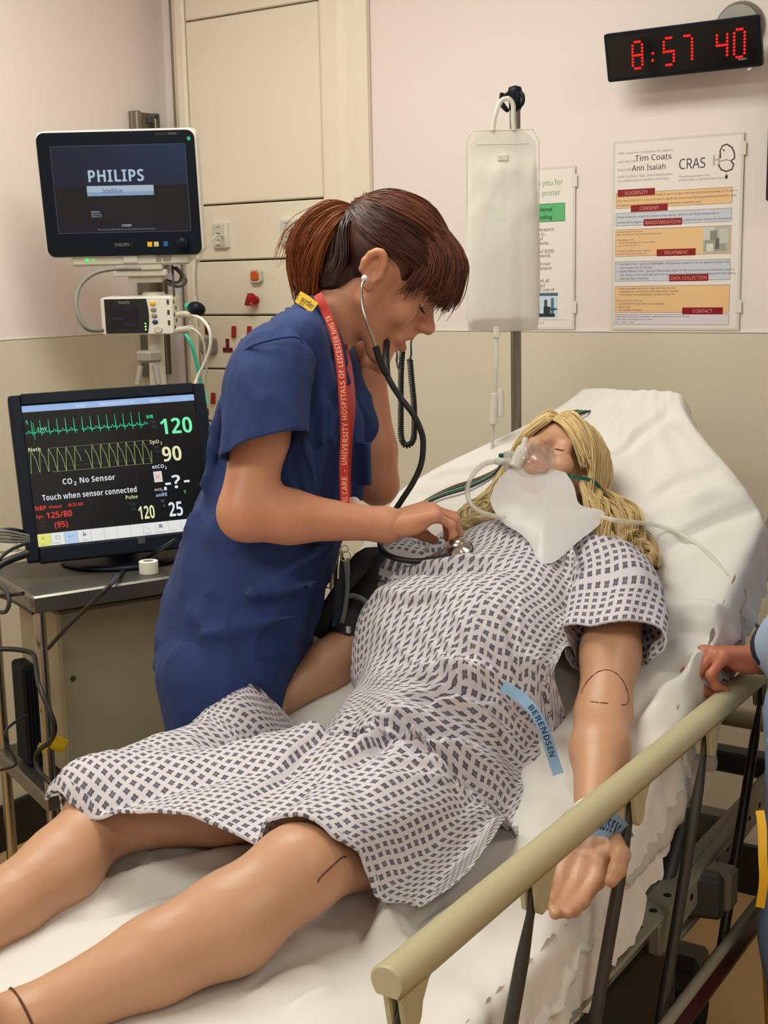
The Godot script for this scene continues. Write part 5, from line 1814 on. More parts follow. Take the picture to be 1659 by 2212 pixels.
# height of the cloth over the mattress
func gown_height(x: float, t: float) -> float:
	var v := [0.010]
	# trunk
	var a: float; var h: float
	var tk := [[-0.22, 0.17, 0.06], [-0.10, 0.195, 0.150], [0.0, 0.205, 0.172], [0.10, 0.185, 0.172], [0.20, 0.175, 0.175], [0.30, 0.185, 0.196], [0.38, 0.195, 0.200], [0.46, 0.205, 0.188], [0.53, 0.185, 0.168], [0.66, 0.12, 0.135]]
	if t > -0.22 and t < 0.66:
		for i in tk.size() - 1:
			if t >= tk[i][0] and t < tk[i + 1][0]:
				var f := smoothstep(tk[i][0], tk[i + 1][0], t)
				a = lerpf(tk[i][1], tk[i + 1][1], f); h = lerpf(tk[i][2], tk[i + 1][2], f)
				v.append(dome(x - PX - 0.014, a - 0.014, h))
				break
	# shoulders and the far arm under the cloth
	for q in shoulder_at:
		var d := Vector2(x - q.x, t - q.y).length()
		v.append(q.z + sqrt(maxf(0.0072 - d * d, 0.0)) if d < 0.085 else q.z - (d - 0.085) * 2.5)
	# bust
	for s: float in [-1.0, 1.0]:
		var d := Vector2((x - PX - s * 0.075) / 0.085, (t - 0.335) / 0.085).length()
		if d < 1.6: v.append(0.213 - 0.05 * d * d)
	# thighs
	# cloth bridging the gap between the thighs
	if legs_at.size() > 1:
		var m0 := (Vector3(legs_at[0][1].x, legs_at[0][1].y, legs_at[0][1].z) + Vector3(legs_at[1][1].x, legs_at[1][1].y, legs_at[1][1].z)) * 0.5
		var f := clampf(t / (m0.y), 0.0, 1.1)
		var xc := lerpf(PX, m0.x, f)
		if t < 0.05: v.append(lerpf(0.165, m0.z + 0.045, f) - pow(absf(x - xc) / 0.20, 2) * 0.08)
	for l in legs_at:
		var p := Vector2(l[0].x, l[0].y); var q := Vector2(l[1].x, l[1].y)
		var at := Vector2(x, t)
		var m := clampf((at - p).dot(q - p) / (q - p).length_squared(), 0.0, 1.0)
		var d := at.distance_to(p.lerp(q, m))
		var r: float = lerpf(l[0].w, l[1].w, m) + 0.006
		var c: float = lerpf(l[0].z, l[1].z, m)
		v.append(c + sqrt(maxf(r * r - d * d, 0.0)) if d < r else c - (d - r) * 4.0)
	return soft_max(v, 38.0)

func gown_material() -> StandardMaterial3D:
	var p := Pic.new(256, 256, Color(0.80, 0.775, 0.80))
	var rng := RandomNumberGenerator.new(); rng.seed = 5
	for y in 256:
		for x in 256:
			var w := 0.015 * (((x * 7 + y * 3) % 5) / 5.0 - 0.5) + rng.randf_range(-0.008, 0.008)
			p.im.set_pixel(x, y, Color(0.80 + w, 0.775 + w, 0.80 + w))
	for j in 2:
		for i in 2:
			var cx := 64.0 + 128.0 * i; var cy := 64.0 + 128.0 * j
			var ink := [Color(0.34, 0.335, 0.38), Color(0.39, 0.38, 0.42), Color(0.36, 0.355, 0.40), Color(0.33, 0.325, 0.37)][i + 2 * j] as Color
			for q in [Vector2(-1, -1), Vector2(1, -1), Vector2(-1, 1), Vector2(1, 1)]:
				p.rect(cx + q.x * 20 - 15, cy + q.y * 20 - 15, 31, 31, ink)
			p.rect(cx - 30, cy - 30, 60, 60, ink)
			for q in [Vector2(0, -35), Vector2(0, 35), Vector2(-35, 0), Vector2(35, 0)]: p.disc(cx + q.x, cy + q.y, 7, Color(0.79, 0.765, 0.79))
			p.disc(cx, cy, 8, Color(0.58, 0.56, 0.59))
	var m := mat(Color.WHITE, 0.85)
	m.albedo_texture = p.tex()
	m.uv1_scale = Vector3(1, 1, 1)
	return m

func patient() -> void:
	var hc := Vector3(-1.071, 1.143, 0.791)
	var t := thing("training_mannequin", "training mannequin in a patterned gown lying on the white bed, legs apart", "mannequin", Vector3(PX, HY, 1.35))
	var skin_ := lin(0.745, 0.56, 0.435)
	M.manikin = tinted(0.43)
	M.manikin.subsurf_scatter_enabled = true; M.manikin.subsurf_scatter_strength = 0.08
	var shL := Vector3(-0.852, 0.998, 0.995); var elL := Vector3(-0.795, 0.837, 1.182); var wrL := Vector3(-0.715, 0.759, 1.396)
	var shR := Vector3(-1.294, 0.993, 0.985); var elR := Vector3(-1.302, 0.869, 1.127); var wrR := Vector3(-1.391, 0.776, 1.254)
	var hipL := bed_at(PX + 0.09, -0.02, 0.085); var hipR := bed_at(PX - 0.09, -0.02, 0.085)
	var knL := Vector3(-0.970, 0.763, 1.752); var anL := Vector3(-1.113, 0.681, 2.102)
	var knR := Vector3(-1.364, 0.734, 1.708); var anR := knR + Vector3(0.035, -0.065, 0.375)
	var b := Blob.new(Vector3(-1.50, 0.60, 0.80), Vector3(-0.62, 1.20, 2.30), 0.0085, 90.0)
	for s in [[shL, elL, wrL], [shR, elR, wrR]]:
		var A: Vector3 = s[0]; var E: Vector3 = s[1]; var Wr: Vector3 = s[2]
		b.bone(A, A.lerp(E, 0.55), 0.050, 0.044)
		b.bone(A.lerp(E, 0.55), E, 0.044, 0.039)
		b.bone(E, E.lerp(Wr, 0.35), 0.040, 0.041)
		b.bone(E.lerp(Wr, 0.35), Wr, 0.040, 0.028)
	for s in [[hipL, knL, anL, 1.0], [hipR, knR, anR, 0.90]]:
		var A: Vector3 = s[0]; var K: Vector3 = s[1]; var An: Vector3 = s[2]
		b.bone(A, A.lerp(K, 0.5), 0.074, 0.064)
		b.bone(A.lerp(K, 0.5), K, 0.062, 0.050)
		b.ell(K + Vector3(0.0, 0.010, 0.0), Vector3(0.048, 0.046, 0.052))
		var d := (An - K)
		var th: float = s[3]
		var sag := Vector3(0.006, -0.014, 0.0)
		b.bone(K, K + d * 0.28 + sag, 0.050 * th, 0.058 * th)
		b.bone(K + d * 0.28 + sag, K + d * 0.55 + sag * 0.6, 0.058 * th, 0.048 * th)
		b.bone(K + d * 0.55 + sag * 0.6, An, 0.048 * th, 0.034)
		b.bone(K + d * 0.1 + Vector3(0, 0.022, 0), K + d * 0.85 + Vector3(0, 0.008, 0), 0.020, 0.018)
		b.ell(An, Vector3(0.036, 0.036, 0.036))
		# foot, toes up and outwards
		b.bone(An + Vector3(0, -0.01, 0.03), An + Vector3(0, 0.10, 0.10), 0.034, 0.026)
	b.ell(bed_at(PX, 0.02, 0.085), Vector3(0.15, 0.07, 0.10))
	b.ell(bed_at(PX, 0.18, 0.085), Vector3(0.13, 0.065, 0.15), Basis(Vector3.RIGHT, TILT))
	b.ell(bed_at(PX, 0.36, 0.09), Vector3(0.145, 0.07, 0.14), Basis(Vector3.RIGHT, TILT))
	b.bone(shL, bed_at(PX, 0.50, 0.075), 0.036, 0.045)
	b.bone(shR, bed_at(PX, 0.50, 0.075), 0.036, 0.045)
	b.bone(bed_at(PX, 0.50, 0.085), bed_at(PX - 0.02, 0.60, 0.085), 0.055, 0.050)
	var g := Geo.new()
	g.tint = skin_
	b.skin(g)
	for i in g.c.size(): g.c[i] = skin_
	# head
	var up := Vector3(0, sin(TILT), -cos(TILT)); var out := Vector3(0, cos(TILT), sin(TILT))
	var H := Transform3D(Basis(Vector3.RIGHT, up, out) * Basis(Vector3.UP, 0.05) * Basis(Vector3.BACK, 0.06), hc)
	var hb := head_blob(0.002)
	g.xf = H
	skin_head(hb, g, skin_, lin(0.72, 0.44, 0.36))
	# hands: the near one lies palm up over the mattress edge
	var tipL := Vector3(-0.698, 0.685, 1.558)
	var hL := hand_blob(-1.0, [[0.16, 0.30, 0.2], [0.20, 0.30, 0.2], [0.20, 0.32, 0.2], [0.22, 0.35, 0.2]], -0.55, [Vector3(0.50, 0.80, 0.35), Vector3(0.12, 0.95, 0.30), Vector3(-0.05, 0.95, 0.25)])
	g.xf = hand_frame(wrL, tipL - wrL, Vector3(0.25, 0.70, 0.65), 1.13)
	var f0 := hL.skin(g)
	for i in range(f0, g.v.size()): g.c[i] = skin_
	var hR := hand_blob(1.0, [[0.3, 0.4, 0.3], [0.3, 0.4, 0.3], [0.3, 0.4, 0.3], [0.3, 0.4, 0.3]], 0.3, [Vector3(0.55, 0.75, 0.45), Vector3(0.2, 0.9, 0.3), Vector3(0.05, 0.9, 0.2)])
	g.xf = hand_frame(wrR, Vector3(-1.495, 0.756, 1.449) - wrR, Vector3(0.2, -0.9, 0.1))
	f0 = hR.skin(g)
	for i in range(f0, g.v.size()): g.c[i] = skin_
	g.xf = Transform3D.IDENTITY
	part("body", g, M.manikin, t, "tan plastic body")
	# moulded joint lines
	var ad := (wrL - elL).normalized(); var fr := (C3 - elL).normalized(); fr = (fr - ad * fr.dot(ad)).normalized()
	seam("joint_line", b, elL - ad * 0.005, ad * 0.033, ad.cross(fr) * 0.037, fr, PI * 0.52, PI * 1.75, t, 0.0007)
	seam("joint_line", b, elL - ad * 0.005, ad * 0.033, ad.cross(fr) * 0.037, fr, PI * 1.95, PI * 2.2, t, 0.0007)
	var sd := (anL - knL).normalized(); var sf := (C3 - anL).normalized(); sf = (sf - sd * sf.dot(sd)).normalized()
	seam("joint_line", b, anL - sd * 0.01, sf, sd.cross(sf), Vector3.ZERO, -1.6, 1.9, t, 0.0016)
	var td := (hipL - knL).normalized(); sf = (C3 - knL).normalized(); sf = (sf - td * sf.dot(td)).normalized()
	seam("joint_line", b, knL + td * 0.035 + Vector3(0.01, 0, 0), sf * 0.034, td * 0.02, Vector3(0.75, 0.35, 0.55).normalized(), -2.6, 0.9, t, 0.0013)
	g = Geo.new()
	for q in [[255, 2045, 0.0], [265, 2036, 0.0]]: pass
	# face: closed lids and brows
	var rng := RandomNumberGenerator.new(); rng.seed = 21
	g = Geo.new(); g.xf = H
	for s: float in [-1.0, 1.0]:
		strands(g, [Vector3(s * 0.016, 0.014, 0.083), Vector3(s * 0.032, 0.020, 0.080), Vector3(s * 0.048, 0.014, 0.069)], [Vector3(s * 0.016, 0.017, 0.083), Vector3(s * 0.032, 0.023, 0.079), Vector3(s * 0.048, 0.015, 0.068)], 10, 0.0007, [lin(0.45, 0.32, 0.2), lin(0.5, 0.36, 0.22), lin(0.55, 0.4, 0.25)], rng, 0.0006)
		g.tint = lin(0.30, 0.18, 0.12)
		g.tube(curve([Vector3(s * 0.020, -0.011, 0.0815), Vector3(s * 0.032, -0.0145, 0.0835), Vector3(s * 0.045, -0.010, 0.0755)]), 0.0009, 6)
		g.tint = Color.WHITE
	part("eyelash", g, tinted(0.7), t)
	gown(t, shL, elL, shR, elR, hipL, knL, hipR, knR)
	wig(t, H)
	# identity band
	var wd := (wrL - elL).normalized()
	var rings := []
	for k in 2:
		var ring := PackedVector3Array()
		for i in 24:
			var an := TAU * i / 24
			var d := fr * cos(an) + wd.cross(fr) * sin(an)
			ring.append(wrL - wd * (0.012 - 0.016 * k) + d * 0.0325)
		rings.append(ring)
	g = Geo.new()
	g.loft(rings, false, false)
	part("identity_band", g, mat(Color(0.86, 0.84, 0.82), 0.4), t, "white wrist band")


const C3 := Vector3(0, 1.52, 3.0)

func gown(t: Node3D, shL: Vector3, elL: Vector3, shR: Vector3, elR: Vector3, hipL: Vector3, knL: Vector3, hipR: Vector3, knR: Vector3) -> void:
	for l in [[hipL, knL], [hipR, knR]]:
		var a := bed_uv(l[0]); var q := bed_uv(l[1])
		legs_at.append([Vector4(a.x, a.y, a.z, 0.086), Vector4(q.x, q.y, q.z + 0.008, 0.062)])
	legs_at.append([Vector4(-1.385, 0.10, 0.085, 0.062), Vector4(bed_uv(knR).x - 0.03, bed_uv(knR).y, 0.095, 0.062)])
	shoulder_at = [bed_uv(shL) - Vector3(0.02, -0.03, 0.01), bed_uv(shR) - Vector3(-0.03, -0.03, 0.01)]
	var F := gown_folds
	# drapery, each crease from its start to its end over the body
	crease(F, Vector3(-0.891, 0.887, 1.239), Vector3(-0.851, 0.927, 1.137), 0.0246, 0.014)
	crease(F, Vector3(-0.858, 0.862, 1.241), Vector3(-0.983, 0.900, 1.313), -0.0175, 0.012)
	crease(F, Vector3(-0.847, 0.836, 1.246), Vector3(-0.992, 0.883, 1.339), 0.0211, 0.014)
	crease(F, Vector3(-0.840, 0.816, 1.277), Vector3(-1.020, 0.860, 1.377), -0.0194, 0.014)
	crease(F, Vector3(-0.890, 0.740, 1.166), Vector3(-1.115, 0.800, 1.284), 0.0211, 0.015)
	crease(F, Vector3(-0.895, 0.720, 1.181), Vector3(-1.057, 0.790, 1.320), -0.0211, 0.013)
	crease(F, Vector3(-0.887, 0.700, 1.187), Vector3(-1.077, 0.780, 1.397), 0.0228, 0.015)
	crease(F, Vector3(-0.893, 0.680, 1.202), Vector3(-1.044, 0.750, 1.423), -0.0157, 0.013)
	crease(F, Vector3(-0.899, 0.670, 1.222), Vector3(-0.989, 0.720, 1.431), 0.0175, 0.016)
	crease(F, Vector3(-1.223, 0.987, 1.154), Vector3(-1.031, 1.058, 1.117), 0.0157, 0.012)
	crease(F, Vector3(-1.201, 0.968, 1.166), Vector3(-1.003, 1.045, 1.137), -0.0194, 0.012)
	crease(F, Vector3(-1.206, 0.925, 1.198), Vector3(-1.032, 0.975, 1.211), 0.0123, 0.014)
	crease(F, Vector3(-0.915, 1.060, 0.981), Vector3(-0.876, 0.974, 1.119), 0.0175, 0.014)
	crease(F, Vector3(-0.871, 1.024, 1.020), Vector3(-0.877, 0.920, 1.186), -0.0175, 0.014)
	crease(F, Vector3(-0.835, 0.985, 1.044), Vector3(-0.891, 0.942, 1.189), 0.0157, 0.012)
	crease(F, Vector3(-0.912, 1.041, 1.087), Vector3(-0.861, 0.940, 1.193), 0.0105, 0.012)
	crease(F, Vector3(-1.345, 0.800, 1.188), Vector3(-1.358, 0.830, 1.418), 0.0175, 0.016)
	crease(F, Vector3(-1.249, 0.800, 1.253), Vector3(-1.294, 0.800, 1.584), -0.0140, 0.018)
	crease(F, Vector3(-1.129, 0.800, 1.319), Vector3(-1.120, 0.770, 1.644), -0.0175, 0.018)
	crease(F, Vector3(-1.068, 0.790, 1.302), Vector3(-1.021, 0.780, 1.667), 0.0175, 0.016)
	crease(F, Vector3(-1.039, 0.750, 1.307), Vector3(-1.038, 0.680, 1.582), 0.0157, 0.012)
	crease(F, Vector3(-1.008, 0.720, 1.316), Vector3(-1.022, 0.660, 1.559), -0.0157, 0.012)
	crease(F, Vector3(-0.946, 0.680, 1.277), Vector3(-0.981, 0.660, 1.445), 0.0211, 0.014)
	crease(F, Vector3(-0.915, 0.660, 1.288), Vector3(-0.914, 0.660, 1.477), -0.0140, 0.012)
	var nu := 190; var nv := 230
	var hem_line := [Vector2(-1.47, -0.30), Vector2(-1.43, -0.360), Vector2(-1.36, -0.372), Vector2(-1.23, -0.362), Vector2(-1.144, -0.352), Vector2(-1.06, -0.338), Vector2(-0.99, -0.346), Vector2(-0.925, -0.338), Vector2(-0.890, -0.295), Vector2(-0.870, -0.225), Vector2(-0.851, -0.105)]
	var pts := PackedVector3Array(); var uvs := PackedVector2Array()
	var us := PackedFloat32Array(); us.resize(nu * nv)
	var smooth := PackedVector3Array(); var at := PackedVector3Array()
	for j in nv:
		var v := j / (nv - 1.0)
		for i in nu:
			var u := i / (nu - 1.0)
			# edges: x runs from the far side (u 0) to the rail side (u 1)
			var u2 := 0.5 - 0.5 * cos(PI * lerpf(0.06, 0.94, u)) / cos(PI * 0.06)
			var xh := lerpf(-1.468, -0.852, u2)
			var hem := -0.105
			for k in hem_line.size() - 1:
				if xh >= hem_line[k].x and xh <= hem_line[k + 1].x: hem = lerpf(hem_line[k].y, hem_line[k + 1].y, smoothstep(hem_line[k].x, hem_line[k + 1].x, xh))
			var t_ := lerpf(hem, 0.60, v)
			var xl := lerpf(-1.468, PX - 0.152, smoothstep(0.09, 0.20, t_))
			var xr := lerpf(-0.853, PX + 0.222, smoothstep(-0.28, -0.06, t_))
			if t_ > 0.06: xr = lerpf(PX + 0.222, PX + 0.205, smoothstep(0.06, 0.3, t_))
			if t_ > 0.44:
				xl = lerpf(PX - 0.152, PX - 0.13, smoothstep(0.44, 0.60, t_)); xr = lerpf(xr, PX + 0.13, smoothstep(0.44, 0.60, t_))
			var x := lerpf(xl, xr, u2)
			var h := gown_height(x, t_)
			smooth.append(bed_at(x, t_, h))
			h += crease_height(F, x, t_) * smoothstep(0.0, 0.05, h)
			# pleats that fan out from where the tie gathers the cloth at her side
			var pv := Vector2(x + 0.855, t_ - 0.13)
			var fan := 1.0 - absf(ns.get_noise_2d(pv.angle() * 150.0, pv.length() * 60.0)) * 2.6
			h += maxf(fan, 0.0) * 0.010 * smoothstep(0.03, 0.10, pv.length()) * smoothstep(0.42, 0.16, pv.length()) * smoothstep(0.01, 0.06, h)
			var sw := 1.0 - absf(ns.get_noise_2d((x * 0.8 + t_ * 0.6) * 260.0 + 400.0, (t_ * 0.8 - x * 0.6) * 90.0)) * 2.4
			h += maxf(sw, 0.0) * 0.0035 * smoothstep(0.03, 0.08, h)
			h += ns.get_noise_2d(x * 220.0, t_ * 220.0) * 0.004 + ns.get_noise_2d(x * 600.0 + 90.0, t_ * 600.0) * 0.0016
			at.append(Vector3(x, t_, maxf(h, 0.009)))
	for turn in 5:
		var was := at.duplicate()
		for j in range(1, nv - 1):
			for i in range(1, nu - 1):
				var u := i / (nu - 1.0)
				var k := j * nu + i
				var soft := 0.16 + 0.6 * smoothstep(0.88, 0.95, u) + 0.4 * smoothstep(0.12, 0.04, u)
				at[k].z = lerpf(was[k].z, (was[k - 1].z + was[k + 1].z + was[k - nu].z + was[k + nu].z) * 0.25, minf(soft, 0.8))
	for q in at: pts.append(bed_at(q.x, q.y, q.z))
	# cloth lengths along both ways carry the print
	var along := PackedFloat32Array(); along.resize(nu * nv)
	for j in nv:
		for i in nu:
			var k := j * nu + i
			us[k] = us[k - 1] + smooth[k].distance_to(smooth[k - 1]) if i else 0.0
			along[k] = along[k - nu] + smooth[k].distance_to(smooth[k - nu]) if j else 0.0
	# evened out over neighbouring columns so that the print does not shear
	var mid := nu / 2
	for j in nv:
		var sum := PackedFloat32Array(); sum.resize(nu + 1)
		for i in nu: sum[i + 1] = sum[i] + along[j * nu + i]
		for i in nu:
			var k := j * nu + i
			var i0 := maxi(i - 42, 0); var i1 := mini(i + 43, nu)
			uvs.append(Vector2((us[k] - us[j * nu + mid]) / 0.0305 + 0.25, (sum[i1] - sum[i0]) / (i1 - i0) / 0.0305))
	var g := Geo.new()
	g.sheet(pts, nu, nv, uvs)
	M.gown = gown_material()
	var gn := part("gown", g, M.gown, t, "lavender white gown printed with grey squares")
	# hem band
	var hp := PackedVector3Array(); var hu := PackedVector2Array()
	for k in 4:
		for i in nu:
			var q := pts[i + nu * [0, 0, 3, 3][k]]
			var up := (pts[i + nu] - pts[i]).cross(pts[mini(i + 1, nu - 1)] - pts[maxi(i - 1, 0)]).normalized()
			if up.y < 0: up = -up
			hp.append(q + up * [-0.002, 0.003, 0.0034, 0.0002][k])
			hu.append(Vector2(us[i] / 0.0305, [0.0, 0.05, 0.6, 0.65][k] + us[i] * 6.0))
	g = Geo.new()
	g.sheet(hp, nu, 4, hu)
	part("hem", g, M.gown, gn)
	# sleeves
	sleeve(gn, M.gown, [Vector3(-0.951, 1.039, 0.930), Vector3(-0.895, 1.017, 0.965), Vector3(-0.851, 0.990, 1.018), Vector3(-0.830, 0.959, 1.063), Vector3(-0.814, 0.931, 1.107)], [0.050, 0.074, 0.082, 0.084, 0.084], 0.72, 3)
	sleeve(gn, M.gown, [Vector3(-1.239, 1.018, 0.945), Vector3(-1.273, 0.995, 0.982), Vector3(-1.259, 0.976, 1.038), Vector3(-1.257, 0.947, 1.061)], [0.045, 0.062, 0.064, 0.062], 0.85, 7)
	# ties printed with the laundry's name
	var pic := Pic.new(512, 64, Color(0.50, 0.62, 0.74))
	pic.text("BERENDSEN", 150, 48, 44, Color(0.12, 0.20, 0.34), true, 1.0)
	var tm := mat(Color.WHITE, 0.8); tm.albedo_texture = pic.tex()
	var path := PackedVector3Array()
	for q in curve([Vector3(-0.910, 0.900, 1.303), Vector3(-0.882, 0.889, 1.302), Vector3(-0.856, 0.874, 1.308), Vector3(-0.838, 0.849, 1.309), Vector3(-0.828, 0.821, 1.307), Vector3(-0.819, 0.797, 1.308), Vector3(-0.809, 0.781, 1.314)], 6):
		var w := bed_uv(q)
		path.append(bed_at(w.x, w.y, maxf(gown_height(w.x, w.y) + maxf(crease_height(F, w.x, w.y), 0.0) + 0.012, w.z)))
	strip(gn, "waist_tie", path, 0.017, tm, (C3 - path[6]).normalized())
	path = curve([Vector3(-0.887, 0.690, 1.136), Vector3(-0.882, 0.680, 1.173), Vector3(-0.869, 0.670, 1.225), Vector3(-0.849, 0.660, 1.249), Vector3(-0.830, 0.655, 1.304)], 6)
	strip(gn, "waist_tie", path, 0.04, tm, (C3 - path[6]).normalized())
	path = curve([Vector3(-0.724, 0.765, 1.467), Vector3(-0.702, 0.779, 1.465), Vector3(-0.682, 0.785, 1.456), Vector3(-0.665, 0.773, 1.435), Vector3(-0.666, 0.741, 1.404)], 6)
	strip(gn, "wrist_tie", path, 0.034, tm, (C3 - path[6]).normalized())


func strip(parent: Node3D, called: String, path: PackedVector3Array, wide: float, m: Material, face: Vector3) -> void:
	var pts := PackedVector3Array(); var uvs := PackedVector2Array()
	var n := path.size()
	for k in 2:
		for j in n:
			var d := (path[mini(j + 1, n - 1)] - path[maxi(j - 1, 0)]).normalized()
			var s := d.cross(face).normalized() * -1.0
			pts.append(path[j] + s * wide * (k - 0.5) + face * 0.003)
			uvs.append(Vector2(j / (n - 1.0), 1.0 - k))
	var g := Geo.new()
	g.sheet(pts, n, 2, uvs)
	part(called, g, m, parent)


func sleeve(parent: Node3D, m: Material, axis: Array, rs: Array, flat: float, seed_: int) -> void:
	var path := curve(axis, 8)
	var n := path.size()
	var rings := []
	for j in n:
		var f := j / (n - 1.0)
		var d := (path[mini(j + 1, n - 1)] - path[maxi(j - 1, 0)]).normalized()
		var out := Vector3(0, cos(TILT), sin(TILT)); out = (out - d * out.dot(d)).normalized()
		var s := d.cross(out)
		var q := f * (rs.size() - 1); var q0 := mini(int(q), rs.size() - 2)
		var r := lerpf(rs[q0], rs[q0 + 1], q - q0)
		var ring := PackedVector3Array()
		for i in 48:
			var a := TAU * i / 48
			var w := 1.0 + 0.07 * sin(a * 5.0 + seed_ + f * 2.0) * f + 0.06 * ns.get_noise_2d(cos(a) * 60.0 + seed_ * 31.0, sin(a) * 60.0 + f * 90.0)
			ring.append(path[j] + (s * cos(a) + out * sin(a) * flat) * r * w + d * 0.012 * f * sin(a * 3.0 + seed_))
		rings.append(ring)
	# turned-in cuff
	var last: PackedVector3Array = rings[n - 1]
	for k in [0.93, 0.91]:
		var ring := PackedVector3Array()
		for i in 48: ring.append(path[n - 1].lerp(last[i], k) - (path[n - 1] - path[n - 2]).normalized() * (0.0 if k > 0.92 else 0.03))
		rings.append(ring)
	var g := Geo.new()
	g.loft(rings, false, false, 1 / 0.0305, 1 / 0.0305)
	part("sleeve", g, m, parent)


func wig(t: Node3D, H: Transform3D) -> void:
	var b := Blob.new(Vector3(-0.11, -0.10, -0.14), Vector3(0.11, 0.18, 0.10), 0.0045, 200.0)
	b.ell(Vector3(0, 0.046, -0.018), Vector3(0.081, 0.092, 0.098))
	b.ell(Vector3(0, -0.03, -0.03), Vector3(0.086, 0.07, 0.07))
	b.ell(Vector3(0, 0.035, 0.11), Vector3(0.052, 0.062, 0.06), Basis.IDENTITY, 0.0, -3.0)
	b.ell(Vector3(0, -0.06, 0.06), Vector3(0.07, 0.09, 0.07), Basis.IDENTITY, 0.0, -3.0)
	var g := Geo.new(); g.xf = H
	var first := b.skin(g)
	var tones := [lin(0.80, 0.68, 0.45), lin(0.88, 0.78, 0.58), lin(0.66, 0.52, 0.30)]
	for i in range(first, g.c.size()): g.c[i] = tones[2].lerp(tones[0], 0.5)
	var rng := RandomNumberGenerator.new(); rng.seed = 77
	var sh := Shell.new(b, Vector3(0, 0.03, -0.01))
	# from the parting down both sides of the face
	for s: float in [-1.0, 1.0]:
		strands(g, [Vector3(-0.012, 0.100, 0.074), Vector3(s * 0.032, 0.086, 0.084), Vector3(s * 0.066, 0.046, 0.066), Vector3(s * 0.083, -0.010, 0.040), Vector3(s * 0.090, -0.07, 0.010)],
			[Vector3(-0.012, 0.140, -0.01), Vector3(s * 0.045, 0.130, -0.012), Vector3(s * 0.088, 0.062, -0.02), Vector3(s * 0.092, 0.0, -0.04), Vector3(s * 0.092, -0.07, -0.05)], 520, 0.0013, tones, rng, 0.0016, 0.8, sh, 0.006)
		strands(g, [Vector3(-0.010, 0.066, 0.088), Vector3(s * 0.018, 0.046, 0.094), Vector3(s * 0.048, 0.018, 0.080), Vector3(s * 0.074, -0.018, 0.050)],
			[Vector3(-0.012, 0.102, 0.072), Vector3(s * 0.028, 0.090, 0.085), Vector3(s * 0.064, 0.052, 0.066), Vector3(s * 0.084, -0.005, 0.030)], 240, 0.0012, tones, rng, 0.0020, 0.6, sh, 0.003)
	g.xf = Transform3D.IDENTITY
	# long waves: down over the rail side, and a flatter mass on the far shoulder
	for k in 34:
		var f := rng.randf(); var q := rng.randf()
		lock(g, [(Vector3(-1.024, 1.163, 0.740)).lerp(Vector3(-0.991, 1.145, 0.845), f), (Vector3(-0.979, 1.122, 0.769)).lerp(Vector3(-0.959, 1.115, 0.884), f), (Vector3(-0.919, 1.086, 0.789)).lerp(Vector3(-0.918, 1.083, 0.925), f), (Vector3(-0.870, 1.048, 0.821)).lerp(Vector3(-0.872, 1.049, 0.961), f), (Vector3(-0.843, 1.007, 0.858)).lerp(Vector3(-0.829, 1.019, 0.972), f) + Vector3(0, 0, 0.02 * q)], 26, 0.0010, 0.0085, rng.randf_range(0.008, 0.018), rng.randf_range(1.0, 2.0), tones, rng)
	for k in 16:
		# ringlets at the ends
		var c := (Vector3(-0.866, 1.049, 0.895)).lerp(Vector3(-0.842, 1.025, 0.906), rng.randf()) + Vector3(rng.randfn(), rng.randfn(), rng.randfn()) * 0.006
		var pth: Array = []
		var r0 := rng.randf_range(0.016, 0.028)
		var ph := rng.randf() * TAU
		for i in 11:
			var a := ph + i * 0.6
			var r := r0 * (1.0 - i * 0.055)
			pth.append(c + Vector3(cos(a) * r, sin(a) * r * 0.75, sin(a) * r * -0.6 + 0.002 * i))
		lock(g, pth, 20, 0.0009, 0.005, 0.001, 1.0, tones, rng)
	var pale := [lin(0.88, 0.80, 0.60), lin(0.92, 0.86, 0.70), lin(0.78, 0.66, 0.42)]
	for k in 24:
		var f := rng.randf()
		lock(g, [(Vector3(-1.203, 1.168, 0.714)).lerp(Vector3(-1.162, 1.151, 0.779), f), (Vector3(-1.230, 1.121, 0.732)).lerp(Vector3(-1.146, 1.115, 0.837), f), (Vector3(-1.253, 1.081, 0.758)).lerp(Vector3(-1.146, 1.082, 0.871), f), (Vector3(-1.279, 1.057, 0.783)).lerp(Vector3(-1.171, 1.062, 0.883), f), (Vector3(-1.286, 1.041, 0.804)).lerp(Vector3(-1.212, 1.048, 0.887), f)], 24, 0.0010, 0.0075, rng.randf_range(0.004, 0.009), rng.randf_range(1.0, 2.0), pale, rng)
	for k in 6:
		var c := (Vector3(-1.205, 1.080, 0.817)).lerp(Vector3(-1.245, 1.061, 0.829), rng.randf())
		var pth: Array = []
		var r0 := rng.randf_range(0.014, 0.022)
		for i in 10:
			var a := k + i * 0.6
			pth.append(c + Vector3(cos(a) * r0, sin(a) * r0 * 0.7, sin(a) * r0 * -0.6))
		lock(g, pth, 16, 0.0009, 0.005, 0.001, 1.0, pale, rng)
	part("wig", g, tinted(0.45), t, "long wavy blonde wig")

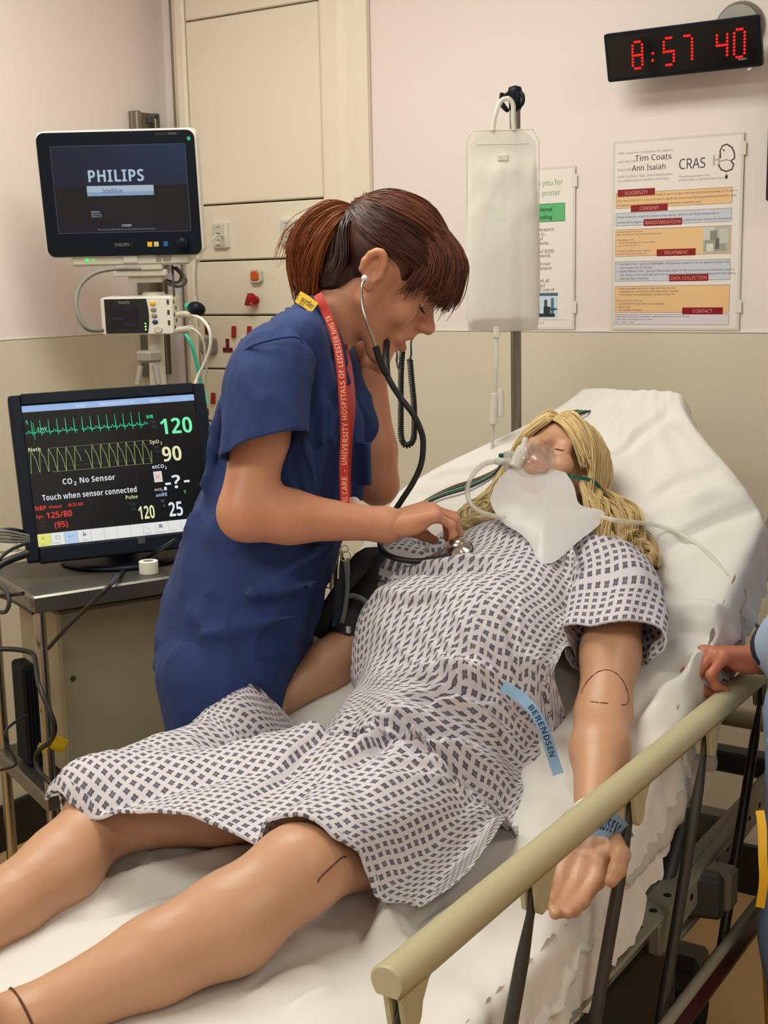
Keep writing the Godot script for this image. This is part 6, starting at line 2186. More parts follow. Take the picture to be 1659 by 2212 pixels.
# ---------------------------------------------------------------- the nurse, seen from her right side, bending to the bed
func nurse() -> void:
	var R := Vector3(0.836, 0, -0.549)          # the way she faces
	var L := Vector3(-0.549, 0, -0.836)         # to her left
	var U := Vector3.UP
	var foot := Vector3(-1.521, 0.763, 1.221)
	var t := thing("person", "nurse in blue scrubs with a red ponytail leaning over the bed with a stethoscope", "person", Vector3(foot.x, 0, foot.z))
	var skin_ := lin(0.775, 0.535, 0.415)
	# head
	var pitch := deg_to_rad(32.0)
	var HB := Basis(L, U * cos(pitch) + R * sin(pitch), R * cos(pitch) - U * sin(pitch)) * Basis.from_scale(Vector3.ONE * 1.12)
	var ear := Vector3(-1.254, 1.535, 1.122)
	var H := Transform3D(HB, ear - HB * Vector3(-0.078, -0.003, -0.012))
	var g := Geo.new()
	g.xf = H
	skin_head(head_blob(0.003, Vector3(0, 0.035, -0.004), Vector3(0.070, 0.080, 0.086)), g, skin_, lin(0.66, 0.33, 0.29))
	g.xf = Transform3D.IDENTITY
	# arms, neck and a core inside the scrubs
	var shR := Vector3(-1.365, 1.392, 1.263); var elR := Vector3(-1.359, 1.143, 1.361); var wrR := Vector3(-1.194, 1.108, 1.186)
	var shL := Vector3(-1.473, 1.369, 0.986); var elL := Vector3(-1.383, 1.128, 0.929); var wrL := Vector3(-1.397, 1.355, 0.915)
	var b := Blob.new(Vector3(-1.75, 0.72, 0.70), Vector3(-1.02, 1.55, 1.55), 0.0075, 110.0)
	b.bone(shR, shR.lerp(elR, 0.5), 0.048, 0.046); b.bone(shR.lerp(elR, 0.5), elR, 0.046, 0.043)
	b.bone(elR, elR.lerp(wrR, 0.3), 0.043, 0.042); b.bone(elR.lerp(wrR, 0.3), wrR, 0.042, 0.0265); b.bone(wrR, Vector3(-1.179, 1.107, 1.162), 0.0255, 0.020)
	b.bone(shL, elL, 0.048, 0.038)
	b.bone(elL, elL.lerp(wrL, 0.3), 0.036, 0.036); b.bone(elL.lerp(wrL, 0.3), wrL, 0.036, 0.023)
	var nk := H * Vector3(0, -0.16, -0.035)
	b.bone(nk, Vector3(-1.406, 1.414, 1.102), 0.055, 0.062)
	b.bone(Vector3(-1.405, 1.406, 1.103), shR, 0.05, 0.045); b.bone(Vector3(-1.405, 1.406, 1.103), shL, 0.05, 0.045)
	b.ell(Vector3(-1.420, 1.313, 1.146), Vector3(0.09, 0.12, 0.12), Basis(R, U, -L))
	b.ell(Vector3(-1.460, 1.131, 1.187), Vector3(0.09, 0.12, 0.12), Basis(R, U, -L))
	b.ell(Vector3(-1.496, 0.951, 1.213), Vector3(0.10, 0.14, 0.14), Basis(R, U, -L))
	var f0 := b.skin(g)
	for i in range(f0, g.v.size()): g.c[i] = skin_
	# right hand, palm down on the chest piece; left hand up at the far ear
	var hr := hand_blob(1.0, [[0.62, 0.75, 0.45], [0.58, 0.85, 0.5], [0.60, 0.85, 0.5], [0.72, 0.80, 0.5]], 0.55, [Vector3(0.35, 0.75, 0.65), Vector3(0.0, 0.85, 0.6), Vector3(-0.05, 0.8, 0.65)])
	g.xf = hand_frame(wrR, Vector3(-1.145, 1.113, 1.116) - wrR + Vector3(0, 0.012, 0), Vector3(-0.22, -1.0, 0.20), 1.0)
	f0 = hr.skin(g)
	for i in range(f0, g.v.size()): g.c[i] = skin_
	var hl := hand_blob(-1.0, [[0.3, 0.5, 0.3], [0.3, 0.5, 0.3], [0.3, 0.5, 0.3], [0.35, 0.5, 0.3]], 0.3, [Vector3(0.55, 0.75, 0.45), Vector3(0.2, 0.9, 0.3), Vector3(0.05, 0.9, 0.3)])
	g.xf = hand_frame(wrL, Vector3(-1.374, 1.471, 0.911) - wrL, -L * 0.8 - R * 0.5)
	f0 = hl.skin(g)
	for i in range(f0, g.v.size()): g.c[i] = skin_
	g.xf = Transform3D.IDENTITY
	M.skin = tinted(0.48)
	M.skin.subsurf_scatter_enabled = true; M.skin.subsurf_scatter_strength = 0.06
	part("body", g, M.skin, t)
	# scrubs
	M.scrub = bump(mat(Color(0.105, 0.19, 0.395), 0.85), M.grain, 0.01, 30.0)
	M.scrub.rim_enabled = true; M.scrub.rim = 0.15
	b = Blob.new(Vector3(-1.82, 0.68, 0.70), Vector3(-1.10, 1.55, 1.60), 0.0085, 70.0)
	var TB := Basis(R, U, -L)
	for q in [[Vector3(-1.411, 1.407, 1.119), 0.060, 0.05, 0.115], [Vector3(-1.422, 1.346, 1.140), 0.092, 0.08, 0.150], [Vector3(-1.414, 1.280, 1.149), 0.112, 0.09, 0.140], [Vector3(-1.416, 1.215, 1.164), 0.120, 0.09, 0.135], [Vector3(-1.424, 1.150, 1.183), 0.132, 0.09, 0.138], [Vector3(-1.446, 1.083, 1.200), 0.136, 0.09, 0.142], [Vector3(-1.466, 1.015, 1.215), 0.138, 0.09, 0.150], [Vector3(-1.482, 0.947, 1.229), 0.142, 0.09, 0.160], [Vector3(-1.498, 0.891, 1.239), 0.138, 0.07, 0.165], [Vector3(-1.507, 0.843, 1.243), 0.130, 0.05, 0.165]]:
		b.ell(q[0], Vector3(q[1], q[2], q[3]), TB)
	b.bone(Vector3(-1.392, 1.441, 1.136), Vector3(-1.342, 1.417, 1.230), 0.030, 0.045)
	b.bone(Vector3(-1.419, 1.394, 1.115), shR, 0.05, 0.050)
	b.bone(Vector3(-1.412, 1.394, 1.111), shL, 0.05, 0.055)
	b.bone(shL, shL.lerp(elL, 0.55), 0.058, 0.060)
	# collar and folds that stand proud of the cloth
	for q in [[Vector3(-1.365, 1.488, 1.169), Vector3(-1.339, 1.441, 1.150), 0.012], [Vector3(-1.339, 1.441, 1.150), Vector3(-1.310, 1.373, 1.133), 0.01], [Vector3(-1.329, 1.448, 1.227), Vector3(-1.284, 1.347, 1.207), 0.012], [Vector3(-1.301, 1.386, 1.221), Vector3(-1.283, 1.248, 1.239), 0.01], [Vector3(-1.294, 1.368, 1.184), Vector3(-1.268, 1.215, 1.224), 0.009], [Vector3(-1.297, 1.251, 1.273), Vector3(-1.277, 1.172, 1.264), 0.012], [Vector3(-1.456, 1.370, 1.267), Vector3(-1.489, 1.243, 1.292), 0.01], [Vector3(-1.464, 1.308, 1.286), Vector3(-1.493, 1.172, 1.310), 0.01], [Vector3(-1.286, 1.072, 1.243), Vector3(-1.336, 1.024, 1.311), 0.01], [Vector3(-1.294, 1.010, 1.262), Vector3(-1.373, 0.999, 1.365), 0.01], [Vector3(-1.305, 0.961, 1.303), Vector3(-1.433, 0.933, 1.394), 0.01], [Vector3(-1.292, 1.283, 1.128), Vector3(-1.273, 1.139, 1.147), 0.014], [Vector3(-1.516, 1.113, 1.313), Vector3(-1.499, 0.992, 1.364), 0.01]]:
		b.bone(q[0], q[1], q[2], q[2] * 0.7, 110.0, 0.55)
	g = Geo.new()
	b.skin(g)
	rumple(g, 0.0055)
	var top := part("scrub_top", g, M.scrub, t)
	# right sleeve, open at the cuff
	scrub_sleeve(top, [Vector3(-1.357, 1.427, 1.238), Vector3(-1.353, 1.395, 1.273), Vector3(-1.346, 1.353, 1.307), Vector3(-1.335, 1.305, 1.329), Vector3(-1.326, 1.256, 1.345)], [0.040, 0.064, 0.070, 0.070, 0.0705], R)
	g = Geo.new()
	g.tube(curve([Vector3(-1.392, 1.385, 1.343), Vector3(-1.356, 1.414, 1.343), Vector3(-1.313, 1.428, 1.330), Vector3(-1.285, 1.431, 1.305), Vector3(-1.278, 1.420, 1.296)]), 0.0022, 6)
	part("shoulder_seam", g, M.scrub, top)
	g = Geo.new()
	g.tube(curve([Vector3(-1.389, 1.486, 1.161), Vector3(-1.362, 1.471, 1.164), Vector3(-1.343, 1.458, 1.161), Vector3(-1.328, 1.434, 1.162), Vector3(-1.304, 1.391, 1.162), Vector3(-1.292, 1.342, 1.152)]), 0.007, 8)
	part("neckband", g, M.scrub, top)
	g = Geo.new()
	g.box(Vector3(-1.267, 1.206, 1.153), Vector3(0.055, 0.075, 0.006), 0.002, Basis(R * 0.6 + L * -0.8, U, (R * 0.6 + L * -0.8).cross(U)).orthonormalized())
	part("chest_pocket", g, M.scrub, top)
	# trousers
	b = Blob.new(Vector3(-1.90, -0.02, 0.70), Vector3(-1.20, 0.95, 1.62), 0.010, 70.0)
	b.ell(Vector3(-1.504, 0.880, 1.233), Vector3(0.135, 0.11, 0.165), TB)
	for s: float in [-1.0, 1.0]:
		var hip := Vector3(-1.516, 0.831, 1.239) - L * 0.085 * s
		var knee := Vector3(hip.x + 0.02, 0.46, hip.z)
		var ankle := Vector3(hip.x - 0.03, 0.09, hip.z + 0.02)
		b.bone(hip, hip.lerp(knee, 0.5), 0.112, 0.096); b.bone(hip.lerp(knee, 0.5), knee, 0.092, 0.074)
		b.bone(knee, ankle, 0.074, 0.062)
	g = Geo.new()
	b.skin(g)
	rumple(g, 0.004)
	part("trousers", g, M.scrub, t)
	for s: float in [-1.0, 1.0]:
		var an := Vector3(-1.516, 0.831, 1.239) - L * 0.085 * s; an.y = 0.0
		b = Blob.new(an + Vector3(-0.2, -0.01, -0.2), an + Vector3(0.24, 0.12, 0.2), 0.008, 160.0)
		b.bone(an + Vector3(-0.03, 0.045, 0.02) - R * 0.04, an + Vector3(-0.03, 0.035, 0.02) + R * 0.14, 0.034, 0.030)
		b.bone(an + Vector3(-0.03, 0.06, 0.02), an + Vector3(-0.03, 0.10, 0.02), 0.038, 0.036)
		g = Geo.new()
		b.skin(g)
		part("shoe", g, M.blackmatt, t)
	nurse_hair(t, H)
	# label showing at the collar
	var pic := Pic.new(256, 64, Color(0.93, 0.76, 0.22))
	pic.text("C", 10, 44, 34, Color(0.2, 0.15, 0.05), true); pic.text("warden", 70, 48, 44, Color(0.16, 0.12, 0.05), true, 1.0, "Droid Sans", 0.15)
	pic.rect(70, 54, 70, 4, Color(0.2, 0.15, 0.05))
	var lm := mat(Color.WHITE, 0.7); lm.albedo_texture = pic.tex()
	strip(t, "neck_label", curve([Vector3(-1.368, 1.494, 1.188), Vector3(-1.352, 1.486, 1.187), Vector3(-1.334, 1.474, 1.186)], 4), 0.021, lm, (C3 - Vector3(-1.353, 1.486, 1.186)).normalized())
	# lanyard
	var ly := thing("lanyard", "orange red printed lanyard hanging round the nurse's neck", "lanyard", Vector3(-1.266, 1.292, 1.207))
	pic = Pic.new(1600, 48, Color(0.70, 0.135, 0.06))
	pic.text("LEVEL CARE  -  UNIVERSITY HOSPITALS OF LEICESTER NHS TR", 60, 38, 38, Color(0.90, 0.66, 0.55), true, 1.08)
	lm = mat(Color.WHITE, 0.6); lm.albedo_texture = pic.tex()
	strip(ly, "strap", curve([Vector3(-1.241, 1.134, 1.242), Vector3(-1.244, 1.163, 1.238), Vector3(-1.252, 1.216, 1.226), Vector3(-1.258, 1.269, 1.212), Vector3(-1.265, 1.324, 1.205), Vector3(-1.279, 1.377, 1.191), Vector3(-1.299, 1.423, 1.176), Vector3(-1.320, 1.462, 1.169), Vector3(-1.333, 1.484, 1.167), Vector3(-1.346, 1.497, 1.161)], 6), 0.0155, lm, (C3 - Vector3(-1.269, 1.323, 1.202)).normalized())
	strip(ly, "back_strap", curve([Vector3(-1.246, 1.137, 1.226), Vector3(-1.254, 1.191, 1.215), Vector3(-1.260, 1.252, 1.199), Vector3(-1.272, 1.312, 1.170), Vector3(-1.306, 1.373, 1.130), Vector3(-1.345, 1.427, 1.096)], 5), 0.013, mat(Color(0.62, 0.12, 0.05), 0.6), (C3 - Vector3(-1.269, 1.323, 1.202)).normalized())
	g = Geo.new()
	var ringp := PackedVector3Array()
	for q in [[Vector3(-1.245, 1.071, 1.240), 0.006], [Vector3(-1.243, 1.059, 1.242), 0.009]]:
		ringp.clear()
		for i in 17: ringp.append(q[0] + (R * cos(TAU * i / 16) + U * sin(TAU * i / 16)) * q[1])
		g.tube(ringp, 0.0011, 6)
	part("ring", g, M.chrome, ly)
	g = Geo.new()
	g.box(Vector3(-1.238, 1.041, 1.242), Vector3(0.006, 0.03, 0.004), 0.001)
	part("clip", g, M.steel, ly)
	var hs := thing("black_pouch", "narrow black pouch and strap hanging at the nurse's front below her forearm", "pouch", Vector3(-1.245, 0.998, 1.256))
	g = Geo.new()
	g.loft([oval(Vector3(-1.268, 1.049, 1.218), 0.005, 0.005), oval(Vector3(-1.267, 1.033, 1.221), 0.009, 0.006), oval(Vector3(-1.266, 0.990, 1.229), 0.011, 0.007), oval(Vector3(-1.265, 0.951, 1.236), 0.010, 0.006), oval(Vector3(-1.272, 0.932, 1.239), 0.006, 0.004)])
	part("pouch", g, M.black, hs)
	g = Geo.new()
	g.ribbon(curve([Vector3(-1.239, 1.050, 1.247), Vector3(-1.233, 1.015, 1.251), Vector3(-1.233, 0.976, 1.259), Vector3(-1.236, 0.949, 1.267)]), 0.007, 0.002, (C3 - Vector3(-1.241, 0.991, 1.255)).normalized())
	part("strap", g, M.darkgrey, hs)
	g = Geo.new()
	g.tube(curve([Vector3(-1.248, 1.061, 1.250), Vector3(-1.247, 1.043, 1.257), Vector3(-1.247, 1.023, 1.259)]), 0.002, 6)
	part("metal_edge", g, M.chrome, hs)
	# white badge corner beside the strap
	g = Geo.new()
	g.xf = pose(Vector3(-1.240, 1.143, 1.221), 0.58, 0.1, 0.4)
	g.prism(rrect(0.03, 0.03, 0.012, 5), 0.0, 0.001)
	single("name_badge", g, M.white, "rounded white badge beside the lanyard above the nurse's forearm", "badge")
	stethoscope(R, U, L)


# soft, mostly upright creases pressed into a cloth skin
func rumple(g: Geo, amp: float) -> void:
	var big := FastNoiseLite.new(); big.seed = 8; big.frequency = 1.0; big.fractal_octaves = 2
	for i in g.v.size():
		var p := g.v[i]
		var q := big.get_noise_3d(p.x * 9.0 + p.y * 2.5, p.y * 3.0, p.z * 9.0)
		var k := 1.0 - absf(q) * 3.2
		g.v[i] = p + g.n[i] * (maxf(k, 0.0) ** 2 * amp + big.get_noise_3d(p.x * 4.0, p.y * 4.0, p.z * 4.0) * amp)
	var nor := PackedVector3Array(); nor.resize(g.v.size())
	for i in range(0, g.ix.size(), 3):
		var a := g.ix[i]; var d := g.ix[i + 1]; var b := g.ix[i + 2]
		var m := (g.v[b] - g.v[a]).cross(g.v[d] - g.v[a])
		nor[a] += m; nor[b] += m; nor[d] += m
	for i in nor.size(): g.n[i] = nor[i].normalized()


func oval(at: Vector3, rx: float, rz: float) -> PackedVector3Array:
	var out := PackedVector3Array()
	for i in 14:
		var a := -TAU * i / 14
		out.append(at + Vector3(0.836, 0, -0.549) * cos(a) * rx + Vector3(-0.549, 0, -0.836) * sin(a) * rz)
	return out

func scrub_sleeve(parent: Node3D, axis: Array, rs: Array, R: Vector3) -> void:
	var path := curve(axis, 8)
	var n := path.size()
	var rings := []
	for j in n:
		var f := j / (n - 1.0)
		var d := (path[mini(j + 1, n - 1)] - path[maxi(j - 1, 0)]).normalized()
		var s := (R - d * R.dot(d)).normalized()
		var o := d.cross(s)
		var q := f * (rs.size() - 1); var q0 := mini(int(q), rs.size() - 2)
		var r := lerpf(rs[q0], rs[q0 + 1], q - q0)
		var ring := PackedVector3Array()
		for i in 56:
			var a := TAU * i / 56
			var w := 1.0 + 0.035 * sin(a * 6.0 + 1.0 + f * 1.5) * f + 0.06 * exp(-pow((fposmod(a - 5.35 + 0.35 * f, TAU) - 0.35) / 0.16, 2)) * smoothstep(0.15, 0.5, f) - 0.05 * exp(-pow((fposmod(a - 5.9 + 0.2 * f, TAU) - 0.3) / 0.14, 2)) * f + 0.04 * ns.get_noise_2d(cos(a) * 60.0, sin(a) * 60.0 + f * 80.0)
			# the cuff line rises towards her front
			ring.append(path[j] + (s * cos(a) * 1.02 + o * sin(a) * 0.92) * r * w - d * f * (0.022 * cos(a)))
		rings.append(ring)
	var last: PackedVector3Array = rings[n - 1]
	var d2 := (path[n - 1] - path[n - 2]).normalized()
	for k in [[0.97, 0.0], [0.95, 0.012], [0.92, 0.08]]:
		var ring := PackedVector3Array()
		for i in 56: ring.append(path[n - 1].lerp(last[i], k[0]) - d2 * k[1])
		rings.append(ring)
	var g := Geo.new()
	g.loft(rings, true, false)
	rumple(g, 0.0035)
	part("sleeve", g, M.scrub, parent)


func nurse_hair(t: Node3D, H: Transform3D) -> void:
	var b := Blob.new(Vector3(-0.105, -0.12, -0.13), Vector3(0.105, 0.155, 0.13), 0.004, 220.0)
	b.ell(Vector3(0, 0.037, -0.006), Vector3(0.075, 0.085, 0.091))
	b.ell(Vector3(0, 0.050, 0.036), Vector3(0.060, 0.056, 0.052))
	b.ell(Vector3(0, -0.030, -0.052), Vector3(0.050, 0.050, 0.034))
	b.ell(Vector3(0, -0.045, 0.080), Vector3(0.080, 0.075, 0.080), Basis.IDENTITY, 0.0, -4.0)
	for s: float in [-1.0, 1.0]: b.ell(Vector3(s * 0.080, -0.012, 0.004), Vector3(0.020, 0.034, 0.026), Basis.IDENTITY, 0.0, -4.0)
	var g := Geo.new(); g.xf = H
	var first := b.skin(g)
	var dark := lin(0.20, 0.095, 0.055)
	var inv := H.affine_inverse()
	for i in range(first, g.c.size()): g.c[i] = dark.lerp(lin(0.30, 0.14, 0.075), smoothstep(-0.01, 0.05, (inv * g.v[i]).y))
	var tones := [lin(0.30, 0.145, 0.075), lin(0.46, 0.215, 0.095), lin(0.22, 0.10, 0.055)]
	var bright := [lin(0.50, 0.25, 0.10), lin(0.62, 0.34, 0.15), lin(0.36, 0.17, 0.07)]
	var rng := RandomNumberGenerator.new(); rng.seed = 404
	var sh := Shell.new(b, Vector3(0, 0.02, -0.01))
	var tie := Vector3(0, 0.068, -0.084)
	for s: float in [-1.0, 1.0]:
		# crown back to the tie, temple back over the ear, nape up to the tie
		strands(g, [Vector3(s * 0.004, 0.108, 0.062), Vector3(s * 0.012, 0.130, 0.010), Vector3(s * 0.014, 0.116, -0.050), tie + Vector3(s * 0.008, 0.006, 0)],
			[Vector3(s * 0.050, 0.088, 0.052), Vector3(s * 0.066, 0.090, 0.0), Vector3(s * 0.050, 0.084, -0.055), tie + Vector3(s * 0.012, 0.0, 0)], 420, 0.0009, tones, rng, 0.0022, 0.9, sh, 0.004)
		strands(g, [Vector3(s * 0.050, 0.088, 0.052), Vector3(s * 0.067, 0.090, 0.0), Vector3(s * 0.052, 0.084, -0.055), tie + Vector3(s * 0.012, 0.0, 0)],
			[Vector3(s * 0.066, 0.030, 0.060), Vector3(s * 0.078, 0.034, 0.010), Vector3(s * 0.068, 0.036, -0.045), tie + Vector3(s * 0.014, -0.010, 0.003)], 420, 0.0009, [lin(0.22, 0.105, 0.06), lin(0.32, 0.15, 0.075), lin(0.16, 0.075, 0.045)], rng, 0.0022, 0.9, sh, 0.004)
		strands(g, [Vector3(s * 0.056, -0.050, -0.052), Vector3(s * 0.066, -0.010, -0.058), Vector3(s * 0.050, 0.030, -0.082), tie + Vector3(s * 0.010, -0.012, 0.0)],
			[Vector3(s * 0.010, -0.075, -0.078), Vector3(s * 0.014, -0.030, -0.088), Vector3(s * 0.014, 0.020, -0.098), tie + Vector3(s * 0.004, -0.014, 0.0)], 260, 0.0009, [lin(0.17, 0.08, 0.05), lin(0.26, 0.12, 0.065), lin(0.12, 0.06, 0.04)], rng, 0.0022, 0.9, sh, 0.003)
		# fringe over the brow
		strands(g, [Vector3(s * 0.006, 0.112, 0.056), Vector3(s * 0.010, 0.085, 0.104), Vector3(s * 0.014, 0.040, 0.122), Vector3(s * 0.018, 0.006, 0.122)],
			[Vector3(s * 0.046, 0.092, 0.050), Vector3(s * 0.058, 0.062, 0.084), Vector3(s * 0.062, 0.028, 0.090), Vector3(s * 0.060, 0.004, 0.080)], 380, 0.0009, tones, rng, 0.0030, 0.4, sh, 0.003)
		strands(g, [Vector3(s * 0.058, 0.060, 0.062), Vector3(s * 0.068, 0.030, 0.068), Vector3(s * 0.068, -0.002, 0.064)],
			[Vector3(s * 0.062, 0.050, 0.044), Vector3(s * 0.074, 0.020, 0.044), Vector3(s * 0.073, -0.015, 0.040)], 90, 0.0008, tones, rng, 0.0020, 0.3, sh, 0.002)
		strands(g, [Vector3(s * 0.044, 0.100, 0.040), Vector3(s * 0.056, 0.074, 0.074), Vector3(s * 0.060, 0.042, 0.084), Vector3(s * 0.058, 0.020, 0.084)],
			[Vector3(s * 0.060, 0.080, 0.030), Vector3(s * 0.068, 0.052, 0.056), Vector3(s * 0.069, 0.032, 0.062), Vector3(s * 0.067, 0.014, 0.062)], 220, 0.0009, tones, rng, 0.0026, 0.4, sh, 0.004)
		# ponytail folded down to the collar
		var q := [tie, Vector3(s * 0.016, 0.052, -0.122), Vector3(s * 0.024, 0.006, -0.146), Vector3(s * 0.022, -0.050, -0.136), Vector3(s * 0.012, -0.098, -0.088)]
		var r := [tie, Vector3(s * 0.028, 0.030, -0.098), Vector3(s * 0.034, -0.012, -0.096), Vector3(s * 0.030, -0.052, -0.086), Vector3(s * 0.018, -0.096, -0.066)]
		strands(g, q, r, 420, 0.0009, bright, rng, 0.0036, 0.5)
		strands(g, r, [tie, Vector3(s * 0.010, 0.034, -0.110), Vector3(s * 0.010, -0.010, -0.118), Vector3(s * 0.010, -0.052, -0.108), Vector3(s * 0.006, -0.098, -0.078)], 160, 0.0009, bright, rng, 0.0036, 0.5)
	b = null
	for k in 40:
		# loose ends: a tuft at the tie, wisps behind the neck
		var a := rng.randf_range(-0.7, 0.7)
		strands(g, [tie, tie + Vector3(a * 0.01, 0.016, 0.006 * rng.randf()), tie + Vector3(a * 0.02, 0.02 + 0.012 * rng.randf(), -0.012 + 0.03 * rng.randf())], [tie, tie + Vector3(a * 0.012, 0.014, 0.004), tie + Vector3(a * 0.02, 0.026, 0.004)], 1, 0.0009, bright, rng, 0.002, 0.3)
	for k in 16:
		strands(g, [tie + Vector3(0, -0.004, -0.02), Vector3(-0.02, 0.03, -0.138), Vector3(-0.025, -0.02, -0.160), Vector3(-0.02, -0.068, -0.150)], [tie + Vector3(0, -0.004, -0.02), Vector3(-0.02, 0.025, -0.132), Vector3(-0.022, -0.02, -0.150), Vector3(-0.018, -0.070, -0.140)], 1, 0.0008, bright, rng, 0.004, 0.3)
	g.xf = H
	part("hair", g, tinted(0.38), t, "red brown hair tied back with a fringe")
	g = Geo.new(); g.xf = H
	for s: float in [-1.0, 1.0]:
		strands(g, [Vector3(s * 0.014, 0.013, 0.084), Vector3(s * 0.032, 0.021, 0.080), Vector3(s * 0.052, 0.012, 0.066)], [Vector3(s * 0.014, 0.017, 0.084), Vector3(s * 0.032, 0.024, 0.079), Vector3(s * 0.052, 0.013, 0.065)], 14, 0.0008, tones, rng, 0.0006)
		g.tint = lin(0.06, 0.04, 0.035)
		g.tube(curve([Vector3(s * 0.019, -0.011, 0.0815), Vector3(s * 0.032, -0.0150, 0.0838), Vector3(s * 0.046, -0.010, 0.0755)]), 0.0011, 6)
		for i in 9:
			var u := i / 8.0
			var e := Vector3(s * lerpf(0.022, 0.047, u), -0.0135 + 0.003 * absf(u - 0.4), lerpf(0.0835, 0.076, u))
			g.tube(curve([e, e + Vector3(s * 0.001, -0.004, 0.004), e + Vector3(s * 0.003, -0.005, 0.0085)], 3), 0.0004, 4)
		g.tint = Color.WHITE
	part("eyelash", g, tinted(0.7), t)


func stethoscope(R: Vector3, U: Vector3, L: Vector3) -> void:
	var t := thing("stethoscope", "black stethoscope from the nurse's ear to the patient's chest", "stethoscope", Vector3(-1.181, 1.205, 1.108))
	var g := Geo.new()
	var metal := curve([Vector3(-1.256, 1.520, 1.145), Vector3(-1.254, 1.510, 1.158), Vector3(-1.246, 1.485, 1.170), Vector3(-1.235, 1.454, 1.176), Vector3(-1.230, 1.427, 1.166), Vector3(-1.228, 1.406, 1.157)])
	g.tube(metal, 0.0026, 10)
	part("ear_tube", g, M.chrome, t)
	g = Geo.new()
	g.ball(Vector3(-1.257, 1.522, 1.145), Vector3(0.0055, 0.0065, 0.0055), 10)
	part("ear_tip", g, mat(Color(0.85, 0.85, 0.86), 0.3), t)
	g = Geo.new()
	g.tube(curve([Vector3(-1.336, 1.519, 0.936), Vector3(-1.325, 1.480, 0.937), Vector3(-1.296, 1.440, 1.000), Vector3(-1.258, 1.411, 1.078)]), 0.0026, 10)
	part("ear_tube", g, M.chrome, t)
	g = Geo.new()
	var y := Vector3(-1.223, 1.360, 1.133)
	g.tube(curve([Vector3(-1.229, 1.409, 1.157), Vector3(-1.226, 1.387, 1.150), Vector3(-1.223, 1.371, 1.143), y]), 0.0062, 12)
	g.tube(curve([Vector3(-1.258, 1.412, 1.078), Vector3(-1.243, 1.388, 1.104), Vector3(-1.230, 1.370, 1.123), y]), 0.0062, 12)
	g.tube(curve([y, Vector3(-1.215, 1.343, 1.131), Vector3(-1.201, 1.317, 1.122), Vector3(-1.183, 1.292, 1.115), Vector3(-1.173, 1.266, 1.108), Vector3(-1.169, 1.242, 1.105), Vector3(-1.174, 1.205, 1.104), Vector3(-1.188, 1.172, 1.108), Vector3(-1.208, 1.139, 1.116), Vector3(-1.228, 1.106, 1.124), Vector3(-1.237, 1.081, 1.136), Vector3(-1.233, 1.062, 1.149), Vector3(-1.213, 1.051, 1.162), Vector3(-1.185, 1.045, 1.164), Vector3(-1.154, 1.043, 1.156), Vector3(-1.125, 1.047, 1.142), Vector3(-1.105, 1.053, 1.127)]), 0.0052, 12)
	part("tubing", g, M.rubber, t)
	g = Geo.new()
	var c := Vector3(-1.095, 1.062, 1.112)
	var nrm := Vector3(0.05, 0.82, 0.57).normalized()
	var bx := nrm.cross(Vector3.RIGHT).normalized()
	var B := Transform3D(Basis(bx.cross(nrm), nrm, -bx), c)
	g.lathe([Vector2(0.0, -0.006), Vector2(0.021, -0.006), Vector2(0.0225, -0.003), Vector2(0.0225, 0.0), Vector2(0.019, 0.004), Vector2(0.011, 0.008), Vector2(0.010, 0.016), Vector2(0.013, 0.019), Vector2(0.0, 0.020)], 28, B)
	part("chest_piece", g, M.chrome, t)
	g = Geo.new()
	g.lathe([Vector2(0.0195, -0.007), Vector2(0.0235, -0.006), Vector2(0.0240, -0.002), Vector2(0.0215, 0.0)], 28, B)
	part("rim", g, M.rubber, t)

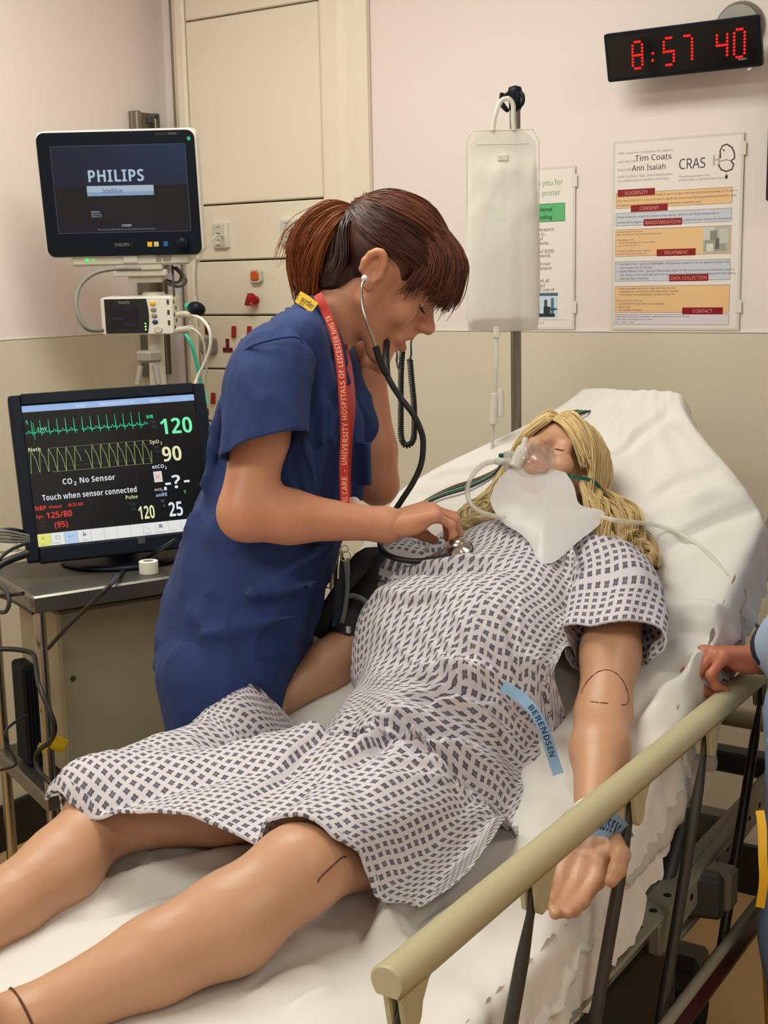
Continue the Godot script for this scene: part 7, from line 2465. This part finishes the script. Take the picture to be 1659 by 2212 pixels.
# ---------------------------------------------------------------- drip, mask, leads
func small_things() -> void:
	# drip stand
	var pb := Vector3(-1.322, 1.191, 0.462)
	var foot := Vector3(pb.x, 0.66, pb.z)
	var pole := thing("drip_pole", "slim metal drip pole behind the bed head with a black two-armed hook on top", "drip stand", foot)
	var top := Vector3(-1.391, 1.898, 0.355)
	top.x = pb.x - 0.004; top.z = pb.z
	var g := Geo.new()
	g.cyl(Vector3(pb.x, 0.60, pb.z), Vector3(top.x, top.y - 0.01, top.z), 0.0115, -1, 18)
	part("pole", g, M.steel, pole)
	g = Geo.new()
	g.lathe([Vector2(0.0, -0.03), Vector2(0.013, -0.03), Vector2(0.013, 0.0), Vector2(0.016, 0.006), Vector2(0.013, 0.016), Vector2(0.0, 0.020)], 18, Transform3D(Basis.IDENTITY, top))
	part("cap", g, M.black, pole)
	for s in [-1, 1]:
		g = Geo.new()
		g.tube(curve([top + Vector3(s * 0.008, 0.006, 0.004), top + Vector3(s * 0.022, -0.002, 0.008), top + Vector3(s * 0.024, -0.02, 0.012), top + Vector3(s * 0.010, -0.032, 0.016), top + Vector3(s * 0.012, -0.026, 0.022), top + Vector3(s * 0.020, -0.012, 0.024), top + Vector3(s * 0.018, 0.004, 0.024)], 6), 0.0042, 8)
		part("hook", g, M.black, pole)
	# bag of clear fluid hanging from it
	var c := Vector3(-1.316, 1.614, 0.537)
	var X := pose(c, 0.55)
	var bag := thing("drip_bag", "clear plastic drip bag of fluid hanging from the black hook", "drip bag", c)
	var w := 0.074; var hh := 0.205
	var nu := 26; var nv := 60
	for s in [1.0, -1.0]:
		var pts := PackedVector3Array()
		for j in nv:
			var v := j / (nv - 1.0)
			var y := lerpf(-hh, hh, v)
			var half := w
			if v > 0.92: half = w - 0.030 * pow((v - 0.92) / 0.08, 2)
			half += 0.004 * sin(v * 5.0)
			for i in nu:
				var u := i / (nu - 1.0) * 2.0 - 1.0
				var fill := smoothstep(1.0, 0.35, v) * 0.65 + 0.2
				var thick := 0.021 * fill * pow(maxf(0.0, 1.0 - pow(absf(u), 3.0)), 0.6) * smoothstep(0.0, 0.06, v) * smoothstep(0.90, 0.80, v)
				thick += 0.0028 * ns.get_noise_2d(u * 45.0 + s * 60.0, v * 120.0) * smoothstep(0.35, 0.75, v) * smoothstep(0.92, 0.8, v)
				pts.append(X * Vector3(u * half, y, s * (thick + 0.0008)))
		g = Geo.new()
		g.sheet(pts, nu, nv, PackedVector2Array(), s < 0)
		part("film", g, M.film, bag)
	g = Geo.new(); g.xf = X
	var rim := PackedVector3Array()
	for i in 33:
		var a := TAU * i / 32
		rim.append(Vector3(clampf(cos(a) * 1.5, -1, 1) * (w + 0.001), clampf(sin(a) * 1.25, -1, 1) * (hh + 0.001), 0))
	g.tube(rim, 0.0016, 6)
	g.box(Vector3(0, 0.178, 0.0), Vector3(0.11, 0.002, 0.003), 0.0006)
	g.box(Vector3(0, 0.150, 0.004), Vector3(0.022, 0.014, 0.006), 0.002)
	g.box(Vector3(0, 0.128, 0.004), Vector3(0.006, 0.024, 0.004), 0.002)
	part("weld_rim", g, M.weld, bag)
	g = Geo.new()
	g.tube(curve([X * Vector3(-0.020, 0.205, 0), X * Vector3(-0.016, 0.232, 0), X * Vector3(-0.004, 0.262, 0), X * Vector3(0.012, 0.268, 0), X * Vector3(0.022, 0.255, 0), X * Vector3(0.022, 0.230, 0), X * Vector3(0.024, 0.205, 0)]), 0.0052, 8)
	part("hanging_loop", g, M.weld, bag)
	g = Geo.new()
	g.cyl(Vector3(-1.315, 1.417, 0.567), Vector3(-1.313, 1.394, 0.570), 0.0075)
	part("port", g, M.weld, bag)
	var ds := thing("drip_line", "clear drip chamber and line hanging below the fluid bag", "drip line", Vector3(-1.306, 1.268, 0.581))
	g = Geo.new()
	g.tube(curve([Vector3(-1.314, 1.399, 0.570), Vector3(-1.309, 1.337, 0.580), Vector3(-1.311, 1.278, 0.582)]), 0.0040, 8)
	part("spike_line", g, M.weld, ds)
	g = Geo.new()
	g.cyl(Vector3(-1.311, 1.278, 0.582), Vector3(-1.309, 1.213, 0.594), 0.0098, 0.0088, 16)
	part("chamber", g, M.film, ds)
	g = Geo.new()
	g.cyl(Vector3(-1.296, 1.287, 0.582), Vector3(-1.296, 1.277, 0.584), 0.006)
	g.cyl(Vector3(-1.296, 1.277, 0.584), Vector3(-1.292, 1.231, 0.591), 0.0068)
	part("second_chamber", g, M.film, ds)
	g = Geo.new()
	g.tube(curve([Vector3(-1.309, 1.213, 0.594), Vector3(-1.310, 1.172, 0.598), Vector3(-1.310, 1.123, 0.602), Vector3(-1.312, 1.073, 0.602)]), 0.0036, 8)
	part("line", g, M.weld, ds)
	mask()
	leads()
	# stray fittings at the right edge of the picture
	var at := Vector3(-0.907, 1.798, 0.060)
	var e := thing("wall_screen", "dark edge of a wall screen at the right border beside the trial poster", "screen", at)
	g = Geo.new()
	g.box(at + Vector3(0.15, 0, 0), Vector3(0.30, 0.255, 0.04), 0.008)
	part("case", g, M.black, e)
	g = Geo.new()
	g.box(at + Vector3(0.15, 0, 0.021), Vector3(0.27, 0.22, 0.002), 0.0)
	part("glass", g, mat(Color(0.05, 0.08, 0.14), 0.15), e)
	g = Geo.new()
	g.box(at + Vector3(0.15, 0, -0.035), Vector3(0.1, 0.1, 0.05), 0.004)
	part("bracket", g, M.grey, e)
	cable("white_lead", [Vector3(-0.949, 1.954, 0.090), Vector3(-0.935, 1.966, 0.085), Vector3(-0.914, 1.990, 0.080), Vector3(-0.889, 2.031, 0.050)], 0.0028, M.white, "white lead crossing the clock's lower right corner", "lead")
	cable("grey_tube", [Vector3(-0.701, 0.967, 0.847), Vector3(-0.695, 0.946, 0.824), Vector3(-0.702, 0.903, 0.735), Vector3(-0.668, 0.886, 0.776), Vector3(-0.630, 0.869, 0.816)], 0.004, M.offwhite, "pale tube leaving the backrest towards the onlooker", "tube")
	# blood pressure cuff on the far arm
	var a0 := Vector3(-1.292, 1.003, 1.024); var a1 := Vector3(-1.311, 0.882, 1.124)
	var cuff := thing("pressure_cuff", "black blood pressure cuff wrapped round the mannequin's far upper arm", "cuff", a1)
	var d := (a1 - a0).normalized()
	var so := (C3 - a1).normalized(); so = (so - d * so.dot(d)).normalized()
	var sx := d.cross(so)
	var rings := []
	for k in [[0.0, 0.046], [0.02, 0.052], [0.10, 0.055], [0.155, 0.053], [0.175, 0.047]]:
		var ring := PackedVector3Array()
		for i in 28:
			var an := TAU * i / 28
			ring.append(a0 + d * k[0] + (so * cos(an) + sx * sin(an)) * k[1] * (1.0 + 0.03 * sin(an * 4.0 + k[0] * 30.0)))
		rings.append(ring)
	g = Geo.new()
	g.loft(rings)
	part("wrap", g, M.cuffcloth, cuff)
	g = Geo.new()
	rings = []
	var tail := curve([a0 + d * 0.02 - sx * 0.02 + so * 0.02, Vector3(-1.300, 1.011, 1.082), Vector3(-1.316, 0.972, 1.113), Vector3(-1.334, 0.936, 1.133), Vector3(-1.356, 0.900, 1.143), Vector3(-1.372, 0.875, 1.148)], 5)
	for j in tail.size():
		var dd := (tail[mini(j + 1, tail.size() - 1)] - tail[maxi(j - 1, 0)]).normalized()
		var s2 := dd.cross(so).normalized()
		var ring := PackedVector3Array()
		for i in 12:
			var an := TAU * i / 12
			ring.append(tail[j] + s2 * cos(an) * 0.030 + so * sin(an) * 0.006)
		rings.append(ring)
	g.loft(rings)
	part("wrap_tail", g, M.cuffcloth, cuff)
	g = Geo.new()
	g.tube(curve([Vector3(-1.287, 0.970, 1.180), Vector3(-1.273, 0.972, 1.176), Vector3(-1.254, 0.965, 1.172), Vector3(-1.245, 0.947, 1.163), Vector3(-1.245, 0.927, 1.149)]), 0.0048, 10)
	g.cyl(Vector3(-1.245, 0.931, 1.152), Vector3(-1.235, 0.913, 1.146), 0.0075)
	part("air_tube", g, mat(Color(0.36, 0.38, 0.36), 0.5), cuff)
	g = Geo.new()
	g.xf = Transform3D(Basis(so.cross(d), -d, so).rotated(so, 0.5), a0 + d * 0.082 + so * 0.0565 - sx * 0.012)
	g.prism(rrect(0.014, 0.05, 0.006, 4), 0.0, 0.001)
	part("label_patch", g, M.grey, cuff)
	g = Geo.new()
	g.box(Vector3(-1.279, 0.912, 1.187), Vector3(0.009, 0.012, 0.004), 0.001)
	part("end_tab", g, M.offwhite, cuff)
	cable("green_hose", [Vector3(-1.425, 0.844, 1.104), Vector3(-1.406, 0.845, 1.103), Vector3(-1.385, 0.855, 1.111), Vector3(-1.374, 0.873, 1.113), Vector3(-1.373, 0.890, 1.108)], 0.006, M.mint, "green hose end showing between the nurse and the black cuff", "tube")


func mask() -> void:
	var hc := Vector3(-1.071, 1.143, 0.791)
	var up := Vector3(0, sin(TILT), -cos(TILT)); var out := Vector3(0, cos(TILT), sin(TILT))
	var t := thing("oxygen_mask", "clear oxygen mask with a white valve and a reservoir bag over the mannequin's mouth", "oxygen mask", hc + out * 0.1)
	# shell: a dome from nose bridge to chin
	var X := Transform3D(Basis(Vector3.RIGHT, up, out), hc + up * -0.052 + out * 0.062)
	var nu := 33; var nv := 14
	var pts := PackedVector3Array()
	for j in nv:
		var f := j / (nv - 1.0)
		for i in nu:
			var a := TAU * i / (nu - 1)
			var rx := 0.045; var ry := 0.058 if sin(a) > 0 else 0.052
			var r := cos(f * PI * 0.5)
			pts.append(X * Vector3(cos(a) * rx * r, sin(a) * ry * r - 0.008 * f, 0.062 * sin(f * PI * 0.5) - 0.012 * (1.0 - f) * absf(cos(a)) * 1.6))
	var g := Geo.new()
	g.sheet(pts, nu, nv)
	part("shell", g, M.maskfilm, t)
	g = Geo.new()
	g.tube(pts.slice(0, nu), 0.0026, 8)
	part("rim", g, M.maskfilm, t)
	g = Geo.new()
	g.cyl(Vector3(-1.097, 1.175, 0.907), Vector3(-1.090, 1.210, 0.882), 0.0125, 0.0115, 18)
	g.cyl(Vector3(-1.091, 1.207, 0.884), Vector3(-1.088, 1.229, 0.877), 0.0065, 0.005, 14)
	part("valve_tube", g, M.white, t)
	g = Geo.new()
	g.cyl(Vector3(-1.133, 1.186, 0.910), Vector3(-1.104, 1.186, 0.903), 0.0065, 0.008, 14)
	g.cyl(Vector3(-1.114, 1.204, 0.900), Vector3(-1.110, 1.167, 0.905), 0.0075, 0.0075, 14)
	g.box(Vector3(-1.112, 1.198, 0.893), Vector3(0.018, 0.014, 0.014), 0.004)
	part("connector", g, M.weld, t)
	g = Geo.new()
	g.box(Vector3(-1.129, 1.195, 0.893), Vector3(0.012, 0.008, 0.008), 0.002)
	part("strap_end", g, M.teal, t)
	# reservoir bag: a limp pillow
	var corner := [Vector3(-1.100, 1.177, 0.905), Vector3(-1.108, 1.164, 0.936), Vector3(-1.104, 1.141, 0.976), Vector3(-1.093, 1.124, 1.002), Vector3(-1.057, 1.098, 1.027), Vector3(-1.020, 1.083, 1.033), Vector3(-0.993, 1.068, 1.045), Vector3(-0.971, 1.051, 1.067), Vector3(-0.952, 1.043, 1.071), Vector3(-0.938, 1.048, 1.049), Vector3(-0.927, 1.069, 0.997), Vector3(-0.913, 1.089, 0.946), Vector3(-0.913, 1.102, 0.918), Vector3(-0.922, 1.111, 0.907), Vector3(-0.952, 1.117, 0.916), Vector3(-0.967, 1.125, 0.911), Vector3(-0.990, 1.149, 0.881), Vector3(-1.025, 1.174, 0.858), Vector3(-1.048, 1.182, 0.861), Vector3(-1.072, 1.180, 0.881)]
	var ring0 := curve(corner + [corner[0]], 4)
	ring0.resize(ring0.size() - 1)
	var mid := Vector3.ZERO
	for q in ring0: mid += q / ring0.size()
	var toward := (C3 - mid).normalized()
	for s in [1.0, -1.0]:
		var p2 := PackedVector3Array()
		var m := ring0.size()
		for j in 13:
			var f := j / 12.0
			for i in m + 1:
				var q := ring0[i % m].lerp(mid, f)
				var puff := 0.018 * pow(sin(minf(f * 1.15, 1.0) * PI * 0.5), 0.8)
				puff += 0.0035 * ns.get_noise_2d(q.x * 500.0, q.y * 500.0) * smoothstep(0.0, 0.3, f)
				p2.append(q + toward * s * puff * (1.0 if s > 0 else 0.6))
		g = Geo.new()
		g.sheet(p2, m + 1, 13, PackedVector2Array(), s > 0)
		part("reservoir_bag", g, M.bagfilm, t)
	# strap round the cheek
	g = Geo.new()
	g.ribbon(curve([Vector3(-1.018, 1.164, 0.853), Vector3(-1.002, 1.158, 0.853), Vector3(-0.987, 1.154, 0.840), Vector3(-0.976, 1.147, 0.823), Vector3(-0.973, 1.134, 0.805), Vector3(-0.978, 1.115, 0.780)]), 0.0065, 0.002, (C3 - hc).normalized())
	part("strap", g, M.teal, t)
	cable("mask_tube", [Vector3(-1.133, 1.186, 0.910), Vector3(-1.146, 1.182, 0.932), Vector3(-1.151, 1.167, 0.963), Vector3(-1.148, 1.146, 0.989), Vector3(-1.137, 1.123, 1.000), Vector3(-1.112, 1.110, 1.010), Vector3(-1.073, 1.106, 1.022), Vector3(-1.046, 1.109, 1.039)], 0.0046, M.tubefilm, "clear tube looping from the mask's connector down to the reservoir bag", "tube")
	cable("oxygen_tube", [Vector3(-0.902, 1.109, 0.957), Vector3(-0.866, 1.105, 0.958), Vector3(-0.875, 1.074, 0.808), Vector3(-0.844, 1.060, 0.774), Vector3(-0.794, 1.044, 0.789), Vector3(-0.743, 1.022, 0.824), Vector3(-0.710, 1.003, 0.853)], 0.0042, M.tubefilm, "clear oxygen tube running over the hair and pillow end of the sheet to the right", "tube")


func leads() -> void:
	var tones := [[mat(Color(0.48, 0.24, 0.10), 0.5), "orange brown"], [mat(Color(0.10, 0.30, 0.22), 0.5), "dark green"], [mat(Color(0.34, 0.52, 0.42), 0.5), "pale green"], [M.rubber, "black"]]
	for k in 4:
		var o := 0.009 * k
		cable("chest_lead", [Vector3(-1.189, 1.234, 0.401) + Vector3(o, 0, 0), Vector3(-1.168, 1.238, 0.481) + Vector3(o, 0, 0), Vector3(-1.197, 1.233, 0.493) + Vector3(o * 1.6, 0, o * 0.6), Vector3(-1.215, 1.221, 0.512) + Vector3(o * 1.8, 0, o * 0.8), Vector3(-1.232, 1.199, 0.543) + Vector3(o, 0, o), Vector3(-1.249, 1.153, 0.617) + Vector3(0, 0, o), Vector3(-1.267, 1.130, 0.654) + Vector3(0, -o * 0.4, o), Vector3(-1.300, 1.111, 0.684) + Vector3(0, -o * 0.5, o * 1.2), Vector3(-1.345, 1.094, 0.711) + Vector3(0, -o * 0.5, o * 1.4), Vector3(-1.380, 1.072, 0.747) + Vector3(0, -o * 0.3, o * 1.2), Vector3(-1.400, 1.047, 0.786) + Vector3(0, 0, o), Vector3(-1.393, 1.017, 0.842) + Vector3(0.01, 0, o)], 0.0024, tones[k][0], tones[k][1] + " monitoring lead running over the bed's head beside the wig", "lead", "monitoring leads over the bed head", 6)


# ---------------------------------------------------------------- a bystander at the right border, one hand on the rail
func onlooker() -> void:
	var base := Vector3(-0.498, 0, 0.93)
	var t := thing("person", "onlooker at the right border in pale blue, one fist on the bed rail", "person", base)
	var skin_ := lin(0.72, 0.44, 0.33)
	var wr := Vector3(-0.627, 0.888, 0.932)
	var kn := Vector3(-0.676, 0.906, 0.985)
	var g := Geo.new()
	var h := hand_blob(-1.0, [[0.85, 1.2, 0.7], [0.9, 1.25, 0.7], [0.95, 1.25, 0.7], [1.0, 1.2, 0.7]], 0.3, [Vector3(0.45, 0.8, 0.6), Vector3(-0.3, 0.85, 0.7), Vector3(-0.5, 0.8, 0.6)])
	g.xf = hand_frame(wr, kn - wr + Vector3(0, -0.004, 0), Vector3(-0.35, -0.75, 0.55), 1.08)
	h.skin(g)
	var h2 := hand_blob(1.0, [[0.3, 0.5, 0.3], [0.3, 0.5, 0.3], [0.3, 0.5, 0.3], [0.35, 0.5, 0.3]], 0.2, [Vector3(0.5, 0.8, 0.4), Vector3(0.1, 0.95, 0.3), Vector3(0.0, 0.95, 0.2)])
	g.xf = hand_frame(base + Vector3(-0.004, 0.815, -0.19), Vector3(-0.05, -1, 0), Vector3(0, 0, 1))
	h2.skin(g)
	g.xf = Transform3D.IDENTITY
	var el := base + Vector3(0.02, 1.02, 0.14)
	var sh := base + Vector3(0.03, 1.36, 0.155)
	var b := Blob.new(base + Vector3(-0.45, 0.8, -0.3), base + Vector3(0.3, 1.78, 0.35), 0.009, 110.0)
	b.bone(wr, el, 0.026, 0.042); b.bone(el, sh, 0.043, 0.048)
	b.bone(base + Vector3(0.03, 1.34, 0.12), base + Vector3(0.03, 1.34, -0.12), 0.035)
	b.bone(base + Vector3(0.05, 1.38, -0.02), base + Vector3(0.10, 1.52, -0.04), 0.052, 0.050)
	b.ell(base + Vector3(0.02, 1.12, 0), Vector3(0.05, 0.2, 0.09))
	b.skin(g)
	g.xf = Transform3D(Basis(Vector3(0, 0, 1), Vector3.UP, Vector3(-1, 0, 0)), base + Vector3(0.08, 1.61, -0.04))
	var f0 := g.v.size()
	for i in f0: g.c[i] = skin_
	skin_head(head_blob(0.0), g, skin_, lin(0.60, 0.32, 0.27))
	g.xf = Transform3D.IDENTITY
	part("body", g, M.skin, t)
	M.shirt = bump(mat(Color(0.64, 0.71, 0.82), 0.8), M.grain, 0.01, 30.0)
	b = Blob.new(base + Vector3(-0.35, 0.64, -0.35), base + Vector3(0.25, 1.50, 0.36), 0.010, 75.0)
	b.ell(base + Vector3(0.03, 1.29, 0), Vector3(0.088, 0.11, 0.165)); b.bone(base + Vector3(0.035, 1.375, 0.125), base + Vector3(0.035, 1.375, -0.125), 0.060); b.bone(base + Vector3(0.06, 1.37, -0.02), base + Vector3(0.125, 1.425, -0.03), 0.075, 0.066); b.ell(base + Vector3(0.015, 1.20, 0), Vector3(0.090, 0.12, 0.155)); b.ell(base + Vector3(0.0, 1.10, 0), Vector3(0.095, 0.13, 0.15)); b.ell(base + Vector3(0.0, 0.93, 0), Vector3(0.10, 0.12, 0.150)); b.ell(base + Vector3(0.0, 0.80, 0), Vector3(0.108, 0.12, 0.165))
	b.bone(sh, el, 0.060, 0.052)
	b.bone(el, el.lerp(wr, 0.72), 0.050, 0.040)
	b.bone(base + Vector3(0.03, 1.36, -0.155), base + Vector3(0.04, 1.06, -0.20), 0.060, 0.048); b.bone(base + Vector3(0.04, 1.06, -0.20), base + Vector3(0.0, 0.84, -0.19), 0.046, 0.038)
	g = Geo.new(); b.skin(g)
	rumple(g, 0.004)
	var shirt := part("shirt", g, M.shirt, t)
	g = Geo.new()
	var cu := wr.lerp(el, 0.20); var ce := wr.lerp(el, 0.30)
	g.cyl(cu, ce, 0.042, 0.045, 20)
	part("cuff", g, mat(Color(0.10, 0.13, 0.22), 0.8), shirt)
	b = Blob.new(base + Vector3(-0.25, -0.02, -0.3), base + Vector3(0.25, 0.95, 0.3), 0.011, 75.0)
	for s: float in [-1.0, 1.0]:
		b.bone(base + Vector3(0, 0.82, s * 0.075), base + Vector3(-0.01, 0.46, s * 0.08), 0.090, 0.070)
		b.bone(base + Vector3(-0.01, 0.46, s * 0.09), base + Vector3(0.02, 0.09, s * 0.09), 0.070, 0.058)
	b.ell(base + Vector3(0, 0.85, 0), Vector3(0.10, 0.08, 0.15))
	g = Geo.new(); b.skin(g)
	part("trousers", g, bump(mat(Color(0.48, 0.57, 0.72), 0.85), M.grain, 0.01, 30.0), t)
	for s: float in [-1.0, 1.0]:
		var an := base + Vector3(0.01, 0, s * 0.09)
		b = Blob.new(an + Vector3(-0.24, -0.01, -0.08), an + Vector3(0.12, 0.14, 0.08), 0.009, 160.0)
		b.bone(an + Vector3(0.05, 0.045, 0), an + Vector3(-0.14, 0.035, 0), 0.036, 0.030)
		b.bone(an + Vector3(0.02, 0.06, 0), an + Vector3(0.02, 0.10, 0), 0.038)
		g = Geo.new(); b.skin(g)
		part("shoe", g, M.blackmatt, t)
	# short hair
	b = Blob.new(base + Vector3(-0.1, 1.5, -0.19), base + Vector3(0.27, 1.80, 0.10), 0.006, 180.0)
	b.ell(base + Vector3(0.095, 1.662, -0.04), Vector3(0.100, 0.092, 0.080))
	b.ell(base + Vector3(0.15, 1.605, -0.04), Vector3(0.05, 0.06, 0.06))
	b.ell(base + Vector3(-0.03, 1.60, -0.04), Vector3(0.075, 0.085, 0.075), Basis.IDENTITY, 0.0, -3.0)
	g = Geo.new(); b.skin(g)
	part("hair", g, mat(Color(0.12, 0.08, 0.06), 0.6), t)
	# yellow strap hanging at their side
	var y := thing("yellow_strap", "yellow strap hanging beside the onlooker's leg at the right border", "strap", Vector3(-0.554, 0.633, 1.121))
	g = Geo.new()
	g.ribbon(curve([Vector3(-0.558, 0.710, 1.131), Vector3(-0.550, 0.688, 1.143), Vector3(-0.543, 0.650, 1.159), Vector3(-0.539, 0.612, 1.164), Vector3(-0.543, 0.570, 1.164)]), 0.013, 0.003, (C3 - Vector3(-0.582, 0.588, 1.027)).normalized())
	part("webbing", g, M.yellow, y)
